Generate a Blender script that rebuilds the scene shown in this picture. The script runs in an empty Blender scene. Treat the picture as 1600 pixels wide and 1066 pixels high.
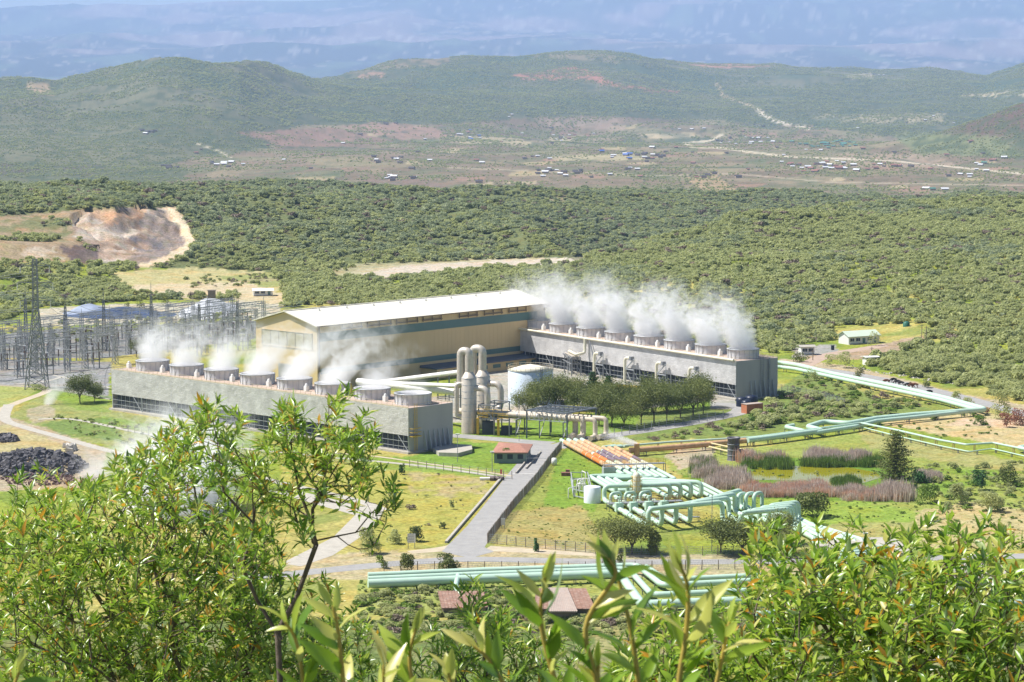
import bpy, math, random
import numpy as np
from mathutils import Vector, Matrix
random.seed(7); RNG = np.random.default_rng(7)
scene = bpy.context.scene
COL = scene.collection
# ------------------------------------------------------------------ camera
F = 4000.0; HC = 99.0; TH = math.atan(423 / F)
cam_d = bpy.data.cameras.new('camera'); cam = bpy.data.objects.new('camera', cam_d); COL.objects.link(cam)
cam.location = (0, 0, HC); cam.rotation_euler = (math.pi/2 - TH, 0, 0)
cam_d.sensor_width = 36; cam_d.lens = 36 * F / 1600
cam_d.clip_start = 0.1; cam_d.clip_end = 120000
cam_d.dof.use_dof = True; cam_d.dof.focus_distance = 600; cam_d.dof.aperture_fstop = 26
scene.camera = cam
# ------------------------------------------------------------------ sky, sun, exposure
SUN_EL = math.radians(56); SUN_AZ = Vector((-1.0, 0.10, 0)).normalized()
sunv = Vector((SUN_AZ.x*math.cos(SUN_EL), SUN_AZ.y*math.cos(SUN_EL), math.sin(SUN_EL)))
w = bpy.data.worlds.new('World'); scene.world = w; w.use_nodes = True
nt = w.node_tree; bg = nt.nodes['Background']
sky = nt.nodes.new('ShaderNodeTexSky'); sky.sky_type = 'NISHITA'; sky.sun_disc = False
sky.sun_elevation = SUN_EL; sky.sun_rotation = math.atan2(SUN_AZ.x, SUN_AZ.y) % (2*math.pi)
sky.altitude = 2000; sky.dust_density = 1.5
nt.links.new(sky.outputs[0], bg.inputs[0]); bg.inputs[1].default_value = 0.075
sd = bpy.data.lights.new('sun', 'SUN'); sd.energy = 5.0; sd.angle = math.radians(0.5); sd.color = (1, 0.965, 0.92)
sun = bpy.data.objects.new('sun', sd); COL.objects.link(sun); sun.location = (0, 0, 300)
sun.rotation_euler = (-sunv).to_track_quat('-Z', 'Y').to_euler()
vs = scene.view_settings; vs.view_transform = 'Standard'; vs.look = 'None'; vs.gamma = 1; vs.use_curve_mapping = False
vs.exposure = 0.68
scene.cycles.volume_bounces = 6; scene.cycles.max_bounces = 8; scene.cycles.transparent_max_bounces = 16
scene.cycles.volume_step_rate = 1.0; scene.cycles.volume_max_steps = 256
scene.cycles.use_denoising = True

# ------------------------------------------------------------------ pixel <-> world (1600 x 1066 picture units)
def at(px, py, z=0.0):
    b = (533 - py) / F
    dy = math.cos(TH) + b*math.sin(TH); dz = -math.sin(TH) + b*math.cos(TH)
    k = (z - HC) / dz
    return Vector(((px - 800)/F*k, dy*k, z))
def atd(px, py, d):
    b = (533 - py) / F
    dy = math.cos(TH) + b*math.sin(TH); dz = -math.sin(TH) + b*math.cos(TH)
    k = d / dy
    return Vector(((px - 800)/F*k, d, HC + dz*k))
def proj(x, y, z):
    zz = y*math.cos(TH) - (z - HC)*math.sin(TH)
    yy = y*math.sin(TH) + (z - HC)*math.cos(TH)
    return 800 + F*x/zz, 533 - F*yy/zz

# ------------------------------------------------------------------ noise
def _h(ix, iy, s):
    n = (ix*374761393 + iy*668265263 + s*974634777) & 0xffffffff
    n = ((n ^ (n >> 13)) * 1274126177) & 0xffffffff
    return ((n ^ (n >> 16)) & 0xffff) / 65535.0
def vnoise(x, y, s=0):
    x = np.asarray(x, float); y = np.asarray(y, float)
    ix = np.floor(x).astype(np.int64); iy = np.floor(y).astype(np.int64)
    fx = x - ix; fy = y - iy; fx = fx*fx*(3-2*fx); fy = fy*fy*(3-2*fy)
    a = _h(ix, iy, s); b = _h(ix+1, iy, s); c = _h(ix, iy+1, s); d = _h(ix+1, iy+1, s)
    return (a*(1-fx)+b*fx)*(1-fy) + (c*(1-fx)+d*fx)*fy
def fbm(x, y, o=4, s=0):
    v = 0; a = 0.5; t = 0
    for i in range(o):
        v = v + a*vnoise(x*2**i + 17.3*i, y*2**i - 9.1*i, s+i); t += a; a *= 0.5
    return v / t
def ridged(x, y, o=4, s=0):
    v = 0; a = 0.5; t = 0
    for i in range(o):
        v = v + a*(1-abs(2*vnoise(x*2**i + 7.7*i, y*2**i + 3.1*i, s+i)-1)); t += a; a *= 0.5
    return v / t
def smooth(a, b, x):
    t = np.clip((x-a)/(b-a), 0, 1); return t*t*(3-2*t)
def inpoly(x, y, poly):
    x = np.asarray(x, float); y = np.asarray(y, float)
    r = np.zeros(x.shape, bool); n = len(poly)
    for i in range(n):
        x1, y1 = poly[i]; x2, y2 = poly[(i+1) % n]
        if y1 == y2: continue
        c = ((y1 > y) != (y2 > y)) & (x < (x2-x1)*(y-y1)/(y2-y1) + x1)
        r ^= c
    return r

# ------------------------------------------------------------------ terrain heights
CREST_U = [-1500, -300, 0, 50, 90, 180, 240, 290, 330, 375, 430, 500, 560, 640, 740, 800, 870, 940, 1000, 1060, 1120, 1200, 1300, 1370, 1450, 1540, 1600, 2000, 3100]
CREST_Y = [130, 122, 118, 116, 124, 112, 96, 91, 95, 95, 99, 108, 103, 94, 78, 78, 70, 74, 84, 94, 97, 99, 103, 108, 104, 114, 92, 80, 100]
CREST_D = [9000, 9000, 9000, 9000, 9000, 8800, 8600, 8600, 8600, 8800, 9500, 10500, 11000, 11500, 12000, 12000, 12000, 12000, 12000, 12500, 12500, 12500, 12500, 12500, 12500, 12500, 12500, 12500, 12500]
U0 = [-1500, 0, 180, 400, 700, 900, 1100, 1300, 1600, 3100]
def T0(u, d):
    """height at bearing u (picture column) and forward distance d"""
    def I(v): return np.interp(u, U0, v)
    K = []
    for dd, zz in ((0, 97.2), (8, 93), (30, 80), (100, 58), (250, 24), (400, 3), (450, 0)):
        K.append((np.full_like(u, dd), np.full_like(u, zz)))
    K.append((I([1050, 1050, 1180, 1250, 1320, 1220, 960, 1000, 790, 790]), np.zeros_like(u)))
    K.append((I([1250, 1250, 1330, 1400, 1500, 1260, 1250, 1200, 1050, 1050]), I([6, 6, 3, 0, 2, 4, 8, 9, 12, 14])))
    K.append((I([1480, 1480, 1430, 1650, 1800, 1300, 1450, 1600, 1700, 1700]), I([22, 22, 23, 8, 8, 6, 13, 15, 15, 17])))
    K.append((I([1620, 1620, 1600, 1750, 1880, 1500, 1700, 1850, 1900, 1900]), I([14, 14, 16, 4, 0, -55, -60, -50, -40, -40])))
    d11 = I([2000, 2000, 2000, 2050, 2150, 2250, 2300, 2400, 2400, 2400]); y11 = I([285, 284, 286, 292, 303, 308, 309, 312, 314, 314])
    K.append((d11, HC - (y11-110)*d11/F))
    K.append((np.full_like(u, 3500), np.full_like(u, -100)))
    yt = I([262, 262, 256, 235, 216, 205, 198, 200, 206, 206]); dt = 199*F/(yt-110)
    K.append((dt, np.full_like(u, -100)))
    cd = np.interp(u, CREST_U, CREST_D); cy = np.interp(u, CREST_U, CREST_Y); cz = HC - (cy-110)*cd/F
    K.append((dt + 0.55*(cd-dt), -100 + 0.5*(cz+100)))
    K.append((cd, cz))
    K.append((cd+2200, np.full_like(u, -130)))
    K.append((np.full_like(u, 19000), np.full_like(u, -60)))
    K.append((np.full_like(u, 26000), np.full_like(u, 60)))
    K.append((np.full_like(u, 35000), np.full_like(u, 520)))
    ty = np.interp(u, [-1500, 0, 150, 250, 300, 370, 700, 1600, 3100], [18, 13, 10, 9, 5, -1, -8, -30, -30])
    K.append((np.full_like(u, 45000), HC - (ty-110)*45000/F))
    K.append((np.full_like(u, 47500), HC - (ty-110)*45000/F - 300))
    z = np.full_like(u, 97.2)
    for (d0, z0), (d1, z1) in zip(K[:-1], K[1:]):
        t = np.clip((d-d0)/(d1-d0), 0, 1)
        z = np.where(d >= d0, z0+(z1-z0)*t, z)
    return z
QUARRY = [(112, 352), (138, 330), (190, 323), (262, 326), (278, 348), (298, 378), (290, 393), (262, 408), (212, 415), (160, 410), (146, 388), (118, 370)]
HMUL = 1.0
def height(x, y):
    x = np.asarray(x, float); y = np.asarray(y, float); yy = np.maximum(y, 0.5)
    u = 800 + F*x/(yy*0.9945 + 10.4)
    z = T0(u, yy)
    # soften the profile a little by sampling either side
    z = 0.4*z + 0.3*T0(u, yy*1.02) + 0.3*T0(u, yy*0.98)
    pf = np.interp(u, U0, [1050, 1050, 1180, 1250, 1320, 1220, 960, 1000, 790, 790])*0.975
    far = smooth(pf, pf+220, yy)
    near = smooth(440, 380, yy)
    z = np.where((yy > 462) & (yy < pf), 0.0, z)
    n1 = (ridged(x/230, yy/260, 4, 3)-0.62)*36*far*smooth(40000, 2600, yy)
    n1 = n1*np.where(yy > 3300, 0.2, 1)*np.where(u > 880, np.interp(yy, [1400, 1900], [.35, 1]), 1)
    hill = smooth(5200, 8200, yy)*smooth(15000, 12500, yy)
    hillL = smooth(3800, 6000, yy)*smooth(14500, 12500, yy)
    n2 = (ridged(x/900, yy/1100, 5, 11)-0.62)*70*hill + (fbm(x/320, yy/400, 4, 5)-0.5)*26*hillL
    n3 = (ridged(x/3500, yy/4200, 5, 21)-0.6)*420*smooth(24000, 34000, yy)*smooth(46000, 42500, yy)
    n4 = (fbm(x/9, yy/9, 3, 31)-0.5)*1.2*near
    # the dark hill at the right edge of the plain
    hr = 150*np.exp(-(((x-1420)/330)**2 + ((yy-6300)/500)**2))
    z = z + n1 + n2 + n3 + n4 + hr
    # the quarry face is rough rock
    uu, vv = proj(x, yy, T0(u, yy))
    q = inpoly(uu, vv, QUARRY) & (yy > 1100) & (yy < 1700)
    z = z + np.where(q, (ridged(x/14, yy/22, 4, 41)-0.55)*9 - 3, 0)
    return z
def hz(x, y): return float(height(np.array([x]), np.array([y]))[0])

# ------------------------------------------------------------------ materials
def new_mat(name):
    m = bpy.data.materials.new(name); m.use_nodes = True
    return m, m.node_tree.nodes, m.node_tree.links, m.node_tree.nodes['Principled BSDF']
MATS = {}
def mat(name, col, rough=0.6, metal=0.0, var=0.15, scale=1.0, bump=0.0, dirt=None, dirt_amt=0.4, spec=0.4, streak=False):
    if name in MATS: return MATS[name]
    m, N, L, P = new_mat(name)
    tc = N.new('ShaderNodeTexCoord'); mp = N.new('ShaderNodeMapping'); L.new(tc.outputs['Object'], mp.inputs[0])
    if streak: mp.inputs['Scale'].default_value = (1, 1, 0.12)
    n1 = N.new('ShaderNodeTexNoise'); n1.inputs['Scale'].default_value = scale; n1.inputs['Detail'].default_value = 6; n1.inputs['Roughness'].default_value = 0.65
    L.new(mp.outputs[0], n1.inputs[0])
    r = N.new('ShaderNodeMapRange'); r.inputs[1].default_value = 0.3; r.inputs[2].default_value = 0.7
    r.inputs[3].default_value = 1-var; r.inputs[4].default_value = 1+var
    L.new(n1.outputs[0], r.inputs[0])
    mx = N.new('ShaderNodeVectorMath'); mx.operation = 'SCALE'; mx.inputs[0].default_value = col[:3]
    L.new(r.outputs[0], mx.inputs['Scale'])
    out = mx.outputs[0]
    if dirt is not None:
        n2 = N.new('ShaderNodeTexNoise'); n2.inputs['Scale'].default_value = scale*2.7; n2.inputs['Detail'].default_value = 8; n2.inputs['Roughness'].default_value = 0.7
        L.new(mp.outputs[0], n2.inputs[0])
        r2 = N.new('ShaderNodeMapRange'); r2.inputs[1].default_value = 0.48; r2.inputs[2].default_value = 0.7; r2.inputs[4].default_value = dirt_amt
        L.new(n2.outputs[0], r2.inputs[0])
        mix = N.new('ShaderNodeMix'); mix.data_type = 'RGBA'; L.new(r2.outputs[0], mix.inputs[0]); L.new(out, mix.inputs[6]); mix.inputs[7].default_value = (*dirt[:3], 1)
        out = mix.outputs[2]
    L.new(out, P.inputs['Base Color'])
    P.inputs['Roughness'].default_value = rough; P.inputs['Metallic'].default_value = metal; P.inputs['Specular IOR Level'].default_value = spec
    if bump:
        b = N.new('ShaderNodeBump'); b.inputs['Strength'].default_value = bump; b.inputs['Distance'].default_value = 0.05
        L.new(n1.outputs[0], b.inputs['Height']); L.new(b.outputs[0], P.inputs['Normal'])
    MATS[name] = m; return m
def leaf_mat(name, col, col2, trans=0.25, rough=0.55, attr=True):
    if name in MATS: return MATS[name]
    m, N, L, P = new_mat(name)
    at_ = N.new('ShaderNodeAttribute'); at_.attribute_name = 'v'
    oi = N.new('ShaderNodeObjectInfo')
    ad = N.new('ShaderNodeMath'); ad.operation = 'MULTIPLY_ADD'; ad.inputs[1].default_value = 0.55
    L.new(oi.outputs['Random'], ad.inputs[0])
    m2 = N.new('ShaderNodeMath'); m2.operation = 'MULTIPLY'; m2.inputs[1].default_value = 0.6; L.new(at_.outputs['Fac'], m2.inputs[0]); L.new(m2.outputs[0], ad.inputs[2])
    mix = N.new('ShaderNodeMix'); mix.data_type = 'RGBA'; mix.inputs[6].default_value = (*col, 1); mix.inputs[7].default_value = (*col2, 1)
    L.new(ad.outputs[0], mix.inputs[0])
    L.new(mix.outputs[2], P.inputs['Base Color']); P.inputs['Roughness'].default_value = rough; P.inputs['Specular IOR Level'].default_value = 0.3
    tr = N.new('ShaderNodeBsdfTranslucent'); L.new(mix.outputs[2], tr.inputs[0])
    ms = N.new('ShaderNodeMixShader'); ms.inputs[0].default_value = trans
    L.new(P.outputs[0], ms.inputs[1]); L.new(tr.outputs[0], ms.inputs[2]); L.new(ms.outputs[0], N['Material Output'].inputs[0])
    MATS[name] = m; return m

# ------------------------------------------------------------------ mesh builder
def basis(d):
    d = Vector(d).normalized(); a = Vector((0, 0, 1)) if abs(d.z) < 0.95 else Vector((0, 1, 0))
    x = d.cross(a).normalized(); y = x.cross(d).normalized(); return d, x, y
class MB:
    def __init__(s): s.v = []; s.f = []; s.sm = []
    def add(s, vs, fs, smooth=False):
        o = len(s.v); s.v += [tuple(q) for q in vs]; s.f += [tuple(i+o for i in f) for f in fs]; s.sm += [smooth]*len(fs); return s
    def hexa(s, p):   # 8 corners: bottom 4 ccw, top 4 ccw
        return s.add(p, [(3,2,1,0),(4,5,6,7),(0,1,5,4),(1,2,6,5),(2,3,7,6),(3,0,4,7)])
    def box(s, c, size, ax=None, z_up=True):
        c = Vector(c); X, Y, Z = ax if ax else (Vector((1,0,0)), Vector((0,1,0)), Vector((0,0,1)))
        a, b, h = size[0]/2, size[1]/2, size[2]/2
        return s.hexa([c+X*i*a+Y*j*b+Z*k*h for k in (-1,1) for i,j in ((-1,-1),(1,-1),(1,1),(-1,1))])
    def bar(s, p0, p1, w, h=None):
        p0 = Vector(p0); p1 = Vector(p1); d, x, y = basis(p1-p0); h = h or w; x = x*w/2; y = y*h/2
        return s.hexa([p0-x-y, p0+x-y, p0+x+y, p0-x+y, p1-x-y, p1+x-y, p1+x+y, p1-x+y])
    def tube(s, pts, r, n=12, cap=True):
        pts = [Vector(p) for p in pts]; m = len(pts); rr = r if isinstance(r, (list, tuple)) else [r]*m
        tans = []
        for i in range(m):
            a = pts[min(i+1, m-1)] - pts[max(i-1, 0)]
            tans.append(a.normalized() if a.length > 1e-9 else Vector((0,0,1)))
        d, x, y = basis(tans[0]); vs = []
        for i in range(m):
            t = tans[i]; x = (x - t*x.dot(t));
            if x.length < 1e-6: _, x, _ = basis(t)
            x.normalize(); y = t.cross(x)
            for k in range(n):
                a = 2*math.pi*k/n; vs.append(pts[i] + (x*math.cos(a)+y*math.sin(a))*rr[i])
        fs = [(i*n+k, i*n+(k+1)%n, (i+1)*n+(k+1)%n, (i+1)*n+k) for i in range(m-1) for k in range(n)]
        s.add(vs, fs, True)
        if cap:
            s.add(vs[:n], [tuple(range(n))[::-1]]); s.add(vs[-n:], [tuple(range(n))])
        return s
    def lathe(s, c, prof, n=32, a0=0, a1=2*math.pi, smooth=True, closed=True):
        c = Vector(c); vs = []
        for r, z in prof:
            for k in range(n):
                a = a0+(a1-a0)*k/n; vs.append(c+Vector((r*math.cos(a), r*math.sin(a), z)))
        fs = [(i*n+k, i*n+(k+1)%n, (i+1)*n+(k+1)%n, (i+1)*n+k) for i in range(len(prof)-1) for k in range(n)]
        s.add(vs, fs, smooth); return s
    def poly(s, pts, z0=None, z1=None):
        """flat polygon, or a prism between two heights"""
        n = len(pts)
        if z1 is None:
            return s.add([Vector(p) for p in pts], [tuple(range(n))])
        a = [Vector((p[0], p[1], z0)) for p in pts]; b = [Vector((p[0], p[1], z1)) for p in pts]
        return s.add(a+b, [tuple(range(n))[::-1], tuple(range(n, 2*n))] + [(i, (i+1)%n, n+(i+1)%n, n+i) for i in range(n)])
    def build(s, name, m, parent=None, loc=None):
        off = Vector((0, 0, 0)); q = parent
        while q is not None: off += q.location; q = q.parent
        vv = [(a[0]-off.x, a[1]-off.y, a[2]-off.z) for a in s.v] if off.length > 0 else s.v
        me = bpy.data.meshes.new(name); me.from_pydata(vv, [], s.f); me.polygons.foreach_set('use_smooth', s.sm); me.update()
        me.materials.append(m); o = bpy.data.objects.new(name, me); COL.objects.link(o)
        if parent: o.parent = parent
        if loc is not None: o.location = loc
        return o
def tag(o, label=None, cat=None, group=None, kind=None):
    if label: o['label'] = label
    if cat: o['category'] = cat
    if group: o['group'] = group
    if kind: o['kind'] = kind
    return o
def empty(name, loc, label, cat, group=None, rz=0):
    o = bpy.data.objects.new(name, None); COL.objects.link(o); o.location = loc; o.rotation_euler.z = rz; o.empty_display_size = 0.5
    return tag(o, label, cat, group)
def kids(o): return [c for c in bpy.data.objects if c.parent == o]
def copy_tree(o, parent=None):
    c = o.copy(); COL.objects.link(c)
    if parent: c.parent = parent
    for ch in kids(o): copy_tree(ch, c)
    return c
ORD = ['first','second','third','fourth','fifth','sixth','seventh','eighth','ninth','tenth','eleventh','twelfth','thirteenth','fourteenth','fifteenth','sixteenth','seventeenth','eighteenth','nineteenth','twentieth']
def fillet(pts, R, n=6):
    pts = [Vector(p) for p in pts]; out = [pts[0]]
    for i in range(1, len(pts)-1):
        a, b, c = pts[i-1], pts[i], pts[i+1]; u = (a-b); v = (c-b); ang = u.angle(v, math.pi)
        if abs(ang-math.pi) < 0.02 or ang < 0.05 or u.length < 1e-4 or v.length < 1e-4: out.append(b); continue
        t = min(R/math.tan(ang/2), u.length*0.49, v.length*0.49); u.normalize(); v.normalize()
        p0 = b+u*t; p1 = b+v*t
        for k in range(n+1):
            q = k/n; out.append(p0*(1-q)**2 + b*2*q*(1-q) + p1*q*q)
    out.append(pts[-1]); return out
# ================================================================== TERRAIN
def np_mesh(name, V, Fq, m, smooth_=True, colors=None):
    me = bpy.data.meshes.new(name); V = np.asarray(V, np.float32); Fq = np.asarray(Fq, np.int32)
    me.vertices.add(len(V)); me.vertices.foreach_set('co', V.ravel())
    k = Fq.shape[1]; me.loops.add(Fq.size); me.loops.foreach_set('vertex_index', Fq.ravel())
    me.polygons.add(len(Fq)); me.polygons.foreach_set('loop_start', np.arange(0, Fq.size, k, dtype=np.int32))
    me.polygons.foreach_set('loop_total', np.full(len(Fq), k, np.int32))
    me.polygons.foreach_set('use_smooth', np.full(len(Fq), smooth_, bool))
    if colors is not None:
        ca = me.color_attributes.new('Col', 'FLOAT_COLOR', 'POINT'); ca.data.foreach_set('color', np.asarray(colors, np.float32).ravel())
    me.update(calc_edges=True); me.validate()
    if m: me.materials.append(m)
    return me
uc = np.concatenate([np.linspace(-1500, -60, 60), np.arange(-40, 1645, 4.0), np.linspace(1664, 3100, 60)])
dr = np.concatenate([np.linspace(2, 60, 30), np.linspace(64, 380, 50), np.arange(386, 900, 2.2), np.geomspace(903, 2600, 210), np.geomspace(2620, 13500, 260), np.geomspace(13700, 47500, 110)])
UU, DD = np.meshgrid(uc, dr); XX = (UU-800)/F*(DD*0.9945+10.4); YY = DD
ZZ = height(XX, YY)
PU, PV = proj(XX, YY, ZZ)
# ---- base colours of the soil and low cover (real albedo, painted on the ground where it lies)
def A(*c): return np.array(c)
GRASS = A(.23, .28, .04); DRY = A(.36, .32, .10); LAWN = A(.17, .26, .04); DIRT = A(.38, .31, .21); SCRUB = A(.13, .15, .065)
PALE = A(.50, .46, .36); RUST = A(.42, .23, .12); PINK = A(.30, .22, .17)
nA = fbm(XX/14, YY/14, 4, 51); nB = fbm(XX/60, YY/60, 4, 61); nC = fbm(XX/4, YY/4, 3, 71)
C = np.zeros(XX.shape+(3,)); C[:] = SCRUB
def lay(mask, col, a=1.0):
    global C
    m = (np.clip(mask, 0, 1)*a)[..., None]; C = C*(1-m) + col*m
plant = (YY > 380) & (YY < 1250)
t = smooth(0.42, 0.62, nB)[..., None]
C = np.where(plant[..., None], GRASS*(1-t)+DRY*t, C)
lay(plant*smooth(.56, .68, nA), A(.13, .20, .04), .6)
def jpoly(poly, jit=5, n=nA):
    return inpoly(PU + (n-0.5)*jit*4, PV + (nC-0.5)*jit*1.6, poly).astype(float)
near_ = (YY < 2500)
# foreground hillside
lay((YY < 455)*1.0, A(.13, .17, .05)); lay((YY < 455)*smooth(.5, .65, nA), A(.26, .25, .12), .7)
lay(jpoly([(930, 960), (1130, 960), (1130, 1020), (930, 1020)], 6), A(.30, .27, .12), .8)
# field between the left tower and the road
lay(jpoly([(440, 700), (640, 715), (800, 745), (800, 760), (700, 850), (560, 865), (600, 800), (440, 750)], 3), A(.33, .31, .075))
lay(jpoly([(640, 740), (770, 748), (760, 790), (640, 770)], 8)*smooth(.45, .6, nC), A(.36, .29, .17), .7)
# dirt fields on the left
lay(jpoly([(-80, 640), (60, 650), (130, 690), (170, 700), (150, 760), (-80, 770)], 3), A(.36, .30, .21))
lay(jpoly([(-60, 670), (20, 665), (110, 700), (100, 712), (-60, 704)], 3), A(.38, .33, .17))
lay(jpoly([(15, 650), (60, 618), (170, 640), (420, 690), (420, 720), (200, 700), (130, 690)], 3), A(.25, .27, .09))
lay(jpoly([(40, 640), (80, 630), (90, 655), (50, 662)], 3), A(.35, .30, .22), .8)
lay(jpoly([(160, 650), (400, 690), (640, 722), (640, 730), (400, 705), (160, 662)], 1), LAWN, .8)
lay(jpoly([(60, 660), (180, 650), (190, 690), (90, 680)], 6), A(.12, .20, .05), .7)
# switchyard gravel
lay(jpoly([(-80, 560), (160, 560), (400, 530), (400, 500), (120, 512), (-80, 530)], 1), A(.22, .22, .22))
lay(jpoly([(-80, 558), (172, 566), (172, 625), (60, 606), (-80, 602)], 1), A(.25, .25, .25))
lay(jpoly([(40, 600), (172, 620), (172, 645), (120, 640)], 2), LAWN, .6)
lay(jpoly([(-80, 602), (40, 602), (60, 612), (0, 636), (-80, 640)], 2), A(.30, .32, .10))
# lawns inside the plant
lay(jpoly([(560, 716), (640, 714), (720, 690), (820, 695), (800, 740), (700, 728)], 1), LAWN)
lay(jpoly([(700, 668), (880, 676), (880, 692), (820, 694), (720, 684)], 1), LAWN)
lay(jpoly([(560, 718), (640, 722), (790, 742), (795, 748), (560, 730)], 2), A(.2, .27, .05))
lay(jpoly([(720, 560), (860, 570), (900, 600), (860, 660), (700, 660)], 1), A(.36, .34, .30))
lay(jpoly([(380, 600), (500, 640), (860, 600), (860, 560), (1150, 620), (1150, 640), (1000, 660), (860, 620), (700, 640), (560, 660)], 1), A(.33, .32, .29))
lay(jpoly([(800, 655), (1000, 640), (1110, 625), (1110, 650), (980, 672), (860, 690)], 1), LAWN)
# the steam field east of the road
lay(jpoly([(870, 695), (890, 690), (1000, 760), (1060, 830), (930, 862), (765, 842)], 2), A(.24, .27, .06))
lay(jpoly([(880, 700), (1010, 760), (935, 770), (925, 800), (850, 790), (860, 740)], 5), A(.17, .26, .035))
lay(jpoly([(760, 800), (900, 790), (960, 840), (930, 862), (765, 846)], 8), A(.31, .27, .10))
lay(jpoly([(1000, 640), (1160, 640), (1260, 580), (1400, 630), (1500, 645), (1340, 655), (1180, 682), (990, 690)], 3), A(.17, .22, .06))
lay(jpoly([(1000, 700), (1180, 700), (1350, 672), (1600, 725), (1700, 730), (1700, 860), (1240, 860), (1160, 800), (1060, 740)], 3), A(.25, .29, .07))
lay(jpoly([(1060, 702), (1120, 700), (1110, 725), (1060, 735), (1040, 715)], 4), A(.38, .32, .22))
lay(jpoly([(1360, 655), (1540, 645), (1700, 650), (1700, 700), (1600, 700), (1400, 668)], 4), A(.44, .36, .19))
lay(jpoly([(1500, 655), (1620, 650), (1620, 668), (1480, 665)], 4), A(.50, .38, .26))
lay(jpoly([(1340, 670), (1400, 680), (1600, 725), (1600, 745), (1440, 715), (1360, 700)], 5), A(.32, .30, .12), .8)
lay(jpoly([(1420, 800), (1500, 785), (1640, 800), (1640, 850), (1450, 860)], 7), A(.42, .35, .18), .9)
lay(jpoly([(1100, 780), (1300, 775), (1440, 800), (1400, 830), (1160, 820)], 9), A(.22, .31, .05), .9)
lay(jpoly([(1230, 820), (1430, 815), (1430, 860), (1230, 860)], 7), A(.33, .31, .12), .8)
lay(jpoly([(1440, 730), (1700, 740), (1700, 790), (1440, 770)], 8)*smooth(.4, .6, nA), A(.15, .25, .03), .8)
lay(jpoly([(1150, 735), (1200, 715), (1390, 715), (1440, 770), (1400, 785), (1180, 778), (1060, 745)], 3), A(.13, .22, .03))
lay(jpoly([(560, 905), (1250, 900), (1250, 960), (560, 960)], 3), A(.24, .29, .08), .8)
# verges of the roads
lay(jpoly([(1220, 560), (1330, 572), (1500, 615), (1640, 640), (1640, 655), (1480, 625), (1220, 575)], 2), A(.40, .33, .22))
lay(jpoly([(1290, 545), (1330, 548), (1440, 525), (1470, 512), (1470, 524), (1400, 552), (1360, 562), (1290, 562), (1250, 560)], 3), A(.34, .26, .18))
lay(jpoly([(1240, 545), (1305, 538), (1310, 552), (1240, 560)], 3), A(.30, .29, .27))
lay(jpoly([(560, 862), (700, 862), (740, 856), (850, 852), (960, 866), (1250, 868), (1250, 900), (440, 905), (440, 880)], 2), A(.40, .34, .22), .85)
# pond clearing and open ground behind the switchyard
lay(jpoly([(170, 425), (300, 418), (430, 425), (500, 438), (530, 430), (440, 455), (330, 462), (200, 455)], 4)*near_, A(.40, .36, .18))
lay(jpoly([(330, 430), (520, 425), (560, 432), (440, 448), (400, 452)], 5)*near_, A(.24, .27, .09), .8)
lay(jpoly([(190, 447), (380, 440), (445, 462), (440, 480), (370, 470), (220, 462)], 4)*near_, A(.48, .40, .27), .9)
lay(jpoly([(60, 482), (140, 477), (380, 470), (440, 478), (430, 500), (380, 497), (60, 512)], 3)*near_, A(.42, .39, .31))
lay(jpoly([(520, 436), (560, 420), (640, 413), (790, 404), (900, 403), (925, 408), (860, 415), (700, 422), (600, 434), (540, 440)], 2.5)*near_, A(.47, .41, .34))
lay(jpoly([(510, 425), (560, 412), (850, 400), (850, 404), (640, 414), (520, 436)], 2)*near_, A(.36, .33, .2), .8)
# the quarry
q = jpoly(QUARRY, 3)*near_
qn = fbm(XX/11, (YY+3*ZZ)/16, 5, 81); qm = fbm(XX/30, YY/60, 4, 91)
lay(jpoly([(-80, 342), (60, 334), (130, 326), (150, 350), (120, 375), (160, 412), (60, 408), (-80, 412)], 5)*near_*smooth(.42, .56, fbm(XX/24, (YY+2*ZZ)/60, 4, 93)), A(.34, .25, .17), .9)
lay(q, A(.35, .26, .20)); lay(q*smooth(.45, .6, qn), A(.46, .40, .34)); lay(q*smooth(.52, .66, qm), A(.20, .17, .16), .8)
lay(jpoly([(130, 325), (230, 326), (215, 350), (160, 350)], 3)*near_*smooth(.35, .55, qn), A(.46, .27, .15), .7)
lay(jpoly([(205, 370), (258, 372), (252, 392), (212, 390)], 3)*near_*smooth(.35, .5, qn), A(.17, .16, .18), .9)
lay(jpoly([(95, 385), (150, 382), (158, 415), (112, 408)], 2)*near_, A(.12, .09, .09), .9)
lay(jpoly([(-60, 345), (60, 340), (110, 352), (110, 372), (-60, 372)], 5)*near_*smooth(.4, .55, qn), A(.16, .17, .08), .9)
lay(jpoly([(-60, 385), (90, 388), (100, 405), (-60, 400)], 4)*near_*smooth(.5, .6, qn), A(.48, .40, .31), .9)
lay(jpoly([(252, 323), (278, 322), (306, 375), (304, 392), (245, 416), (212, 420), (216, 413), (252, 404), (292, 380), (268, 340)], 2)*near_, A(.56, .46, .33))
# ridge scars
rs = (YY > 1200)*(YY < 2600)*smooth(.66, .76, fbm(XX/45, YY/60, 4, 101))
lay(rs, A(.33, .26, .18), .5)
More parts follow.
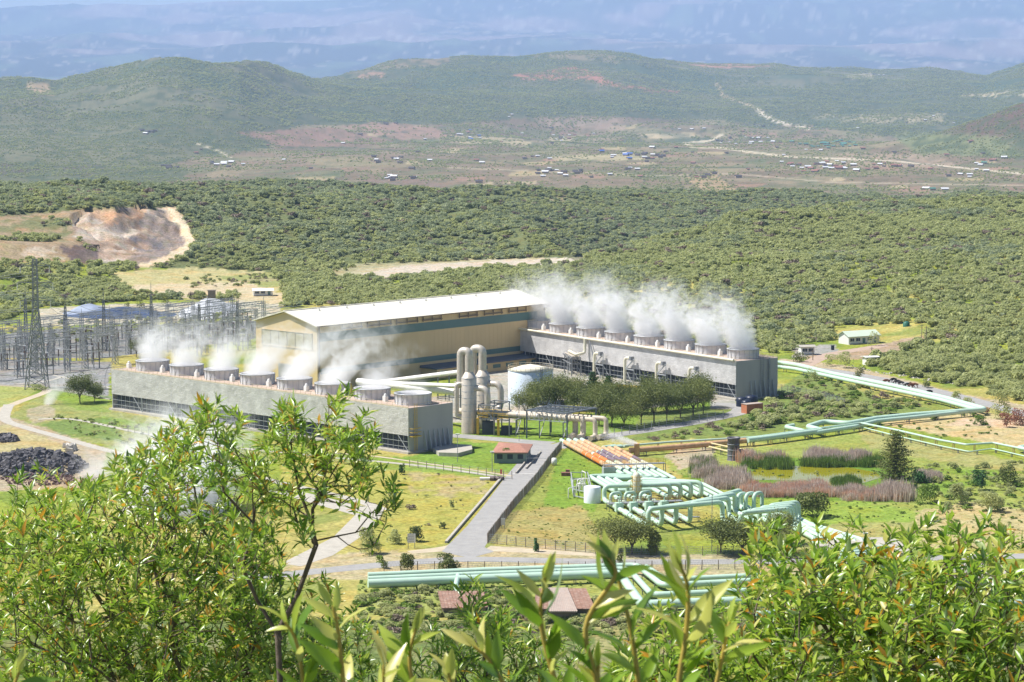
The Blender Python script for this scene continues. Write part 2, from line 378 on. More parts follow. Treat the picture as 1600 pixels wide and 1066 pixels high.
# ---- the settled plain and the hills
hillm = (YY > 2700) & (YY < 15500)
n5 = fbm(XX/420, YY/700, 5, 111); n6 = fbm(XX/90, YY/170, 4, 121); n7 = fbm(XX/1500, YY/2500, 4, 131)
base = .8*A(.125, .14, .075)*(1-smooth(.35, .7, n5))[..., None] + A(.15, .15, .09)*smooth(.35, .7, n5)[..., None]
C = np.where(hillm[..., None], base, C)
farm = hillm*inpoly(PU + (n5-.5)*160, PV+(n5-.5)*22, [(180, 300), (330, 255), (420, 225), (380, 205), (480, 195), (640, 190), (900, 180), (1050, 182), (1250, 195), (1400, 215), (1450, 240), (1700, 255), (1700, 325), (600, 330), (180, 325)])
lay(farm*1.0, A(.20, .145, .10), .8)
lay(farm*smooth(.5, .58, fbm(XX/180, YY/260, 4, 115)), A(.28, .235, .15), .6)
lay(farm*smooth(.5, .6, n6), A(.13, .15, .075), .6)
# small rectangular fields
fx = np.floor((XX+YY*.25)/130+.3*n7*4); fy = np.floor((YY-XX*.2)/260)
cell = _h(fx.astype(np.int64), fy.astype(np.int64), 5)
lay(farm*(cell > .55)*smooth(.45, .55, n5), A(.22, .165, .115), .7)
lay(farm*((cell > .2) & (cell < .38)), A(.24, .21, .12), .55)
def fpoly(p, c, a=.9, j=3):
    lay(hillm*inpoly(PU+(n6-.5)*j*5, PV+(n6-.5)*j, p), A(*c), a)
rh = np.exp(-(((XX-1420)/330)**2 + ((YY-6300)/500)**2)); lay(hillm*smooth(.18, .4, rh + .2*(n6-.5)), A(.12, .075, .06), .85)
for _k in range(70):
    _u = RNG.uniform(420, 1580); _v = RNG.uniform(188, 300); _w = RNG.uniform(18, 60); _h2 = RNG.uniform(2, 6); _s = RNG.uniform(-6, 6)
    _c = [(.30, .19, .14), (.36, .30, .17), (.14, .16, .08), (.42, .35, .22), (.22, .15, .11)][_k % 5]
    lay(farm*inpoly(PU+(n6-.5)*10, PV+(n6-.5)*2, [(_u, _v), (_u+_w, _v-2+_s*.2), (_u+_w+_s, _v+_h2), (_u+_s*2, _v+_h2+1)]), A(*_c), .8)
fpoly([(365, 207), (520, 199), (620, 222), (560, 230), (440, 230)], (.25, .16, .12)); fpoly([(530, 197), (610, 190), (680, 200), (700, 214), (620, 218)], (.29, .19, .14))
fpoly([(1070, 278), (1120, 274), (1150, 296), (1100, 302)], (.34, .25, .15)); fpoly([(1000, 211), (1085, 207), (1100, 216), (1030, 219)], (.46, .38, .25))
fpoly([(560, 280), (660, 280), (740, 304), (600, 308)], (.20, .145, .115)); fpoly([(830, 182), (960, 184), (980, 204), (860, 200)], (.28, .21, .16), .7)
fpoly([(700, 210), (800, 212), (820, 222), (720, 226)], (.40, .34, .21), .7); fpoly([(860, 243), (1000, 240), (1010, 250), (870, 252)], (.45, .39, .24), .6, 6)
fpoly([(1300, 240), (1450, 238), (1500, 262), (1330, 262)], (.33, .25, .18), .7, 6); fpoly([(1390, 205), (1560, 215), (1600, 245), (1420, 240)], (.17, .19, .09), .8, 6)
fpoly([(1260, 180), (1480, 176), (1480, 192), (1280, 192)], (.40, .34, .22), .55, 8)
# red and bare scars on the hills
fpoly([(800, 118), (900, 105), (930, 112), (960, 130), (1080, 145), (1010, 146), (900, 124), (820, 124)], (.42, .18, .12), .8, 5)
fpoly([(1050, 95), (1140, 96), (1210, 104), (1100, 106)], (.40, .20, .14), .8, 4)
fpoly([(560, 116), (600, 112), (600, 120), (560, 122)], (.36, .22, .15), .8, 4); fpoly([(500, 108), (700, 85), (720, 96), (520, 118)], (.30, .22, .14), .55, 8)
fpoly([(45, 128), (80, 128), (85, 150), (50, 148)], (.42, .30, .18), .8, 4); fpoly([(820, 86), (940, 78), (990, 92), (960, 100)], (.27, .22, .14), .6, 7)
fpoly([(1500, 150), (1620, 136), (1620, 148), (1520, 152)], (.45, .38, .24), .8, 4); fpoly([(1320, 118), (1365, 114), (1370, 122), (1330, 124)], (.5, .42, .3), .8, 3)
lay(hillm*(YY > 7500)*smooth(.55, .7, fbm(XX/260, YY/360, 4, 141)), A(.065, .10, .055), .75)
lay(hillm*inpoly(PU, PV, [(-60, 255), (160, 258), (180, 276), (-60, 284)])*smooth(.4, .6, n6), A(.10, .08, .07), .8)
# fine bush speckle of the slopes that no single plant shows in
sp = fbm(XX/26, YY/40, 3, 151)
lay(hillm*smooth(.5, .62, sp)*(1-.55*farm), A(.06, .085, .04), .75)
def track(pts, wpx, col, a=.85):
    best = np.full(PU.shape, 1e9)
    for (x1, y1), (x2, y2) in zip(pts[:-1], pts[1:]):
        dx, dy = x2-x1, (y2-y1); L2 = dx*dx+dy*dy*9
        t = np.clip(((PU-x1)*dx+(PV-y1)*dy*9)/L2, 0, 1)
        best = np.minimum(best, np.hypot(PU-x1-t*dx, (PV-y1-t*dy)*2.2))
    lay(hillm*(1-smooth(wpx*.6, wpx, best)), A(*col), a)
track([(1184, 170), (1192, 180), (1215, 190), (1262, 202)], 5, (.60, .53, .42)); track([(1128, 210), (1110, 220), (1070, 224), (1080, 229), (1130, 232), (1230, 245)], 4, (.55, .48, .36))
track([(1230, 245), (1400, 252), (1500, 262), (1600, 272)], 3, (.55, .48, .38)); track([(1120, 130), (1130, 150), (1180, 168)], 2.5, (.5, .38, .26))
track([(310, 225), (345, 238), (360, 246)], 2.5, (.5, .45, .33)); track([(500, 192), (610, 188), (700, 200)], 2, (.09, .10, .06), .7)
for _p in ([(600, 206), (760, 212), (900, 224), (1080, 232)], [(1060, 285), (1075, 302)], [(1075, 276), (1120, 273), (1152, 297), (1098, 303), (1072, 280)], [(960, 195), (1100, 205), (1300, 232), (1480, 262)], [(560, 232), (700, 240), (840, 262)], [(840, 240), (1000, 262), (1200, 262)], [(1170, 190), (1300, 215), (1420, 245)], [(370, 208), (440, 230), (570, 232)], [(1000, 300), (1010, 275), (1040, 250)]): track(_p, 1.7, (.07, .085, .05), .8)
track([(1020, 275), (1150, 272), (1300, 285), (1600, 290)], 2.2, (.45, .38, .28), .6); track([(700, 262), (850, 268), (1020, 275)], 2.2, (.42, .36, .26), .6)
# ---- the far escarpment across the valley
fm = YY >= 15500
f1 = fbm(XX/1600, YY/2600, 5, 161); f2 = ridged(XX/2600, YY/3300, 5, 171); f3 = fbm(XX/150, YY/500, 4, 181)
cf = A(.035, .045, .04)*np.ones_like(C); C = np.where(fm[..., None], cf, C)
lay(fm*smooth(.5, .66, f1), A(.24, .175, .17), .85); lay(fm*smooth(.56, .70, f3)*smooth(.36, .6, f1), A(.33, .28, .25), .55); lay(fm*smooth(.66, .72, fbm(XX/90, YY/420, 3, 183)), A(.42, .38, .34), .5); lay(fm*smooth(.55, .7, fbm(XX/500, YY/1500, 4, 185))*(1-smooth(.5, .6, f1)), A(.09, .13, .08), .8); lay(fm*smooth(.72, .85, f2), A(.03, .05, .03), .8)
lay(fm*inpoly(PU+(f3-.5)*60, PV+(f3-.5)*6, [(1180, 92), (1320, 96), (1480, 92), (1480, 104), (1240, 106)]), A(.6, .56, .5), .0)
C *= (0.86+0.28*fbm(XX/2.2, YY/3.2, 3, 191))[..., None]
nr, nc = XX.shape
V = np.stack([XX, YY, ZZ], -1).reshape(-1, 3)
idx = np.arange(nr*nc).reshape(nr, nc)
Q = np.stack([idx[:-1, :-1], idx[:-1, 1:], idx[1:, 1:], idx[1:, :-1]], -1).reshape(-1, 4)
tm, N, L, P = new_mat('ground_cover')
ca = N.new('ShaderNodeVertexColor'); ca.layer_name = 'Col'
tc = N.new('ShaderNodeTexCoord')
def nz(scale, detail=6, rough=.65):
    n = N.new('ShaderNodeTexNoise'); n.inputs['Scale'].default_value = scale; n.inputs['Detail'].default_value = detail; n.inputs['Roughness'].default_value = rough
    L.new(tc.outputs['Object'], n.inputs[0]); return n
n1 = nz(0.9); n2 = nz(0.22, 5)
mr = N.new('ShaderNodeMapRange'); mr.inputs[1].default_value = .3; mr.inputs[2].default_value = .7; mr.inputs[3].default_value = .55; mr.inputs[4].default_value = 1.45; L.new(n1.outputs[0], mr.inputs[0])
sc_ = N.new('ShaderNodeVectorMath'); sc_.operation = 'SCALE'; L.new(ca.outputs[0], sc_.inputs[0]); L.new(mr.outputs[0], sc_.inputs['Scale'])
mr2 = N.new('ShaderNodeMapRange'); mr2.inputs[1].default_value = .52; mr2.inputs[2].default_value = .68; mr2.inputs[1].default_value = .45; mr2.inputs[4].default_value = .75; L.new(n2.outputs[0], mr2.inputs[0])
mix = N.new('ShaderNodeMix'); mix.data_type = 'RGBA'; mix.blend_type = 'MULTIPLY'; L.new(mr2.outputs[0], mix.inputs[0]); L.new(sc_.outputs[0], mix.inputs[6]); mix.inputs[7].default_value = (.62, .70, .5, 1)
n3_ = nz(.085, 6, .7); mr3 = N.new('ShaderNodeMapRange'); mr3.inputs[1].default_value = .47; mr3.inputs[2].default_value = .62; mr3.inputs[4].default_value = .7; L.new(n3_.outputs[0], mr3.inputs[0])
mix3 = N.new('ShaderNodeMix'); mix3.data_type = 'RGBA'; mix3.blend_type = 'MULTIPLY'; L.new(mr3.outputs[0], mix3.inputs[0]); L.new(mix.outputs[2], mix3.inputs[6]); mix3.inputs[7].default_value = (1.12, .90, .72, 1)
L.new(mix3.outputs[2], P.inputs['Base Color']); P.inputs['Roughness'].default_value = .95; P.inputs['Specular IOR Level'].default_value = .1
bp = N.new('ShaderNodeBump'); bp.inputs['Strength'].default_value = .6; bp.inputs['Distance'].default_value = .5; L.new(n1.outputs[0], bp.inputs['Height']); L.new(bp.outputs[0], P.inputs['Normal'])
me = np_mesh('ground', V, Q, tm, True, np.concatenate([C.reshape(-1, 3), np.ones((nr*nc, 1))], 1))
ground = bpy.data.objects.new('ground', me); COL.objects.link(ground); tag(ground, kind='structure')
del V, Q, idx

# ================================================================== flat sheets
def sheet(name, pts, m, z=0.02, kind='structure', world=False):
    b = MB(); P_ = [p if world else at(p[0], p[1], z) for p in pts]
    bm_pts = [Vector((p[0], p[1], z)) for p in P_]
    # triangulate through a fan-safe path: use tessellation
    from mathutils.geometry import tessellate_polygon
    tr = tessellate_polygon([bm_pts]); b.add(bm_pts, [tuple(t) if (bm_pts[t[1]]-bm_pts[t[0]]).cross(bm_pts[t[2]]-bm_pts[t[0]]).z > 0 else tuple(t)[::-1] for t in tr])
    o = b.build(name, m); tag(o, kind=kind); return o
def smoothline(pts, n=8):
    pts = [Vector(p) for p in pts]; out = []
    for i in range(len(pts)-1):
        p0 = pts[max(i-1, 0)]; p1 = pts[i]; p2 = pts[i+1]; p3 = pts[min(i+2, len(pts)-1)]
        for k in range(n):
            t = k/n; out.append(0.5*((2*p1)+(p2-p0)*t+(2*p0-5*p1+4*p2-p3)*t*t+(3*p1-p0-3*p2+p3)*t**3))
    out.append(pts[-1]); return out
def ribbon(name, pts, width, m, z=0.02, kind='structure', n=8, thick=None):
    """a strip along picture-measured ground points; width in metres or a list"""
    W = [at(p[0], p[1], z) for p in pts]; c = smoothline(W, n); b = MB(); vs = []; N_ = len(c)
    for i, p in enumerate(c):
        t = (c[min(i+1, N_-1)]-c[max(i-1, 0)]); t.z = 0; t.normalize(); s = Vector((-t.y, t.x, 0))
        wd = width if not isinstance(width, (list, tuple)) else float(np.interp(i/(N_-1)*(len(width)-1), range(len(width)), width))
        vs += [p+s*wd/2, p-s*wd/2]
    if thick is None:
        b.add(vs, [(2*i+1, 2*i+3, 2*i+2, 2*i) for i in range(N_-1)])
    else:
        lo = [Vector((v.x, v.y, z-0.3)) for v in vs]; hi = [Vector((v.x, v.y, z+thick)) for v in vs]
        b.add(hi, [(2*i+1, 2*i+3, 2*i+2, 2*i) for i in range(N_-1)])
        b.add(lo+hi, [(2*i, 2*i+2, 2*N_+2*i+2, 2*N_+2*i) for i in range(N_-1)] + [(2*i+3, 2*i+1, 2*N_+2*i+1, 2*N_+2*i+3) for i in range(N_-1)] + [(1, 0, 2*N_, 2*N_+1), (2*N_-2, 2*N_-1, 4*N_-1, 4*N_-2)])
    o = b.build(name, m)
    if kind: tag(o, kind=kind)
    return o
M_asph = mat('asphalt', (.30, .293, .28), .9, var=.14, scale=.35, dirt=(.38, .35, .30), dirt_amt=.7, spec=.2)
M_conc = mat('concrete', (.42, .39, .33), .9, var=.14, scale=.5, dirt=(.30, .27, .22), dirt_amt=.5, spec=.2)
M_dirt = mat('dirt_track', (.46, .39, .28), .95, var=.16, scale=.4, spec=.1)
sheet('road', [(716, 868), (690, 862), (702, 850), (730, 822), (760, 785), (790, 745), (815, 716), (826, 694), (870, 694), (868, 706), (845, 742), (820, 772), (795, 800), (770, 835), (757, 855), (772, 862), (735, 872)], M_asph, .024)
ribbon('road', [(330, 905), (440, 898), (560, 886), (640, 879), (730, 874), (860, 876), (1000, 878), (1200, 877), (1400, 873), (1640, 868)], 5.4, M_asph, .02)
ribbon('dirt_verge', [(760, 857), (850, 862), (960, 868), (1080, 869)], [6, 4, 3, 1.5], M_dirt, .016)
ribbon('dirt_verge', [(640, 863), (700, 857), (716, 850)], [3, 5, 3], M_dirt, .012)
ribbon('road', [(862, 693), (820, 690), (760, 685), (700, 681), (640, 690)], 6.5, M_asph, .028)
ribbon('road', [(866, 700), (905, 688), (960, 680), (1020, 671), (1080, 661), (1130, 651), (1155, 644), (1158, 637), (1135, 632), (1118, 631)], 6.0, M_asph, .032)
ribbon('road', [(1190, 560), (1230, 573), (1300, 579), (1400, 597), (1500, 620), (1560, 636), (1640, 658), (1700, 672)], 6.2, M_asph, .02)
ribbon('access_road', [(1255, 572), (1290, 556), (1330, 548), (1400, 536), (1470, 517)], 6, mat('red_dirt', (.40, .30, .23), .95, var=.15, scale=.4, spec=.1), .016)
ribbon('path', [(-40, 656), (0, 640), (30, 628), (72, 612), (60, 606), (20, 603), (-40, 600)], 3.0, M_dirt, .02)
ribbon('path', [(14, 632), (8, 655), (40, 668), (90, 682), (150, 699), (240, 722)], 3.2, M_conc, .028)
ribbon('path', [(60, 655), (120, 656), (250, 682), (420, 705), (600, 722), (700, 733), (795, 748)], 2.0, M_conc, .024)
ribbon('path', [(520, 708), (585, 713), (650, 722), (720, 732), (800, 744)], 1.3, M_dirt, .034)
sheet('drain_apron', [(425, 768), (470, 768), (540, 785), (600, 797), (590, 815), (565, 838), (520, 868), (470, 885), (440, 880), (520, 840), (555, 805), (500, 790)], M_conc, .02)
ribbon('drain_apron', [(400, 744), (440, 755), (500, 768), (560, 783), (600, 797)], 3, M_conc, .03)
# kerb / parapet wall on the left side of the road
o = ribbon('parapet_wall', [(697, 849), (722, 820), (754, 783), (782, 750)], .55, M_conc, .0, None, 4, .5)
tag(o, 'low concrete parapet wall along the left edge of the asphalt road', 'wall')
for k, (pp, lb) in enumerate((([(822, 733), (833, 721), (845, 707)], 'second short low wall at the gate, nearer the asphalt'), ([(806, 741), (818, 727), (829, 712)], 'short low wall beside the red-roofed guardhouse at the gate'))):
    o = ribbon('low_wall', pp, .28, M_conc, 0, None, 4, .55 if k else .45)
    if k == 0: o.hide_render = False
    tag(o, lb, 'wall')
# pond, liner and heaps
wm, N, L, P = new_mat('pond_water')
P.inputs['Base Color'].default_value = (.27, .25, .015, 1); P.inputs['Roughness'].default_value = .06; P.inputs['Specular IOR Level'].default_value = .5
wn = N.new('ShaderNodeTexNoise'); wn.inputs['Scale'].default_value = 1.5; wb = N.new('ShaderNodeBump'); wb.inputs['Strength'].default_value = .02; L.new(wn.outputs[0], wb.inputs['Height']); L.new(wb.outputs[0], P.inputs['Normal'])
sheet('pond', [(1165, 742), (1185, 731), (1240, 728), (1262, 729), (1330, 731), (1368, 738), (1378, 746), (1345, 756), (1300, 757), (1262, 752), (1210, 750), (1172, 750)], wm, .03)
# ================================================================== PLANT MATERIALS
M_tan = mat('tan_cladding', (.64, .485, .25), .7, var=.05, scale=.08, dirt=(.54, .42, .22), dirt_amt=.4, streak=True)
M_teal = mat('teal_cladding', (.10, .185, .17), .6, var=.05, scale=.2)
M_roof = mat('white_roof_sheet', (.72, .68, .56), .6, var=.05, scale=.06)
M_trim = mat('dark_trim', (.20, .15, .10), .7, var=.2, scale=.5)
M_win = mat('greenish_glazing', (.40, .36, .22), .6, var=.06, scale=.3)
M_grey = mat('grey_panel', (.37, .36, .36), .75, var=.05, scale=.15, streak=True, dirt=(.27, .27, .27), dirt_amt=.4)
M_deck = mat('rusty_deck', (.44, .32, .25), .9, var=.15, scale=.5, dirt=(.52, .48, .43), dirt_amt=.5)
M_stack = mat('fan_stack_shell', (.56, .565, .56), .75, var=.1, scale=.7, streak=True, dirt=(.42, .41, .40), dirt_amt=.4)
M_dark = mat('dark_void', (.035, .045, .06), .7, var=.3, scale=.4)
M_steel = mat('galvanised_steel', (.42, .44, .45), .5, metal=.2, var=.12, scale=.6)
M_steel2 = mat('weathered_steel', (.24, .25, .26), .6, metal=.2, var=.2, scale=.6)
M_yel = mat('yellow_handrail', (.62, .40, .04), .6, var=.15, scale=.8)
M_silver = mat('aluminium_cladding', (.60, .54, .45), .42, metal=.3, var=.1, scale=.5, dirt=(.40, .33, .25), dirt_amt=.5)
M_cream = mat('cream_pipe', (.70, .66, .50), .5, var=.07, scale=.5, dirt=(.5, .42, .28), dirt_amt=.3)
M_whitep = mat('white_pipe', (.76, .74, .68), .5, var=.06, scale=.4, dirt=(.52, .44, .34), dirt_amt=.3)
M_mint = mat('mint_pipe', (.46, .62, .49), .4, var=.07, scale=.4, dirt=(.55, .62, .50), dirt_amt=.35)
M_rust = mat('rusty_sleeve', (.52, .32, .17), .75, var=.3, scale=.6, dirt=(.36, .16, .08), dirt_amt=.6)
M_orange = mat('orange_sleeve', (.72, .19, .04), .6, var=.1, scale=.6)
M_purple = mat('dark_purple_sleeve', (.16, .12, .15), .6, var=.25, scale=.6, dirt=(.30, .17, .12), dirt_amt=.5)
M_paint = mat('off_white_paint', (.72, .71, .66), .7, var=.05, scale=.4)
M_blue = mat('pale_blue_tank_paint', (.60, .68, .76), .5, var=.05, scale=.25, dirt=(.5, .56, .62), dirt_amt=.4, streak=True)
M_creamr = mat('cream_roof_paint', (.78, .74, .58), .7, var=.06, scale=.5, dirt=(.6, .52, .36), dirt_amt=.5)
M_rail = mat('cream_rail', (.55, .47, .33), .7, var=.2, scale=1)
M_wood = mat('grey_timber', (.22, .18, .14), .9, var=.2, scale=1)
# wavy corrugated casing: real rows of sheet laps as bump
cm, N, L, P = new_mat('corrugated_casing')
tc = N.new('ShaderNodeTexCoord'); ns = N.new('ShaderNodeTexNoise'); ns.inputs['Scale'].default_value = .9; ns.inputs['Detail'].default_value = 5; L.new(tc.outputs['Object'], ns.inputs[0])
sx = N.new('ShaderNodeSeparateXYZ'); L.new(tc.outputs['Object'], sx.inputs[0])
ma = N.new('ShaderNodeMath'); ma.operation = 'MULTIPLY_ADD'; ma.inputs[1].default_value = 1.1; L.new(ns.outputs[0], ma.inputs[0]); L.new(sx.outputs[2], ma.inputs[2])
mf = N.new('ShaderNodeMath'); mf.operation = 'MULTIPLY'; mf.inputs[1].default_value = 2.5; L.new(ma.outputs[0], mf.inputs[0])
fr = N.new('ShaderNodeMath'); fr.operation = 'FRACT'; L.new(mf.outputs[0], fr.inputs[0])
cr = N.new('ShaderNodeValToRGB'); cr.color_ramp.elements[0].color = (.40, .39, .375, 1); cr.color_ramp.elements[1].position = .45; cr.color_ramp.elements[1].color = (.66, .64, .62, 1); L.new(fr.outputs[0], cr.inputs[0])
n2 = N.new('ShaderNodeTexNoise'); n2.inputs['Scale'].default_value = .3; n2.inputs['Detail'].default_value = 7; L.new(tc.outputs['Object'], n2.inputs[0])
mr = N.new('ShaderNodeMapRange'); mr.inputs[1].default_value = .3; mr.inputs[2].default_value = .7; mr.inputs[3].default_value = .8; mr.inputs[4].default_value = 1.15; L.new(n2.outputs[0], mr.inputs[0])
sc_ = N.new('ShaderNodeVectorMath'); sc_.operation = 'SCALE'; L.new(cr.outputs[0], sc_.inputs[0]); L.new(mr.outputs[0], sc_.inputs['Scale']); L.new(sc_.outputs[0], P.inputs['Base Color'])
P.inputs['Roughness'].default_value = .8
b = N.new('ShaderNodeBump'); b.inputs['Strength'].default_value = .5; b.inputs['Distance'].default_value = .15; L.new(fr.outputs[0], b.inputs['Height']); L.new(b.outputs[0], P.inputs['Normal'])
M_casing = cm

# ================================================================== COOLING TOWERS
def cooling_tower(cx, cy, L_dir, W_dir, Lg, W, Hh, side, label):
    """long box on an open louvred base; corner at (cx,cy) is the near visible corner"""
    root = empty('cooling_tower', (cx, cy, 0), label, 'cooling tower')
    l = Vector((L_dir[0], L_dir[1], 0)).normalized(); wv = Vector((W_dir[0], W_dir[1], 0)).normalized(); Z = Vector((0, 0, 1)); O = Vector((cx, cy, 0))
    def p(a, b_, z): return O + l*a + wv*b_ + Z*z
    zl = 4.7
    ins = .5
    b = MB()   # casing shell: four walls, butt-jointed
    b.hexa([p(0, 0, zl), p(Lg, 0, zl), p(Lg, .25, zl), p(0, .25, zl), p(0, 0, Hh), p(Lg, 0, Hh), p(Lg, .25, Hh), p(0, .25, Hh)])
    b.hexa([p(0, W-.25, zl), p(Lg, W-.25, zl), p(Lg, W, zl), p(0, W, zl), p(0, W-.25, Hh), p(Lg, W-.25, Hh), p(Lg, W, Hh), p(0, W, Hh)])
    b.build('casing', M_casing, root)
    b = MB()
    for a0, a1 in ((-.1, .15), (Lg-.15, Lg+.1)):
        b.hexa([p(a0, .27, 0), p(a1, .27, 0), p(a1, W-.27, 0), p(a0, W-.27, 0), p(a0, .27, Hh+.05), p(a1, .27, Hh+.05), p(a1, W-.27, Hh+.05), p(a0, W-.27, Hh+.05)])
        b.build('end_wall', M_grey, root); b = MB()
    b = MB(); b.hexa([p(.2, .3, Hh-.25), p(Lg-.2, .3, Hh-.25), p(Lg-.2, W-.3, Hh-.25), p(.2, W-.3, Hh-.25), p(.2, .3, Hh), p(Lg-.2, .3, Hh), p(Lg-.2, W-.3, Hh), p(.2, W-.3, Hh)])
    b.build('roof_deck', M_deck, root)
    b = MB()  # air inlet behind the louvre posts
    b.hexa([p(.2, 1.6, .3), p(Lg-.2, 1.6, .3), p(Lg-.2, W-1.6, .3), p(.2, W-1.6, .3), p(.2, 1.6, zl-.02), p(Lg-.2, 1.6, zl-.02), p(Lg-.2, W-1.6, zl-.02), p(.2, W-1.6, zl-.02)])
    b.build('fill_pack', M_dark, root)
    b = MB(); b.hexa([p(-.6, -.7, -.2), p(Lg+.6, -.7, -.2), p(Lg+.6, W+.7, -.2), p(-.6, W+.7, -.2), p(-.6, -.7, .55), p(Lg+.6, -.7, .55), p(Lg+.6, W+.7, .55), p(-.6, W+.7, .55)])
    b.build('basin_wall', M_conc, root)
    n = int(Lg/1.975)
    b = MB(); b2 = MB()
    for i in range(n+1):
        a = .1 + (Lg-.2)*i/n; big = i % 8 == 0
        for s_, e_ in ((.35, .05), (W-.35, W-.05)):
            b.bar(p(a, s_, .55), p(a, e_ if big else s_, zl), .3 if big else .09)
    for zz in (1.7, 3.1):
        for s_ in (.3, W-.3): b.bar(p(.2, s_, zz), p(Lg-.2, s_, zz), .09)
    b.build('louvre_posts', M_steel, root)
    for i in range(0, n, 8):
        a0 = .1+(Lg-.2)*i/n; a1 = .1+(Lg-.2)*min(i+2, n)/n; b2 = MB(); b2.bar(p(a0, .12, .6), p(a1, .12, zl), .12); b2.build('diagonal_brace', M_steel, root)
    b = MB()   # handrail with toe board
    for s_ in (.05, W-.05):
        for zz in (Hh+.55, Hh+1.1): b.bar(p(0, s_, zz), p(Lg, s_, zz), .07)
        b.bar(p(0, s_, Hh+.16), p(Lg, s_, Hh+.16), .06, .3)
        for i in range(int(Lg/2)+1): b.bar(p(min(i*2, Lg), s_, Hh), p(min(i*2, Lg), s_, Hh+1.1), .07)
    for a in (0.05, Lg-.05):
        for zz in (Hh+.55, Hh+1.1): b.bar(p(a, 0, zz), p(a, W, zz), .06)
        for i in range(1, 8): b.bar(p(a, W*i/8, Hh), p(a, W*i/8, Hh+1.1), .06)
    b.build('handrail', M_rail, root)
    pitch = Lg/8; tops = []
    for i in range(8):
        c = p(pitch*(i+.5) - 1.2, W*.5, Hh); tops.append(c)
        b = MB(); b.lathe(c, [(4.8, 0), (4.75, .7), (4.72, 1.5), (4.9, 2.75), (5.0, 2.8), (4.9, 2.85), (4.5, 1.5), (4.5, .05)], 40)
        s = b.build('fan_stack', M_stack, root)
        b = MB()
        for k in range(20):
            a = 2*math.pi*k/20; d = Vector((math.cos(a), math.sin(a), 0)); b.bar(c+d*4.82, c+d*4.95+Z*2.75, .12)
        b.lathe(c, [(4.98, 2.65), (5.04, 2.75), (4.98, 2.87), (4.9, 2.9)], 40)
        b.build('stiffener_ribs', M_steel, s)
        b = MB()   # blades and hub at rest
        b.lathe(c+Z*1.4, [(.01, .5), (.6, .45), (.7, 0), (.01, 0)], 12)
        for k in range(6):
            a = math.pi*k/3+i; d = Vector((math.cos(a), math.sin(a), 0)); e = Vector((-d.y, d.x, 0))
            b.hexa([c+Z*1.5+d*.6-e*.3, c+Z*1.5+d*4.2-e*.25, c+Z*1.6+d*4.2+e*.25, c+Z*1.7+d*.6+e*.3, c+Z*1.56+d*.6-e*.3, c+Z*1.56+d*4.2-e*.25, c+Z*1.66+d*4.2+e*.25, c+Z*1.76+d*.6+e*.3])
        b.build('fan', M_steel2, s)
        # motor cabin beside each stack
        q = c + l*(pitch*.5) - wv*(2.6)
        b = MB(); b.box(q+Z*.7, (1.1, 1.1, 1.4), (l, wv, Z)); b.box(q+Z*1.5, (.7, .7, .3), (l, wv, Z)); b.lathe(q+Z*1.6, [(.35, 0), (.35, .4), (.2, .5), (.01, .52)], 12)
        b.build('motor_housing', M_paint, root)
    return root, p, tops
LT, pL, topsL = cooling_tower(-26.9, 657.5, (-.72, .693), (.693, .72), 125.5, 16.3, 11.9, 0, 'long grey cooling tower at the left with an open louvred base')
RT, pR, topsR = cooling_tower(67.4, 765.5, (-.563, .827), (.827, .563), 126.0, 16.4, 11.9, 1, 'long grey cooling tower at the right behind the tan turbine hall')
Z = Vector((0, 0, 1))
for root, p, W in ((LT, pL, 16.3), (RT, pR, 16.4)):
    b = MB()
    for i in range(6):
        s_ = W*(.34+.105*i); b.hexa([p(-1.5, s_-.08, .55), p(-.1, s_-.08, .55), p(-.1, s_+.08, .55), p(-1.5, s_+.08, .55), p(-.3, s_-.08, 5.6), p(-.1, s_-.08, 5.6), p(-.1, s_+.08, 5.6), p(-.3, s_+.08, 5.6)])
    b.build('buttress_fins', M_steel, root)
b = MB()
a = 1.0
for zz in np.arange(.5, 12.8, .6): b.bar(pL(-.5, 1.9, zz), pL(-.5, 2.7, zz), .07)
b.bar(pL(-.5, 1.9, 0), pL(-.5, 1.9, 13), .12); b.bar(pL(-.5, 2.7, 0), pL(-.5, 2.7, 13), .12)
for zz in (4.6, 5.6, 6.6): b.bar(pL(-.2, .3, zz), pL(-1.4, .3, zz), .1); b.bar(pL(-1.4, .3, zz), pL(-1.4, 3.4, zz), .1); b.bar(pL(-1.4, 3.4, zz), pL(-.2, 3.4, zz), .1)
b.box(pL(-.8, 1.9, 4.5), (1.4, 3.2, .12), (Vector((-.72, .693, 0)), Vector((.693, .72, 0)), Z))
b.build('caged_ladder', M_yel, LT)
b = MB()
for s_ in (9.2, 10.4): b.bar(pR(-.5, s_, 0), pR(-.5, s_, 12.8), .14)
for zz in np.arange(.5, 12.8, .7): b.bar(pR(-.5, 9.2, zz), pR(-.5, 10.4, zz), .08)
b.tube([pR(-.6, 12.6, 0), pR(-.6, 12.6, 12.3)], .3, 8)
b.build('service_ladder', M_steel2, RT)
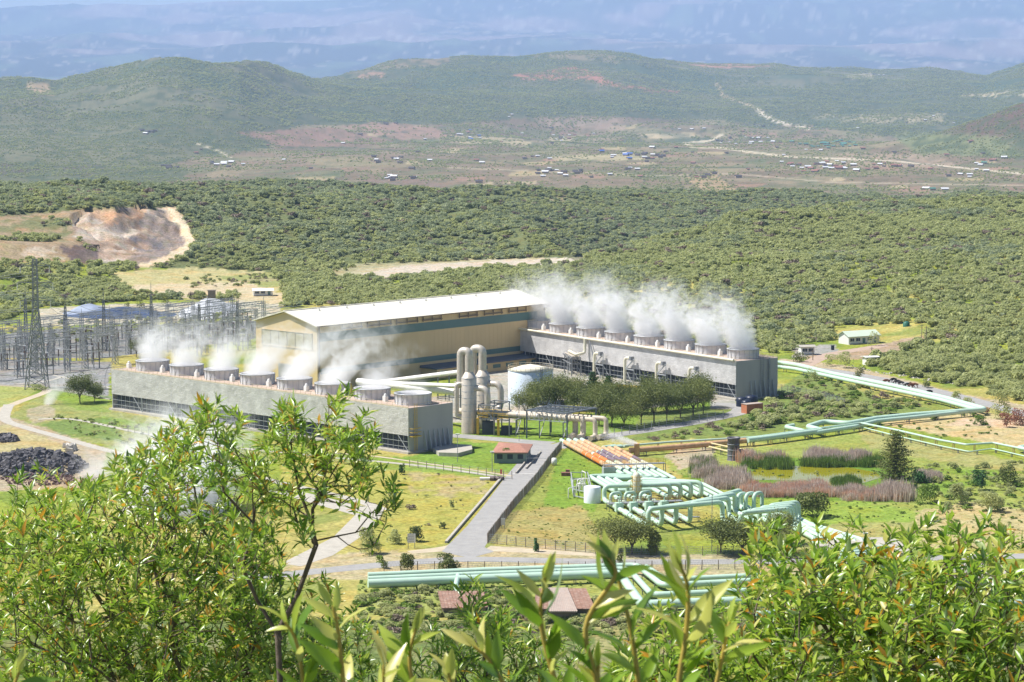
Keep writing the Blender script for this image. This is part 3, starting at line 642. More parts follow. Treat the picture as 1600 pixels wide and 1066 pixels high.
# pipes on the front of the right tower
b = MB(); b.tube([pR(.5, -.5, 12.2), pR(125.5, -.5, 12.2)], .38, 10); b.build('header_pipe', M_cream, RT)
for i in range(62): b = MB(); b.bar(pR(1+i*2, .0, 11.6), pR(1+i*2, -.55, 11.95), .1); b.build('bracket', M_rail, RT)
for k, ap in enumerate((16.5, 43, 60.5+12, 60.5+46)[:0]): pass
for u in (935, 983, 1033, 1084):
    # riser bend where the tower's water mains enter the casing
    best = min(np.arange(2, 124, .5), key=lambda a_: abs(proj(*pR(float(a_), 0, 5))[0]-u)); a_ = float(best)
    r_ = empty('riser_pipe', pR(a_, -1.6, 0), f'cream water riser bending into the right cooling tower, {ORD[(935, 983, 1033, 1084).index(u)]} from the turbine hall', 'riser pipe', 'cream risers along the right tower')
    b = MB(); b.tube(fillet([pR(a_, -1.7, 0), pR(a_, -1.7, 8.2), pR(a_-3.4, -1.7, 8.2)], 1.6, 7), .5, 12); b.build('pipe', M_cream, r_)
    b = MB(); b.box(pR(a_-3.4, -1.7, 8.2), (1, 1.3, 1.2), (Vector((-.563, .827, 0)), Vector((.827, .563, 0)), Z)); b.build('valve', M_steel2, r_)
    b = MB()
    b.bar(pR(a_-4.8, -1.7, 0), pR(a_-4.8, -1.7, 8.6), .22); b.bar(pR(a_-4.8, -1.7, 4.6), pR(a_+.6, -1.7, 4.6), .25); b.bar(pR(a_-.3, -1.7, 4.7), pR(a_-4.7, -1.7, 8), .3); b.bar(pR(a_-1.2, -1.7, 3.6), pR(a_-3.8, -1.7, .2), .2); b.bar(pR(a_+.6, -1.7, 4.6), pR(a_+.6, -.05, 4.6), .2)
    b.build('support_frame', M_steel, r_)
# downcomer and long cream pipe from the tower to the hall
r_ = empty('cooling_water_pipe', pR(85, -2, 0), 'cream pipe stepping down from the right tower roof to the turbine hall', 'pipe')
ad = float(min(np.arange(60, 124, .5), key=lambda a_: abs(proj(*pR(float(a_), 0, 9))[0]-918)))
e1 = atd(918, 560, pR(ad, -1.2, 0).y); tgt = atd(866, 554, 862)
b = MB(); b.tube(fillet([pR(ad, -1.1, 12.2), pR(ad, -1.1, 7.6), pR(ad, -4.5, 7.2), Vector((tgt.x, tgt.y, 6.9))], 1.2, 6), .45, 12); b.build('pipe', M_cream, r_)
b = MB(); b.tube([pR(ad-2, -.7, 12), pR(ad-6.5, -1.5, 3)], .22, 8); b.build('drain_leg', M_steel2, r_)
# pipe rack under it
r_ = empty('pipe_rack', (tgt.x+6, tgt.y-6, 0), 'grey steel pipe rack between the hall corner and the right tower', 'pipe rack')
b = MB(); d0 = Vector((tgt.x-1, tgt.y-4, 0)); d1 = pR(ad+2, -5, 0); d1.z = 0; dd = (d1-d0); pe = Vector((-dd.y, dd.x, 0)).normalized()*3
for i in range(7):
    for s in (0, 1): q = d0+dd*i/6+pe*s; b.bar(q, q+Z*6.2, .28)
    b.bar(d0+dd*i/6+Z*6.1, d0+dd*i/6+pe+Z*6.1, .22); b.bar(d0+dd*i/6+Z*4, d0+dd*i/6+pe+Z*4, .18)
for zz in (4, 6.1):
    for s in (0, 1): b.bar(d0+pe*s+Z*zz, d1+pe*s+Z*zz, .24)
b.build('frame', M_steel2, r_)
b = MB()
for k in range(4): q = d0+dd*(.5+.1*k)+pe*.5; b.tube([q, q+Z*5.8], .3, 8)
b.build('risers', M_steel, r_)
b = MB()
for k in range(4): b.tube([d0+pe*(.15+.23*k)+Z*6.4, d1+pe*(.15+.23*k)+Z*6.4], .2, 8)
b.build('pipes', M_silver, r_)
# slab beside the left tower
q = [at(672, 707), at(690, 697), at(737, 699), at(741, 706), at(722, 712), at(684, 713)]
b = MB(); b.poly([at(676, 706), at(694, 699), at(737, 701), at(738, 708), at(716, 714), at(686, 713)][::-1], -.1, 1.0); o = b.build('concrete_slab', M_conc); tag(o, 'raised concrete slab on the lawn beside the left cooling tower', 'slab')

# ================================================================== TURBINE HALL
A0 = Vector((-60.6, 792, 0)); ul = Vector((.6795, .7337, 0)); uw = Vector((-.7337, .6795, 0)); LH = 106.0; WH = 28.6; EV = 19.8; RG = 23.5
hall = empty('turbine_hall', A0, 'long tan turbine hall with white gabled roof and teal bands', 'industrial building')
def h(a, b_, z): return A0 + ul*a + uw*b_ + Z*z
b = MB()
b.hexa([h(0, 0, 0), h(LH, 0, 0), h(LH, .4, 0), h(0, .4, 0), h(0, 0, EV), h(LH, 0, EV), h(LH, .4, EV), h(0, .4, EV)])
b.hexa([h(0, WH-.4, 0), h(LH, WH-.4, 0), h(LH, WH, 0), h(0, WH, 0), h(0, WH-.4, EV), h(LH, WH-.4, EV), h(LH, WH, EV), h(0, WH, EV)])
for a0, a1 in ((.003, .4), (LH-.4, LH-.003)):
    f0 = [h(a0, .41, 0), h(a0, WH-.41, 0), h(a0, WH-.41, EV), h(a0, WH/2, RG-.1), h(a0, .41, EV)]; f1 = [v+ul*(a1-a0) for v in f0]
    b.add(f0+f1, [(0, 1, 2, 3, 4), (9, 8, 7, 6, 5)] + [(i, 5+i, 5+(i+1) % 5, (i+1) % 5) for i in range(5)])
b.build('wall', M_tan, hall)
b = MB()
e = .9
for s0, s1, z0 in ((-e, WH/2, 1), (WH+e, WH/2, 1)):
    za = EV - (RG-EV)/(WH/2)*e*1.0 + .3
    p0, p1, p2, p3 = h(-1, s0, za), h(LH+1, s0, za), h(LH+1, s1, RG+.3), h(-1, s1, RG+.3)
    q = [p0, p1, p2, p3]; b.hexa([v-Z*.25 for v in q]+q if s0 < 0 else [v-Z*.25 for v in q[::-1]]+q[::-1])
rf = b.build('roof', M_roof, hall)
for k in range(1, 9): b = MB(); b.box(h(12*k, WH*.42, RG+.05), (.5, .5, .5), (ul, uw, Z)); b.build('roof_vent', M_paint, rf)
b = MB(); b.bar(h(-1, WH/2, RG+.38), h(LH+1, WH/2, RG+.38), .7, .1); b.build('ridge_cap', M_roof, rf)
def band(name, z0, z1, a0, a1, m, t=.06):
    b = MB(); b.hexa([h(a0, -t, z0), h(a1, -t, z0), h(a1, -.002, z0), h(a0, -.002, z0), h(a0, -t, z1), h(a1, -t, z1), h(a1, -.002, z1), h(a0, -.002, z1)]); return b.build(name, m, hall)
band('upper_teal_band', 14.9, 17.6, 1.2, LH-4.2, M_teal); band('lower_teal_band', 4.7, 6.4, 1.2, LH-4.2, M_teal)
b = MB()   # gutter and eave pipe brackets
b.bar(h(-1, -1.0, EV+.0), h(LH+1, -1.0, EV+.0), .35, .3)
segs = [(10, 19), (21, 32), (34, 44), (46, 55), (63, 72), (75, 84), (87, 96)]
for s0, s1 in segs:
    b.tube([h(s0, -.55, 18.4), h(s1, -.55, 18.4)], .22, 8)
    for k in (s0+.3, (s0+s1)/2, s1-.3): b.bar(h(k, -.45, 17.9), h(k, -.45, 19.6), .35)
for k in (0.6, LH-.8): b.tube([h(k, -.3, 0), h(k, -.3, EV-.3)], .2, 8)
b.build('gutter', M_trim, hall)
b = MB()   # vertical sheet joints, real laps
for k in range(1, 53):
    b.bar(h(k*2, -.012, .2), h(k*2, -.012, EV-.2), .03, .02)
b.build('sheet_laps', M_tan, hall)
b = MB(); b.hexa([h(-.1, 2.2, 12.6), h(-.005, 2.2, 12.6), h(-.005, WH-3, 12.6), h(-.1, WH-3, 12.6), h(-.1, 2.2, 17.3), h(-.005, 2.2, 17.3), h(-.005, WH-3, 17.3), h(-.1, WH-3, 17.3)])
gw = b.build('glazed_panel', M_win, hall)
b = MB()
for k in range(7): s_ = 2.2+(WH-5.2)*k/6; b.bar(h(-.16, s_, 12.5), h(-.16, s_, 17.4), .16)
for zz in (12.5, 17.4): b.bar(h(-.16, 2.1, zz), h(-.16, WH-2.9, zz), .2)
b.build('frame', M_tan, gw)
b = MB(); b.hexa([h(-.12, 9, 0), h(-.005, 9, 0), h(-.005, 18, 0), h(-.12, 18, 0), h(-.12, 9, 7), h(-.005, 9, 7), h(-.005, 18, 7), h(-.12, 18, 7)]); b.build('roller_door', M_grey, hall)
# low annex along the front of the hall
annex = empty('annex_building', h(60, -9, 0), 'low tan annex with dark flat roof against the front of the turbine hall', 'building')
b = MB(); b.hexa([h(46, -7, 0), h(98, -7, 0), h(98, -.3, 0), h(46, -.3, 0), h(46, -7, 3), h(98, -7, 3), h(98, -.3, 3), h(46, -.3, 3)]); b.build('wall', M_tan, annex)
b = MB(); b.hexa([h(45, -7.8, 3.01), h(99, -7.8, 3.01), h(99, -.1, 3.01), h(45, -.1, 3.01), h(45, -7.8, 3.3), h(99, -7.8, 3.3), h(99, -.1, 3.8), h(45, -.1, 3.8)]); b.build('roof', mat('blue_grey_roof', (.07, .10, .15), .6, var=.1, scale=.3), annex)
for k in range(8):
    b = MB(); b.box(h(49+6.3*k, -7.06, 1.7), (3.6, .1, 1.2), (ul, uw, Z)); b.build('window', M_teal, annex)
# ================================================================== STORAGE TANK
tk = at(829, 629); tank = empty('storage_tank', tk, 'large pale blue cylindrical storage tank with shallow cream cone roof', 'tank')
b = MB(); b.lathe(tk, [(6.75, 0), (6.75, 9.8), (6.7, 9.85)], 64); b.build('shell', M_blue, tank)
b = MB(); b.lathe(tk, [(6.7, 9.86), (6.9, 9.9), (3, 11.0), (.02, 11.6)], 64); b.build('roof', M_creamr, tank)
b = MB()
for zz in (10.6, 11.2): b.lathe(tk, [(6.75, zz), (6.8, zz+.05), (6.75, zz+.1), (6.7, zz+.05), (6.75, zz)], 48)
for k in range(28): a = 2*math.pi*k/28; q = tk+Vector((6.75*math.cos(a), 6.75*math.sin(a), 9.9)); b.bar(q, q+Z*1.3, .09)
b.build('handrail', M_rail, tank)
b = MB()
for sft in (-.3, .3): a = math.radians(-62+sft*7); q = tk+Vector((6.95*math.cos(a), 6.95*math.sin(a), 0)); b.bar(q, q+Z*11.3, .1)
for k in range(20): a = math.radians(-62); q = tk+Vector((6.95*math.cos(a), 6.95*math.sin(a), .5+.55*k)); b.box(q, (.7, .1, .06))
b.build('ladder', M_steel2, tank)

# ================================================================== SEPARATOR VESSELS AND DUCTS
def vessel(px, py, r, hc, arch_dx, arch_top, label, leftloop, name='separator_vessel'):
    q = at(px, py); v = empty(name, q, label, 'vessel', 'silver vessels with arched steam pipes')
    b = MB(); b.lathe(q, [(r*1.02, 0), (r*1.02, hc*.30), (r, hc*.31), (r, hc), (r*.95, hc+.15), (r*.46, hc+1.9), (.01, hc+1.9)], 40); b.build('shell', M_silver, v)
    b = MB()
    for zz in np.linspace(hc*.3, hc-.1, 7): b.lathe(q, [(r+.02, zz-.06), (r+.06, zz), (r+.02, zz+.06)], 40)
    b.build('cladding_bands', M_steel, v)
    p0 = q+Z*(hc+1.5); t = p0+Z*(arch_top-hc-1.5); sd = Vector((-.9, .45, 0)).normalized()*arch_dx
    b = MB(); b.tube(fillet([p0, t, t+sd, q+sd+Z*(13.2)], arch_dx*.5, 12), r*.54, 18); b.build('arch_pipe', M_silver, v)
    return v, q, q+sd
v1, q1, e1 = vessel(733, 677, 2.08, 15.3, 2.5, 22.6, 'nearer tall silver separator vessel with brown stained foot and arched pipe', True)
v2, q2, e2 = vessel(754, 669, 2.08, 14.6, 3.0, 22.2, 'second tall silver separator vessel standing behind the stained one', False)
b = MB(); s = Vector((-1, .1, 0)).normalized()
b.tube(fillet([q1+s*1.5+Z*13.6, q1+s*3.4+Z*13.6, q1+s*3.4+Z*4.7, q1+s*1.5+Z*4.7], 1.0, 7), .62, 14); b.build('side_loop', M_silver, v1)
b = MB(); b.lathe(q1, [(1.99, .02), (1.99, 2.2), (1.965, 4.4)], 40); b.build('stained_foot', mat('rust_stained_steel', (.38, .24, .12), .7, var=.3, scale=.5, dirt=(.6, .5, .38), dirt_amt=.8, streak=True), v1)
# four parallel white steam mains from the vessels to the bends by the road
legs = [at(899, 684), at(911, 686), at(930, 687), at(947, 685)]
starts = [(770, 637), (775, 631), (800, 626), (790, 634)]
mains = []
M_main = mat('cream_lagging', (.60, .52, .40), .55, var=.08, scale=.4, dirt=(.42, .32, .22), dirt_amt=.5)
dirm = (at(899, 651, 5.4)-at(770, 643, 5.4)).normalized(); 
Ls = []
for k in range(4):
    leg = legs[k].copy(); zt = 5.4
    L_ = 32 if k != 2 else 30
    st_ = Vector((leg.x, leg.y, zt)) - dirm*(L_+k*1.5)
    r_ = empty('steam_main', (leg.x, leg.y, 0), f'off-white steam main with downward bend, {ORD[k]} bend from the left beside the road', 'pipe', 'off-white mains from the vessels')
    low = leg + Vector((-1.4-(.9 if k == 3 else 0), -4.5, .9))
    b = MB(); b.tube(fillet([st_-dirm*4, Vector((leg.x, leg.y, zt)), leg+Z*.95, low], 1.3, 8), .78 if k < 2 else .66, 16); b.build('pipe', M_main, r_)
    b = MB()
    for t in np.arange(2, L_, 6): q = st_+dirm*t; b = MB(); b.tube([q, q+dirm*.25], .88, 14); b.build('flange', M_steel, r_)
    pass; mains.append(r_); Ls.append(st_)
# inlet bends from vessels into the mains
for (q, rr, k, lab, v) in ((q1, .85, 0, '', v1), (q2, .85, 1, '', v2)):
    s = dirm; b = MB(); tgt_ = Ls[k]
    mid = Vector((q.x, q.y, 0)) + s*5.6
    b.tube(fillet([q+s*1.2+Z*12.6, mid+Z*12.6, Vector((mid.x, mid.y, 5.4)), Vector((tgt_.x+dirm.x*2, tgt_.y+dirm.y*2, 5.4))], 2.3, 10), rr, 18); b.build('inlet_bend', M_silver, v)
# steel frame around the vessels
r_ = empty('vessel_support_frame', at(752, 677), 'grey and yellow steel support frame round the two silver vessels', 'steel frame')
b = MB(); c0 = at(748, 679)
fx = dirm; fy = Vector((-dirm.y, dirm.x, 0))
for i in range(3):
    for j in range(3):
        q = c0+fx*(i*4.6)+fy*(j*5); b.bar(q, q+Z*(8.3 if i < 2 else 5), .34)
for zz in (4.4, 8.2):
    for j in range(3): b.bar(c0+fy*j*5+Z*zz, c0+fx*9.2*(1 if zz < 5 else .5)+fy*j*5+Z*zz, .3)
    for i in range(2): b.bar(c0+fx*4.6*i+Z*zz, c0+fx*4.6*i+fy*10+Z*zz, .3)
b.bar(c0+Z*4.4, c0+fx*4.6+Z*8.2, .24); b.bar(c0+fx*4.6+Z*4.4, c0+fx*.2+Z*8.2, .24)
b.build('frame', M_steel2, r_)
b = MB()
for off in (Vector((0, 0, 0)), fx*6.2): q = c0+off-fy*.6; b.box(q+Z*2.3, (.7, .7, 4.6)); b.bar(q+fy*.2+Z*5, q+fx*3+Z*5, .12); b.bar(q+Z*5.8, q+fx*3+Z*5.8, .12)
b.build('yellow_posts', M_yel, r_)
b = MB(); b.box(c0+fx*2.2+fy*1.5+Z*1.8, (3.4, 2.4, 3.6)); b.box(c0+fx*7+fy*3+Z*1.2, (3, 2, 2.4)); b.build('pump_skid', M_dark, r_)
b = MB()
for z0 in (6.2, 7.2): b.bar(c0+fx*-.3-fy*.5+Z*z0, c0+fx*9+fy*-.5+Z*z0, .09)
for k in range(7): b.bar(c0+fx*(k*1.5)-fy*.5+Z*4.6, c0+fx*(k*1.5)-fy*.5+Z*(7.2), .08)
b.build('platform_rail', M_yel, r_)
b = MB()
for k in range(3): q = c0 + fx*(11+7*k); b.bar(q+fy*.5, q+fy*.5+Z*4.6, .3); b.bar(q+fy*7.5, q+fy*7.5+Z*4.6, .3); b.bar(q+fy*.5+Z*4.6, q+fy*7.5+Z*4.6, .3); b.bar(q+fy*.5+Z*.2, q+fy*4+Z*4.5, .18)
b.build('pipe_trestles', M_steel2, r_)
# left: white mains heading to the hall plus the twin frames between tower and vessels
r_ = empty('steam_duct', (e1.x-10, e1.y+4, 0), 'thick white steam duct from the vessels toward the hall, nearer one', 'pipe', 'white ducts behind the left tower')
pts = [e1+Z*13.4, Vector((e1.x, e1.y+.5, 12.6)), atd(640, 597, e1.y+14)]
b = MB(); b.tube(fillet([e1+Z*14.4, e1+Z*12.9, atd(590, 598, e1.y+40)], 1.0, 6), .6, 14); b.build('pipe', M_whitep, r_)
r2_ = empty('steam_duct', (e2.x-10, e2.y+4, 0), 'white steam duct rising in front of the turbine hall base', 'pipe', 'white ducts behind the left tower')
b = MB(); pa = atd(720, 581, e2.y+1); pb_ = atd(585, 598, e2.y+52); b.tube(fillet([e2+Z*14.2, pa, pb_], 1.0, 6), .62, 14); b.build('pipe', M_whitep, r2_)
r3_ = empty('steam_duct', at(700, 650), 'thickest white duct running low behind the left tower roof', 'pipe', 'white ducts behind the left tower')
b = MB(); b.tube(fillet([atd(712, 613, 704), atd(660, 607, 716), atd(560, 596, 745)], 1.0, 6), .95, 16); b.build('pipe', M_whitep, r3_)
b = MB()
for t in (.1, .5, .9): q = atd(712, 613, 704).lerp(atd(560, 596, 745), t); b.bar(Vector((q.x, q.y, 0)), Vector((q.x, q.y, q.z-.8)), .35)
b.build('supports', M_steel2, r3_)
r_ = empty('pipe_rack', at(700, 660), 'rusty steel pipe rack between the left tower and the vessels', 'pipe rack')
b = MB(); c1 = at(684, 655)
for i in range(4):
    for j in range(2): q = c1+Vector((i*3.2, j*4+i*1.0, 0)); b.bar(q, q+Z*13, .26)
for zz in (6, 9, 12.8):
    for j in range(2): b.bar(c1+Vector((0, j*4, zz)), c1+Vector((9.6, j*4+3, zz)), .24)
    for i in range(4): b.bar(c1+Vector((i*3.2, i*1.0, zz)), c1+Vector((i*3.2, 4+i*1.0, zz)), .2)
b.build('frame', M_steel2, r_)
b = MB()
for zz in (13.2, 13.9): b.bar(c1+Vector((0, 0, zz)), c1+Vector((9.6, 3, zz)), .1)
for i in range(7): b.bar(c1+Vector((i*1.6, i*.5, 12.8)), c1+Vector((i*1.6, i*.5, 13.9)), .09)
b.box(c1+Vector((4.8, 3.4, 12.9)), (9, 3.4, .15)); b.box(c1+Vector((6.8, 3, 10.4)), (3, 2, 2))
b.build('platform', M_rail, r_)
# scaffold canopy over the mains
cp = [at(823, 685), at(886, 690), at(931, 681), at(861, 676)]
r_ = empty('pipe_canopy', cp[0], 'open grey steel canopy frame over the off-white mains', 'canopy')
b = MB(); hh = 7.6
for q in cp: b.bar(q, q+Z*hh, .42)
for i in range(4): b.bar(cp[i]+Z*hh, cp[(i+1) % 4]+Z*hh, .35)
for t in np.linspace(.08, .92, 9):
    b.bar(cp[0].lerp(cp[1], t)+Z*hh, cp[3].lerp(cp[2], t)+Z*hh, .22)
for t in (.33, .66): b.bar(cp[0].lerp(cp[3], t)+Z*hh, cp[1].lerp(cp[2], t)+Z*hh, .22)
b.build('frame', mat('blue_grey_steel', (.15, .17, .19), .7, metal=.0, var=.15, scale=.5), r_)
b = MB()
for i in range(8):
    t0 = i/8; t1 = (i+1)/8; a_ = cp[0].lerp(cp[1], t0); c_ = cp[0].lerp(cp[1], t1); b.bar(a_+Z*hh, a_.lerp(c_, .5)+Z*(hh-2.4), .14); b.bar(a_.lerp(c_, .5)+Z*(hh-2.4), c_+Z*hh, .14)
b.bar(cp[0]+Z*(hh-2.4), cp[1]+Z*(hh-2.4), .16); b.build('truss', M_steel, r_)
# ================================================================== STEAM FIELD (local frame: s toward the viewer, t to the right)
OL = at(882.5, 690.5, 1.2); SS = Vector((.2331, -.9725, 0)); TT = Vector((.9725, .2331, 0))
def ls(s, t, z=1.2): return Vector((OL.x, OL.y, 0)) + SS*s + TT*t + Z*z
tt = [-.2, 1.7, 3.6, 5.4]; tj = [-8.9, -7.3, -5.7, -4.1]; ta = [.8, 3.4, 6.0, 8.6]; tb = [-14.5, -11.1, -7.5, -3.9]
PR = .54
sleeves = [[(1, 20, M_rust, 'rusty_sleeve'), (20, 37, M_orange, 'orange_sleeve'), (37, 47, M_rust, 'rusty_sleeve')],
           [(1, 22, M_rust, 'rusty_sleeve'), (24, 36, M_orange, 'orange_sleeve'), (37, 47, M_cream, 'cream_sleeve')],
           [(1, 20, M_rust, 'rusty_sleeve'), (21, 37, M_purple, 'purple_sleeve'), (38, 47, M_cream, 'cream_sleeve')],
           [(1, 18, M_rust, 'rusty_sleeve'), (19, 38, M_purple, 'purple_sleeve'), (38, 47, M_rust, 'rusty_sleeve')]]
def trestle(root, s, t, z, w=.8):
    q = ls(s, t, 0); b = MB(); b.bar(q-TT*w/2, q-TT*w/2+Z*(z-.45), .14); b.bar(q+TT*w/2, q+TT*w/2+Z*(z-.45), .14); b.bar(q-TT*w*.7+Z*(z-.5), q+TT*w*.7+Z*(z-.5), .14); return b.build('support', M_steel2, root)
for i in range(4):
    lb = ['leftmost', 'second from left', 'third from left', 'fourth from left'][i]
    kind = ['orange', 'orange and cream', 'dark purple', 'purple and rust'][i]
    r_ = empty('steam_pipeline', ls(0, tt[i], 0), f'{lb} steam pipeline with {kind} sleeve zigzagging into mint green arches', 'pipeline', 'steam pipelines of the field')
    s0 = 57.5+i*1.7
    pts = [ls(-3, tt[i]), ls(s0, tt[i]), ls(s0, tj[i]), ls(77+i*.4-3*0, tj[i]), ls(79-i*2.2+3, tj[i]) if False else ls(80-i*2.0, tj[i]), ls(80-i*2.0, ta[i]), ls(92.5-i*.3, ta[i])]
    za = 4.4
    pts += [ls(92.5-i*.3, ta[i], za)]
    top = ls(91.5-i*2.6, tb[i]-.1, za)
    pts += [top, ls(91.5-i*2.6, tb[i]-.1, 1.2)]
    b1, b2, b3 = ls(126.5-i*1.2, tb[i]), ls(126.5-i*1.2, tb[i], 5.0), ls(121.5-i*4.7, 3.9+3.0*i, 5.0)
    b4 = ls(121.5-i*4.7, 3.9+3.0*i, 1.1)
    pts += [b1, b2, b3, b4]
    pts += [ls(134-i*2.5, 3.9+3.0*i, 1.1), ls(134-i*2.5, 3.9+3.0*i, 4.6), ls(131-i*2.5, 16+1.6*i, 4.6), ls(131-i*2.5, 16+1.6*i, 1.0), ls(146, 16+1.6*i, .9), ls(149, 16+1.6*i, -1.5)]
    b = MB(); b.tube(fillet(pts, 1.35, 7), PR, 14); b.build('pipe', M_mint, r_)
    for a0, a1, m_, nm in sleeves[i]:
        b = MB(); b.tube([ls(a0, tt[i]), ls(a1, tt[i])], PR+.06, 16); b.build(nm, m_, r_)
    for s in (6, 12, 24, 30, 44): b = MB(); b.tube([ls(s, tt[i]), ls(s+.3, tt[i])], PR+.16, 14); b.build('flange', M_cream, r_)
    for s in (96, 100, 106, 112, 118): b = MB(); b.tube([ls(s, tb[i]), ls(s+.25, tb[i])], PR+.1, 14); b.build('flange', M_cream, r_)
    for s in (8, 26, 44): trestle(r_, s, tt[i], 1.2)
    for s in (70,): trestle(r_, s, tj[i], 1.2)
    for s in (104, 119): trestle(r_, s, tb[i], 1.2)
    # valve and bypass on the platform
    b = MB(); q = ls(103.5, tb[i]); b.box(q+Z*.4, (1.7, 1.5, 2.0), (TT, SS, Z)); b.tube([q+Z*1.2, q+Z*2.6], .14, 8); b.lathe(q+Z*2.6, [(.45, 0), (.5, .06), (.45, .12), (.01, .12)], 12)
    b.build('valve', M_mint, r_); b = MB(); b.tube([ls(108.5, tb[i]), ls(112.5, tb[i])], .72, 16); b.build('expansion_bellows', M_mint, r_)
    if i in (0, 1, 2):
        b = MB(); b.tube(fillet([ls(95.5, tb[i]+.3, 1.2), ls(95.5, tb[i]+.3, 3.3), ls(94.2, tb[i]+3.1, 3.3), ls(94.2, tb[i]+3.1, 1.2)], .9, 7), .36, 12); b.build('bypass_arch', M_mint, r_)
for i in range(3):
    t0 = [7.0, 8.5, 10.2][i]; lb = ['fifth', 'sixth', 'rightmost'][i]
    r_ = empty('steam_pipeline', ls(12, t0, 0), f'{lb} straight steam pipeline on the right side of the pipe field', 'pipeline', 'steam pipelines of the field')
    tq = 10.6+1.9*i
    pts = [ls(10+i*.5, t0+ (4 if i < 9 else 0)), ls(12+i*.5, t0), ls(63+i*1.5, t0), ls(66+i*1.5, t0-4.5), ls(71, t0-4.5), ls(75, tq), ls(112, tq), ls(112, tq, 4.8) , ls(110, tq+2.6, 4.8), ls(110, tq+2.6, 1.0), ls(150, 22+1.6*i, .9), ls(153, 22+1.6*i, -1.5)]
    b = MB(); b.tube(fillet(pts, 1.3, 6), .44, 14); b.build('pipe', M_mint, r_)
    for a0, a1, m_, nm in (((13, 30, M_rust, 'rusty_sleeve'), (30, 38, M_purple, 'purple_sleeve'), (38, 48, M_cream, 'cream_sleeve')) if i != 1 else ((13, 34, M_rust, 'rusty_sleeve'), (34, 48, M_cream, 'cream_sleeve'))):
        b = MB(); b.tube([ls(a0, t0), ls(a1, t0)], .5, 16); b.build(nm, m_, r_)
    for s in (20, 40, 60): trestle(r_, s, t0, 1.2)
    for s in (85, 100): trestle(r_, s, tq, 1.2)
# walkway bridging the bundle
def walkway(name, s, t0, t1, z, dep, label, legs_=True, m=M_yel):
    r_ = empty(name, ls(s, t0, 0), label, 'walkway')
    b = MB(); b.box(ls(s, (t0+t1)/2, z), (t1-t0, dep, .18), (TT, SS, Z)); b.build('deck', M_steel2, r_)
    b = MB()
    for ds in (-dep/2, dep/2):
        for zz in (.55, 1.1): b.bar(ls(s+ds, t0, z+zz), ls(s+ds, t1, z+zz), .08)
        n = int((t1-t0)/1.6)
        for k in range(n+1): t = t0+(t1-t0)*k/n; b.bar(ls(s+ds, t, z), ls(s+ds, t, z+1.1), .08)
    b.build('handrail', m, r_)
    b = MB()
    for t in np.linspace(t0, t1, 4): 
        for ds in (-dep/2, dep/2): b.bar(ls(s+ds, float(t), 0), ls(s+ds, float(t), z), .16)
    b.build('legs', M_steel2, r_); return r_
wk = walkway('walkway_bridge', 50.5, -3.4, 12.2, 2.7, 1.6, 'yellow railed walkway bridging the seven parallel pipelines')
b = MB(); b.box(ls(51, -2.2, 1.2), (3.0, 1.8, 2.2), (TT, SS, Z)); b.build('control_cabinet', M_steel, wk)
wk2 = walkway('valve_platform', 99, -15.8, 1.5, 1.7, 2.0, 'rusty brown valve platform with rails among the mint arches', m=mat('rusty_rail', (.42, .24, .12), .8, var=.25, scale=.8, dirt=(.6, .42, .2), dirt_amt=.5))
walkway('valve_platform', 117, -14, 0, 1.1, 1.2, 'lower brown access platform in front of the valve platform', m=MATS['rusty_rail'])
r_ = empty('pressure_vessel', ls(93, -7.4, 0), 'yellow and cream upright vessel caged with ladder on the valve platform', 'vessel')
b = MB(); b.lathe(ls(93, -7.4, 1.5), [(.3, 0), (.85, .5), (.85, 5.4), (.6, 5.9), (.1, 6.1)], 18); b.tube([ls(93, -7.4, 7.4), ls(93, -7.4, 9.6)], .1, 8); b.build('shell', M_cream, r_)
b = MB()
for k in range(8): a = k*math.pi/4; q = ls(93, -7.4, 0)+Vector((1.25*math.cos(a), 1.25*math.sin(a), 0)); b.bar(q, q+Z*(6.6), .1)
for zz in (2, 3.2, 4.4, 5.6, 6.6): b.lathe(ls(93, -7.4, zz), [(1.22, 0), (1.3, .05), (1.22, .1)], 16)
b.build('cage', M_yel, r_)
# little white tank and its pipe frame
tk2 = at(935, 785) - Vector((1.4, 0, 0)); o = MB(); o.lathe(tk2, [(1.95, 0), (1.95, 3.6), (1.85, 3.7), (.01, 3.95)], 36); o = o.build('water_tank', mat('white_tank_paint', (.74, .78, .82), .5, var=.05, scale=.3)); tag(o, 'small white cylindrical tank on the grass left of the mint arches', 'tank')
r_ = empty('pipe_manifold', at(905, 775), 'tangle of grey small-bore pipes and frame left of the little white tank', 'pipework')
b = MB(); c = [at(892, 751, 0), at(918, 751, 0), at(926, 784, 0), at(896, 778, 0)]
for zz in (.5, 2.0):
    for i in range(4): b.bar(c[i]+Z*zz, c[(i+1) % 4]+Z*zz, .18)
for i in range(4): b.bar(c[i], c[i]+Z*2.1, .16)
b.build('frame', M_steel, r_)
b = MB(); R2 = random.Random(3)
for k in range(16):
    p_ = c[0].lerp(c[3], R2.random()).lerp(c[1].lerp(c[2], R2.random()), R2.random()); p2 = p_+Vector((R2.uniform(-2.2, 2.2), R2.uniform(-3, 3), 0)); zz = R2.uniform(.4, 2.4)
    b.tube(fillet([p_, p_+Z*zz, p2+Z*zz, p2], .3, 3), R2.uniform(.07, .16), 7)
b.build('small_pipes', M_whitep, r_)
b = MB(); b.box(at(884, 741, .4), (2.2, 1.4, .9)); b.box(at(887, 739, .4)+Z*.2, (1, 1, 1.2)); o = b.build('machine_skid', mat('rusty_machine', (.22, .10, .07), .8, var=.3, scale=.8)); tag(o, 'small rusty brown machine on the grass left of the zigzag pipes', 'machine')
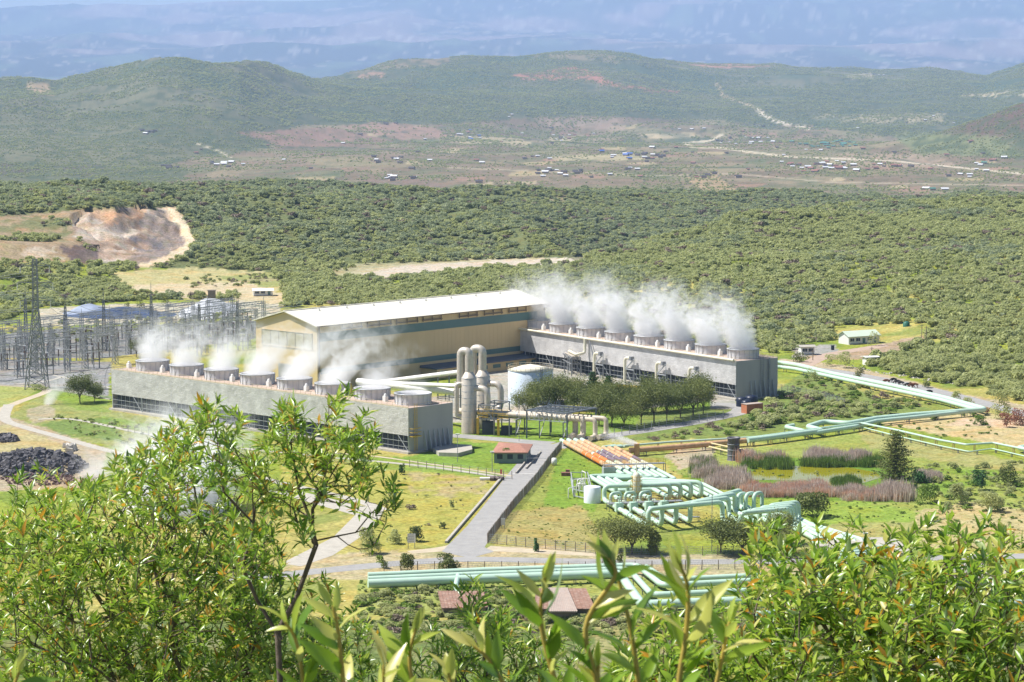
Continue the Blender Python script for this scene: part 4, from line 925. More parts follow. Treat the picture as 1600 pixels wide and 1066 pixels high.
# lamp or marker posts among pipes
def post(px, py, h_, label, m=M_steel2, cat='post', r=.07, group=None, head=False, name='pole'):
    q = at(px, py); rt = None
    if head:
        rt = empty(name, q, label, cat, group); b = MB(); b.tube([q, q+Z*h_], [r*1.3, r*.8], 8); b.build('pole', m, rt)
        b = MB(); b.box(q+Z*(h_+.1), (1.0, .5, .3)); b.build('lamp_head', M_paint, rt); return rt
    b = MB(); b.tube([q, q+Z*h_], r, 8); o = b.build(name, m); return tag(o, label, cat, group)
post(1112, 862, 12, 'thin dark pole in front of the mint arches by the acacias')
post(715, 722, 7, 'thin lamp post on the lawn beside the concrete slab', head=True, name='lamp_post', cat='lamp post')
post(1352, 872, 5, 'lamp post rising behind the right foreground leaves', head=True, name='lamp_post', cat='lamp post', m=M_steel)
post(811, 690, 11.5, 'thin post standing left of the canopy over the mains')
post(769, 738, 5, 'lamp post beside the round bush at the guardhouse', head=True, name='lamp_post', cat='lamp post')

# ================================================================== LONG MINT PIPELINES ON THE RIGHT
def pipeline(name, pts, r, m, label, sup=9, z=1.3, cat='pipeline', R=2.5, group=None, parts=None, off=0.0, w=None, supm=M_steel2, double=False):
    P_ = [at(p[0], p[1], p[2] if len(p) > 2 else z) for p in pts]
    root = empty(name, (P_[0].x, P_[0].y, 0), label, cat, group)
    f_ = fillet(P_, R, 6)
    if off:
        g = []
        for i, p in enumerate(f_):
            t = f_[min(i+1, len(f_)-1)]-f_[max(i-1, 0)]; t.z = 0; t.normalize(); g.append(p+Vector((-t.y, t.x, 0))*off)
        f_ = g
    b = MB(); b.tube(f_, r, 14); b.build('pipe', m, root)
    acc = 0; nxt = sup*.5
    for a_, c_ in zip(f_[:-1], f_[1:]):
        l_ = (c_-a_).length
        while acc+l_ > nxt:
            q = a_.lerp(c_, (nxt-acc)/l_); t = (c_-a_).normalized(); s = Vector((-t.y, t.x, 0)).normalized()
            b = MB(); g0 = Vector((q.x, q.y, 0)); zz = q.z-r*.9
            if zz > .3:
                b.bar(g0-s*r, g0-s*r+Z*zz, .16); b.bar(g0+s*r, g0+s*r+Z*zz, .16); b.bar(g0-s*(r+.2)+Z*zz, g0+s*(r+.2)+Z*zz, .18); b.build('support', supm, root)
            nxt += sup
        acc += l_
    return root
G = 'twin mint pipelines of the right side'
pA = [(1205, 574), (1248, 578), (1300, 590), (1400, 611), (1470, 626), (1530, 641), (1430, 652), (1340, 663), (1296, 671), (1258, 663), (1226, 662)]
pipeline('steam_pipeline', [(1150, 566), (1222, 567), (1248, 571), (1300, 584), (1400, 604), (1480, 623), (1541, 640), (1430, 648), (1370, 654), (1325, 662), (1287, 659), (1262, 667), (1285, 673), (1210, 683), (1168, 688)], .75, M_mint, 'outer mint green pipeline running along the right road and folding back', 11, 1.7, group=G)
pipeline('steam_pipeline', [(1150, 573), (1222, 574), (1245, 577), (1300, 589), (1400, 610), (1470, 625), (1528, 641), (1430, 652), (1370, 658), (1335, 667), (1270, 677), (1226, 667), (1240, 665)], .6, M_mint, 'inner mint green pipeline running beside the outer one', 11, 1.5, group=G)
M_yc = mat('yellow_cream_pipe', (.60, .50, .26), .6, var=.1, scale=.5)
pipeline('condensate_line', [(975, 697), (1045, 691), (1112, 687), (1180, 683), (1260, 672), (1345, 661), (1400, 672), (1470, 688), (1510, 695), (1552, 692), (1640, 710)], .28, M_mint, 'thin pale pipeline on posts with a sharp bend behind the conical acacia', 7, 2.2, R=1, supm=M_rust)
pipeline('condensate_line', [(1112, 694), (1180, 690), (1260, 680), (1345, 667), (1400, 681), (1470, 697), (1515, 706), (1550, 701), (1640, 722)], .16, M_mint, 'thinnest pale pipeline running low beneath the one on posts', 7, 1.0, R=1)
pipeline('steam_pipeline', [(984, 704), (1040, 700), (1110, 694), (1170, 688)], .72, M_rust, 'rusty brown lagged pipeline joining the field behind the small steam vent', 9, 1.5)
pipeline('pipe_stub', [(1108, 698), (1140, 706), (1165, 712)], .22, M_yc, 'short yellow pipe stub sloping into the dark vent stack', 4, 1.4)
pipeline('pipe_stub', [(1108, 692), (1140, 699), (1170, 704)], .22, M_yc, 'short yellow pipe stub passing behind the dark vent stack', 4, 1.8)
pipeline('steam_pipeline', [(1640, 700), (1600, 698), (1590, 700), (1640, 709)], .6, M_mint, 'short mint pipe bend at the right edge of the photo', 8, 1.3)
# dark vent stack by the pond
q = at(1146, 719); r_ = empty('vent_stack', q, 'dark grey ribbed cylindrical vent stack beside the reedy pond', 'vent stack')
b = MB(); b.lathe(q, [(1.75, 0), (1.55, .3), (1.55, 5.4), (1.72, 5.5), (1.72, 5.9), (1.45, 5.9), (1.4, .1)], 36); b.build('shell', mat('dark_grey_steel', (.12, .12, .13), .6, metal=.3, var=.25, scale=.6, dirt=(.22, .2, .18), dirt_amt=.5), r_)
b = MB()
for zz in (1.3, 2.7, 4.1): b.lathe(q, [(1.56, zz-.12), (1.66, zz), (1.56, zz+.12)], 36)
b.build('ribs', M_steel2, r_)
b = MB(); b.box(q+Vector((2.0, 0, 1.4)), (1.0, 1.2, 2.8)); b.build('silencer_box', M_steel2, r_)
q = at(995, 713); b = MB(); b.lathe(q, [(.75, 0), (.7, 3.2), (.8, 3.3), (.6, 3.3), (.55, .2)], 24); o = b.build('vent_stack', MATS['rusty_sleeve']); tag(o, 'small rusty vent pipe breathing white steam beside the pipelines', 'vent stack')
# ================================================================== FOREGROUND PIPELINES
for k, (o_, lb) in enumerate(((0, 'front'), (2.3, 'middle'), (4.3, 'rear'))):
    pts = [(575, 912-o_*3.0, 1.7), (760, 904-o_*3.0, 1.7), (968+k*14, 896-o_*2.9, 1.7), (1003+k*16, 945-k*15, 1.2), (1180+k*-4, 938-k*15, 1.2)]
    r_ = pipeline('steam_pipeline', pts, .85 if k == 0 else .6, M_mint, f'{lb} mint pipeline of the foreground bundle, turning by the yellow stair', 9, group='foreground mint pipelines', R=2.2)
pipeline('steam_pipeline', [(1010, 886, 1.2), (1040, 906, 1.2), (1172, 900, 1.2)], .55, M_mint, 'rearmost short mint pipeline turning beside the road fence', 9, group='foreground mint pipelines', R=2)
pipeline('pipe_branch', [(716, 899, 2.0), (712, 916, 1.7), (722, 935, .5)], .5, M_mint, 'left mint branch pipe hooking toward the rusty roof', 20, R=1.2)
pipeline('pipe_branch', [(868, 893, 2.0), (852, 900, 1.8), (850, 915, .5)], .5, M_mint, 'right mint branch pipe hooking down before the rusty roof', 20, R=1.2)
# yellow stair at the pipe heads
r_ = empty('yellow_stair', at(1180, 935), 'yellow steel stair and rails over the foreground pipes', 'stair')
b = MB(); s0 = at(1172, 925); s1 = at(1235, 925)
for k in range(5):
    q = at(1176+k*9, 900+k*9); b.bar(q, q+Z*3.2, .12)
    if k: q0 = at(1176+(k-1)*9, 900+(k-1)*9); b.bar(q0+Z*3.2, q+Z*3.2-Z*.3*k*0, .12); b.bar(q0+Z*2.4, q+Z*2.4, .1); b.bar(q0+Z*1.6, q+Z*1.6, .1)
b.build('rails', M_yel, r_)
b = MB()
for k in range(4): b.box(at(1184-k*3+6*k, 904+k*12, 1.2), (1.5, 1.2, 1.9))
b.build('valve_heads', M_mint, r_)
# arches and rails half hidden behind the right foreground bush
r_ = empty('pipe_arch', at(1300, 905), 'mint pipe arches showing through the right foreground leaves', 'pipe')
b = MB()
for k in range(4):
    b.tube(fillet([at(1268+k*14, 912-k*5), at(1268+k*14, 912-k*5)+Z*4.6, at(1350+k*14, 908-k*6)+Z*4.6, at(1350+k*14, 908-k*6)], 1.6, 7), .5, 12)
b.build('arches', M_mint, r_)
b = MB()
for k in range(6): q = at(1335+k*7, 880); b.bar(q, q+Z*2.6, .1)
for zz in (1.3, 2.0, 2.6): b.bar(at(1335, 880)+Z*zz, at(1370, 880)+Z*zz, .1)
b.build('yellow_rails', M_yel, r_)
b = MB(); b.poly([at(1270, 858), at(1320, 846), at(1395, 845), at(1425, 866), at(1400, 872)][::-1], 0, .8); o = b.build('concrete_slab', M_conc); tag(o, 'white concrete pad at the roadside behind the right foreground bush', 'slab')
pipeline('steam_pipeline', [(1180, 960, 1.2), (1300, 952, 1.2), (1460, 948, 1.2), (1640, 940, 1.2)], .6, M_mint, 'mint pipeline low behind the right foreground bush', 9, group='foreground mint pipelines')
# white and rusty sheds
def slab_roof(name, cs, zr, label, mr, strips=None, open_=False):
    P_ = [at(x, y, zr) for x, y in cs]; c = sum(P_, Vector())/4; r_ = empty(name, (c.x, c.y, 0), label, 'shed')
    b = MB(); inner = [c+(p-c)*.92 for p in P_]; b.poly([Vector((p.x, p.y, 0)) for p in inner], 0, zr-.03); b.build('wall', M_wood if 'rusty' in label else M_conc, r_)
    b = MB(); b.poly(P_, zr, zr+.2); rf = b.build('roof', mr, r_)
    n = 14; b = MB()
    for k in range(n+1): t = k/n; b.bar(P_[0].lerp(P_[1], t)+Z*.23, P_[3].lerp(P_[2], t)+Z*.23, .1, .08)
    b.build('roof_ribs', mr, rf)
    return r_, P_
M_rr = mat('rusty_roof_sheet', (.26, .145, .10), .85, var=.2, scale=.5, dirt=(.46, .36, .29), dirt_amt=.7)
M_rc = mat('faded_roof_sheet', (.40, .33, .28), .85, var=.15, scale=.5, dirt=(.36, .22, .16), dirt_amt=.6)
slab_roof('shed', [(930, 953), (835, 953), (838, 921), (915, 921)], 1.8, 'wide shed with rusty red roof below the foreground pipes', M_rr)
r_, P_ = slab_roof('shed', [(762, 950), (690, 952), (684, 925), (755, 925)], 1.6, 'smaller rusty roofed shed left of the wide rusty one', M_rr)
slab_roof('shed', [(902, 957), (858, 957), (856, 920), (886, 920)], 2.05, 'shed section with faded pale roof sheet between rusty ones', M_rc)
slab_roof('shed', [(1580, 905), (1490, 905), (1480, 880), (1560, 880)], 3, 'grey roofed low shed behind the right foreground bush', M_conc)

# ================================================================== GATE, GUARDHOUSE, FENCES
gq = [at(772, 724), at(822, 724), at(829, 712), at(782, 709)]
r_ = empty('guardhouse', gq[0], 'small green-grey guardhouse with red tiled hip roof at the gate', 'guardhouse')
b = MB(); b.poly(gq, 0, 2.8); b.build('wall', mat('green_grey_wall', (.20, .26, .22), .8, var=.08, scale=.4), r_)
b = MB(); c = sum(gq, Vector())/4; ev = [c+(p-c)*1.13+Z*2.9 for p in gq]; ra = ev[0].lerp(ev[3], .5).lerp(ev[1].lerp(ev[2], .5), .3)+Z*.9; rb = ev[0].lerp(ev[3], .5).lerp(ev[1].lerp(ev[2], .5), .7)+Z*.9
b.add(ev+[ra, rb]+[v-Z*.25 for v in ev], [(0, 1, 5, 4), (1, 2, 5), (2, 3, 4, 5), (3, 0, 4), (9, 8, 7, 6), (0, 6, 7, 1), (1, 7, 8, 2), (2, 8, 9, 3), (3, 9, 6, 0)]); b.build('roof', mat('red_tiles', (.34, .16, .11), .8, var=.2, scale=1.2, dirt=(.5, .32, .22), dirt_amt=.5), r_)
for k, t in enumerate((.18, .5, .82)):
    b = MB(); q = gq[0].lerp(gq[1], t); b.box(q+Vector((0, -.04, 1.7)), (1.4, .06, 1.2)); b.build('window', M_dark, r_)
b = MB(); q = gq[1].lerp(gq[2], .5); b.box(q+Vector((.05, 0, 1.1)), (.1, 1.0, 2.2)); b.build('door', M_paint, r_)
b = MB(); q = at(815, 712); b.box(q+Vector((0, 0, 2.2)), (1.1, .12, 1.4)); b.bar(q, q+Z*1.5, .1); o = b.build('blue_board', mat('blue_board_paint', (.02, .10, .42), .5, var=.05)); tag(o, 'small blue notice board on a post beside the guardhouse', 'sign')
b = MB(); q0 = at(822, 716, 1.1); q1 = at(868, 716, 1.1); b.bar(q0, q0.lerp(q1, .55), .12); b.bar(q0.lerp(q1, .55)+Z*0, q0.lerp(q1, .75), .12); b.box(Vector((q0.x, q0.y, .6)), (.4, .4, 1.2)); o = b.build('boom_barrier', M_whitep); tag(o, 'lowered boom barrier across the asphalt road at the gate', 'barrier')
M_speed = mat('pale_speed_bump', (.48, .46, .42), .9, var=.1)
b = MB(); p0 = at(833, 741, .03); p1 = at(812, 746, .03); 
q0 = at(800, 742, .0); q1 = at(848, 742, .0); b.hexa([q0, q1, q1+Vector((0, 1.2, 0)), q0+Vector((0, 1.2, 0)), q0+Z*.1, q1+Z*.1, q1+Vector((0, 1.2, .1)), q0+Vector((0, 1.2, .1))]); o = b.build('speed_bump', M_speed); tag(o, 'pale speed bump across the road below the gate', 'speed bump')
def fence(pts, h_, label, step=3.0, wires=5, m=M_wood, pw=.13, tilt=.35, cat='fence', mesh=True):
    W = [at(*p) for p in pts]; root = empty('fence', W[0], label, cat)
    L_ = [0]
    for a_, c_ in zip(W[:-1], W[1:]): L_.append(L_[-1]+(c_-a_).length)
    n = min(98, max(2, int(L_[-1]/step))); ps = []
    for k in range(n+1):
        d = L_[-1]*k/n; j = min(len(W)-2, max(0, int(np.searchsorted(L_, d))-1)); t = (d-L_[j])/(L_[j+1]-L_[j]); ps.append(W[j].lerp(W[j+1], t))
    pm = None
    for k, q in enumerate(ps):
        b = MB(); dz = random.uniform(-.1, .12); b.bar(Vector((0, 0, 0)), Z*(h_), pw); 
        if pm is None: o = b.build('post', m); o.parent = root; pm = o
        else: o = pm.copy(); COL.objects.link(o)
        o.location = q-W[0]; o.rotation_euler = (random.uniform(-.03, .03), random.uniform(-.04, .04), random.random())
    b = MB()
    for k in range(wires):
        zz = h_*(.12+.83*k/(wires-1))
        for a_, c_ in zip(ps[:-1], ps[1:]): b.bar(a_+Z*zz, c_+Z*zz, .035)
    if mesh:   # diagonal weave of the chain link
        for a_, c_ in zip(ps[:-1], ps[1:]):
            for k in range(6): t = k/6; b.bar(a_.lerp(c_, t)+Z*.1, a_.lerp(c_, t+1/6)+Z*h_*.95, .02); b.bar(a_.lerp(c_, t)+Z*h_*.95, a_.lerp(c_, t+1/6)+Z*.1, .02)
    b.build('wire_mesh', M_steel, root); return root
fence([(877, 703), (858, 727), (840, 752), (800, 798), (762, 849)], 2.3, 'close-set grey timber fence along the right edge of the asphalt road', 1.2, 3, M_wood, .22)
fence([(762, 849), (820, 855), (900, 862), (930, 865)], 2.1, 'dark chain link fence along the roadside below the pipe field lawn', 2.2)
fence([(930, 866), (1100, 868), (1240, 866)], 1.9, 'chain link fence behind the foreground road under the acacias', 3)
fence([(600, 893), (740, 892), (900, 893), (1200, 889)], 2.0, 'wire fence between the foreground road and the mint pipes', 3.2)
fence([(640, 730), (720, 739), (800, 749)], 2.0, 'wire fence along the lawn left of the gate', 2.6, mesh=False)
fence([(200, 675), (400, 706), (560, 728)], 1.8, 'wire fence along the path in front of the left tower', 3, mesh=False)
fence([(948, 685), (1040, 668), (1130, 655)], 2.4, 'thin wire fence along the loop road beside the acacia row', 3.4, mesh=False, m=M_steel2)
fence([(1212, 610), (1290, 624), (1320, 634)], 2.2, 'grey mesh fence on the grass right of the right tower', 3)
# signs, hydrants, debris
def board(px, py, w_, h_, z0, label, m=M_paint, legs2=True):
    q = at(px, py); r_ = empty('sign_board', q, label, 'sign'); b = MB()
    for s in (-w_*.4, w_*.4): b.bar(q+Vector((s, 0, 0)), q+Vector((s, 0, z0+h_)), .12)
    b.build('post', M_steel2, r_)
    b = MB(); b.box(q+Vector((0, -.12, z0+h_/2)), (w_, .08, h_)); pn = b.build('panel', m, r_)
    return r_, q, pn
bd, bq, pn = board(643, 857, 1.7, 1.9, 1.2, 'white notice board with faint lines of text on the verge left of the junction')
b = MB()
for k in range(5):
    for j in range(3): b.box(bq+Vector((-.5+.42*j+.1*((k*7+j*3) % 3-1)*.3, -.17, 2.85-.33*k)), (.34, .01, .10))
b.build('lettering', mat('grey_lettering', (.22, .23, .26), .7, var=.05), pn)
board(786, 826, .9, 1.5, .8, 'small white sign on the timber fence by the road')
q = at(866, 727); b = MB(); b.lathe(q, [(.01, 1.9), (.6, 1.8), (.75, .9), (.6, .1), (.01, 0)], 16); o = b.build('drum', M_paint); tag(o, 'white drum lying on the grass beside the timber fence', 'drum')
q = at(775, 750); b = MB()
for k in range(7): a_ = q+Vector((random.uniform(-1.6, 1.6), random.uniform(-1.2, 1.2), 0)); b.box(a_+Z*.45, (random.uniform(.6, 1.4), random.uniform(.5, 1), random.uniform(.5, 1)), basis(Vector((random.random(), random.random(), .2))))
o = b.build('culvert_rubble', mat('dark_rubble', (.14, .11, .10), .9, var=.4, scale=1)); tag(o, 'pile of dark and white rubble at the end of the parapet wall', 'rubble')
b = MB(); q = at(758, 750); b.box(q+Z*.3, (2.6, 1.6, .5)); o = b.build('culvert_head', M_whitep); tag(o, 'white painted culvert head beside the rubble', 'culvert')
q = at(783, 741); b = MB(); b.box(q+Z*.6, (.5, .5, 1.2)); o = b.build('fire_box', mat('red_paint', (.5, .05, .03), .5, var=.1)); tag(o, 'small red box at the foot of the low gate wall', 'box')
# black tanks and orange container at the end of the right tower
for k, (x, y, r, hh2) in enumerate(((1159, 635, 1.7, 2.6), (1174, 631, 2.0, 2.4), (1166, 641, 1.5, 2.8))):
    q = at(x, y); b = MB(); b.lathe(q, [(r, 0), (r, hh2*.8), (r*.8, hh2), (.3, hh2+.3), (.01, hh2+.3)], 24); o = b.build('water_tank', mat('black_plastic', (.012, .018, .04), .4, var=.1)); tag(o, ['left of the three black plastic tanks by the right tower end', 'broadest of the three black plastic tanks by the right tower', 'frontmost of the three black plastic tanks by the right tower'][k], 'tank', 'black water tanks')
cq = at(1167, 647); r_ = empty('shipping_container', cq, 'weathered orange shipping container beside the right tower', 'container', rz=0)
b = MB(); cx_ = Vector((.827, .563, 0)); cy_ = Vector((-.563, .827, 0)); M_or = mat('orange_container', (.48, .17, .08), .7, var=.15, scale=.6, dirt=(.5, .3, .2), dirt_amt=.4)
b.box(cq+cx_*3.2+cy_*1.5+Z*1.35, (6.1, 2.5, 2.6), (cx_, cy_, Z)); b.build('body', M_or, r_)
b = MB()
for k in range(14): b.box(cq+cx_*(.3+k*.44)+cy_*.22+Z*1.35, (.12, .06, 2.3), (cx_, cy_, Z))
b.build('corrugation', M_or, r_)
b = MB(); b.box(cq+cx_*3.2+cy_*1.5+Z*2.7, (6.3, 2.7, .08), (cx_, cy_, Z)); b.build('roof', M_rc, r_)
# yellow wall by the tower
yq0 = at(950, 616); yq1 = at(1008, 620); b = MB(); b.bar(yq0+Z*1.6, yq1+Z*1.6, .4, 3.2); b2 = b.build('yellow_wall', mat('yellow_paint', (.62, .42, .04), .7, var=.08, scale=.3)); tag(b2, 'bright yellow low wall behind the acacia row', 'wall')
# ================================================================== HOUSE, CABINS, POLES ON THE RIGHT
def gable_house(px, py, ang, Lx, Ly, hw, hr, label, mw, mr, name='house', wins=5, cat='house', zb=None):
    q = at(px, py, zb or 0); r_ = empty(name, q, label, cat); X = Vector((math.cos(ang), math.sin(ang), 0)); Y = Vector((-X.y, X.x, 0))
    g = lambda a_, c_, z_: q+X*a_+Y*c_+Z*z_
    b = MB(); f0 = [g(0, 0, 0), g(0, Ly, 0), g(0, Ly, hw), g(0, Ly/2, hw+hr), g(0, 0, hw)]; f1 = [v+X*Lx for v in f0]
    b.add(f0+f1, [(4, 3, 2, 1, 0), (5, 6, 7, 8, 9)]+[(i, (i+1) % 5, 5+(i+1) % 5, 5+i) for i in range(5)][:2]+[(4, 0, 5, 9)]); b.build('wall', mw, r_)
    b = MB(); o_ = .6
    for s0, s1 in ((-o_, Ly/2), (Ly+o_, Ly/2)):
        z0 = hw-hr/(Ly/2)*o_+.12; c4 = [g(-o_, s0, z0), g(Lx+o_, s0, z0), g(Lx+o_, s1, hw+hr+.12), g(-o_, s1, hw+hr+.12)]
        if s0 > 0: c4 = c4[::-1]
        b.hexa([v-Z*.12 for v in c4]+c4)
    b.build('roof', mr, r_)
    for k in range(wins):
        a_ = Lx*(k+.6)/(wins+.2)
        if k in (2, wins-1) and wins > 2:
            b = MB(); b.box(g(a_, -.04, 1.1), (1.2, .08, 2.2), (X, Y, Z)); b.build('door', M_teal, r_)
        else:
            b = MB(); b.box(g(a_, -.04, 1.7), (1.7, .08, 1.1), (X, Y, Z)); wv = b.build('window', M_dark, r_)
            b = MB(); b.box(g(a_, -.1, 1.1), (1.9, .1, .1), (X, Y, Z)); b.bar(g(a_, -.1, 1.15), g(a_, -.1, 2.25), .07); b.build('frame', M_paint, wv)
    b = MB(); b.box(g(Lx/2, -.3, .2), (Lx, .6, .4), (X, Y, Z)); b.build('plinth', M_conc, r_)
    return r_
M_hr = mat('pale_green_roof', (.56, .64, .50), .6, var=.06, scale=.3)
gable_house(1326, 539, .50, 13.6, 6.2, 3.1, 1.5, 'cream single-storey house with pale green gabled roof at the forest edge', M_paint, M_hr)
gable_house(1252, 555, .2, 4.8, 3.4, 2.9, .4, 'small white cabin with flat roof beside the access road', M_paint, M_conc, 'cabin', 2, 'cabin')
gable_house(1354, 571, .35, 4.2, 3, 2.7, .15, 'small white boxy kiosk half hidden by bushes at the roadside', M_paint, M_paint, 'kiosk', 2, 'kiosk')
q = at(1416, 519); b = MB(); b.lathe(q+Z*1.6, [(1.3, 0), (1.3, 2.0), (.5, 2.5), (.01, 2.5)], 20); r_ = empty('tank_stand', q, 'dark green water tank on a stand beyond the cream house', 'tank'); b.build('tank', mat('green_tank', (.02, .12, .08), .5, var=.1), r_)
b = MB()
for a_, c_ in ((-1, -1), (1, -1), (1, 1), (-1, 1)): b.bar(q+Vector((a_, c_, 0)), q+Vector((a_, c_, 1.6)), .15)
b.build('stand', M_steel2, r_)
b = MB(); q = at(1301, 547); b.box(q+Z*.8, (1.1, .9, 1.5)); b.box(q+Z*1.62, (1.3, 1.0, .12)); o = b.build('refuse_bin', M_dark); tag(o, 'dark bin standing by the access road near the cream house', 'bin')
for k, (x, y, hh2) in enumerate(((1440, 539, 7.5), (1447, 540, 7), (1484, 534, 6.8), (1490, 535, 5.6), (1362, 560, 4), (1270, 563, 3.6))):
    q = at(x, y); r_ = empty('utility_pole', q, f'wooden utility pole, {ORD[k]} of those near the access road on the right', 'utility pole', 'poles near the access road'); b = MB(); b.tube([q, q+Z*hh2], [.16, .11], 8); b.build('pole', M_wood, r_)
    b = MB(); b.bar(q+Vector((-.7, 0, hh2-.5)), q+Vector((.7, 0, hh2-.5)), .12); b.build('crossarm', M_wood, r_)
# rubble strip of pale rocks along the far side of the road
def rocks(name, pts, n, smin, smax, m, label, cat='rocks', zf=None, kind='stuff', hmul=.7):
    b = MB(); R3 = random.Random(len(label))
    for _ in range(n):
        if callable(pts): q = pts(R3)
        else:
            k = R3.randrange(len(pts)-1); a_, c_ = pts[k], pts[k+1]; t = R3.random(); q = at(a_[0]+(c_[0]-a_[0])*t+R3.gauss(0, 1.2), a_[1]+(c_[1]-a_[1])*t+R3.gauss(0, .7))
        s = R3.uniform(smin, smax)*(.5+R3.random()); vs = []
        for i, j in ((-1, -1), (1, -1), (1, 1), (-1, 1)): vs.append(q+Vector((i*s*R3.uniform(.3, .6), j*s*R3.uniform(.3, .6), -.2*s)))
        for i, j in ((-1, -1), (1, -1), (1, 1), (-1, 1)): vs.append(q+Vector((i*s*R3.uniform(.15, .5), j*s*R3.uniform(.15, .5), s*hmul*R3.uniform(.3, 1))))
        b.hexa(vs)
    o = b.build(name, m); return tag(o, label, cat, kind=kind)
M_rockp = mat('pale_rock', (.52, .48, .42), .9, var=.25, scale=1)
rocks('rocks', [(1330, 573), (1375, 583), (1420, 589), (1465, 597), (1520, 603)], 90, .3, .8, M_rockp, 'pale boulders along the far verge of the right road')
M_rockd = mat('dark_lava', (.10, .095, .10), .9, var=.35, scale=.8, dirt=(.30, .28, .28), dirt_amt=.5)
def heap(cx_, cy_, rx, ry, h_):
    def f(R): 
        a = R.random()*6.283; r = math.sqrt(R.random()); x = cx_+rx*r*math.cos(a); y = cy_+ry*r*math.sin(a); q = at(x, y); q.z = h_*(1-r*r)*R.uniform(.5, 1); return q
    return f
rocks('rock_heap', heap(55, 728, 80, 22, 2.6), 900, .5, 1.5, M_rockd, 'heap of broken black lava rock on the bare ground at far left')
rocks('rock_heap', heap(8, 687, 22, 5, 1.0), 120, .5, 1.4, M_rockd, 'smaller dark rock pile at the left edge above the black heap')
rocks('rock_heap', heap(60, 750, 60, 10, 1.0), 250, .3, .8, mat('red_brown_rubble', (.20, .13, .11), .9, var=.3, scale=1), 'red-brown rubble skirt below the black lava heap')
rocks('rock_heap', heap(108, 703, 8, 3, 1.5), 14, 1.0, 2, M_rockp, 'few white boulders at the top end of the black heap')
M_grv = mat('pale_gravel', (.44, .45, .46), .95, var=.2, scale=.3, bump=.6)
def mound(name, px, py, rx, ry, h_, m, label, noise=.35):
    c = at(px, py); d = c.y; Rx = rx*d/F; Ry = abs(at(px, py-ry).y-at(px, py+ry).y)/2
    n = 26; b = MB(); vs = []; k_ = 14
    for i in range(k_+1):
        for j in range(n):
            r = i/k_; a = 2*math.pi*j/n; x = Rx*r*math.cos(a); y = Ry*r*math.sin(a); zz = h_*(math.cos(r*math.pi)+1)/2*(1-noise+2*noise*float(fbm(x/8+px, y/8, 3, 9)))
            vs.append(Vector((c.x+x, c.y+y, zz-.05 if i < k_ else -.3)))
    b.add(vs, [(i*n+j, (i+1)*n+j, (i+1)*n+(j+1) % n, i*n+(j+1) % n) for i in range(k_) for j in range(n)], True)
    o = b.build(name, m); return tag(o, label, 'mound')
mound('gravel_heap', 326, 486, 48, 14, 5, M_grv, 'pale grey gravel heap behind the switchyard')
mound('lined_bank', 190, 492, 95, 7, 3.2, mat('black_liner', (.03, .05, .11), .4, var=.5, scale=.15, dirt=(.25, .28, .33), dirt_amt=.5), 'long low bank covered with dark blue-black liner behind the switchyard')
mound('gravel_heap', 140, 489, 45, 5, 3.6, mat('bluegrey_gravel', (.26, .30, .38), .8, var=.25, scale=.2, bump=.5), 'blue-grey gravel bank at the left end of the dark liner')
gable_house(396, 463, .15, 8.5, 5, 2.4, .8, 'low white shed in the clearing behind the switchyard', M_paint, M_roof, 'shed', 3, 'shed')
b = MB(); q = at(331, 470); b.box(q+Z*2.2, (3, 3, 4.4)); b.box(q+Z*4.5, (3.6, 3.6, .3)); o = b.build('hut', M_wood); tag(o, 'small dark hut beside the pale gravel heap', 'hut')
# ================================================================== SWITCHYARD
def lattice(b, q0, w0, w1, h_, n=8, t=.12, base=0):
    q0 = Vector(q0)
    for k in range(n):
        z0, z1 = base+h_*k/n, base+h_*(k+1)/n; a0 = w0+(w1-w0)*k/n; a1 = w0+(w1-w0)*(k+1)/n
        c0 = [q0+Vector((i*a0/2, j*a0/2, z0)) for i, j in ((-1, -1), (1, -1), (1, 1), (-1, 1))]; c1 = [q0+Vector((i*a1/2, j*a1/2, z1)) for i, j in ((-1, -1), (1, -1), (1, 1), (-1, 1))]
        for i in range(4):
            b.bar(c0[i], c1[i], t); b.bar(c0[i], c1[(i+1) % 4], t*.6); b.bar(c1[i], c1[(i+1) % 4], t*.6)
            b.bar(c0[(i+1) % 4], c1[i], t*.6)
M_gal = mat('dull_galvanised', (.27, .28, .28), .6, metal=.1, var=.15, scale=.5)
# transmission tower
def pylon(px, py, h_, label, w0=6.5, arms=True):
    q = at(px, py); r_ = empty('transmission_tower', q, label, 'pylon'); b = MB(); lattice(b, q, w0, 1.6, h_*.62, 7, .26); lattice(b, q, 1.6, 1.3, h_*.38, 6, .2, h_*.62); b.build('lattice_mast', M_steel2, r_)
    ends = []
    for zz, L_ in ((h_*.68, 4.6), (h_*.82, 5.4), (h_*.95, 4.4)):
        for s in (-1, 1):
            b = MB(); tip = q+Vector((s*L_, s*.8, zz)); 
            for d in (-.6, .6): b.bar(q+Vector((0, d, zz)), tip, .16); b.bar(q+Vector((0, d, zz+1.5)), tip, .12)
            b.build('crossarm', M_steel2, r_)
            b = MB(); b.lathe(tip-Z*2.2, [(.05, 0)]+[(.16 if k % 2 else .07, .2*k) for k in range(1, 10)]+[(.04, 2.2)], 8); b.build('insulator', M_paint, r_); ends.append(tip-Z*2.2)
    return r_, ends
_, E1 = pylon(58, 607, 40.5, 'tall lattice transmission tower standing in the switchyard at far left', 6.5)
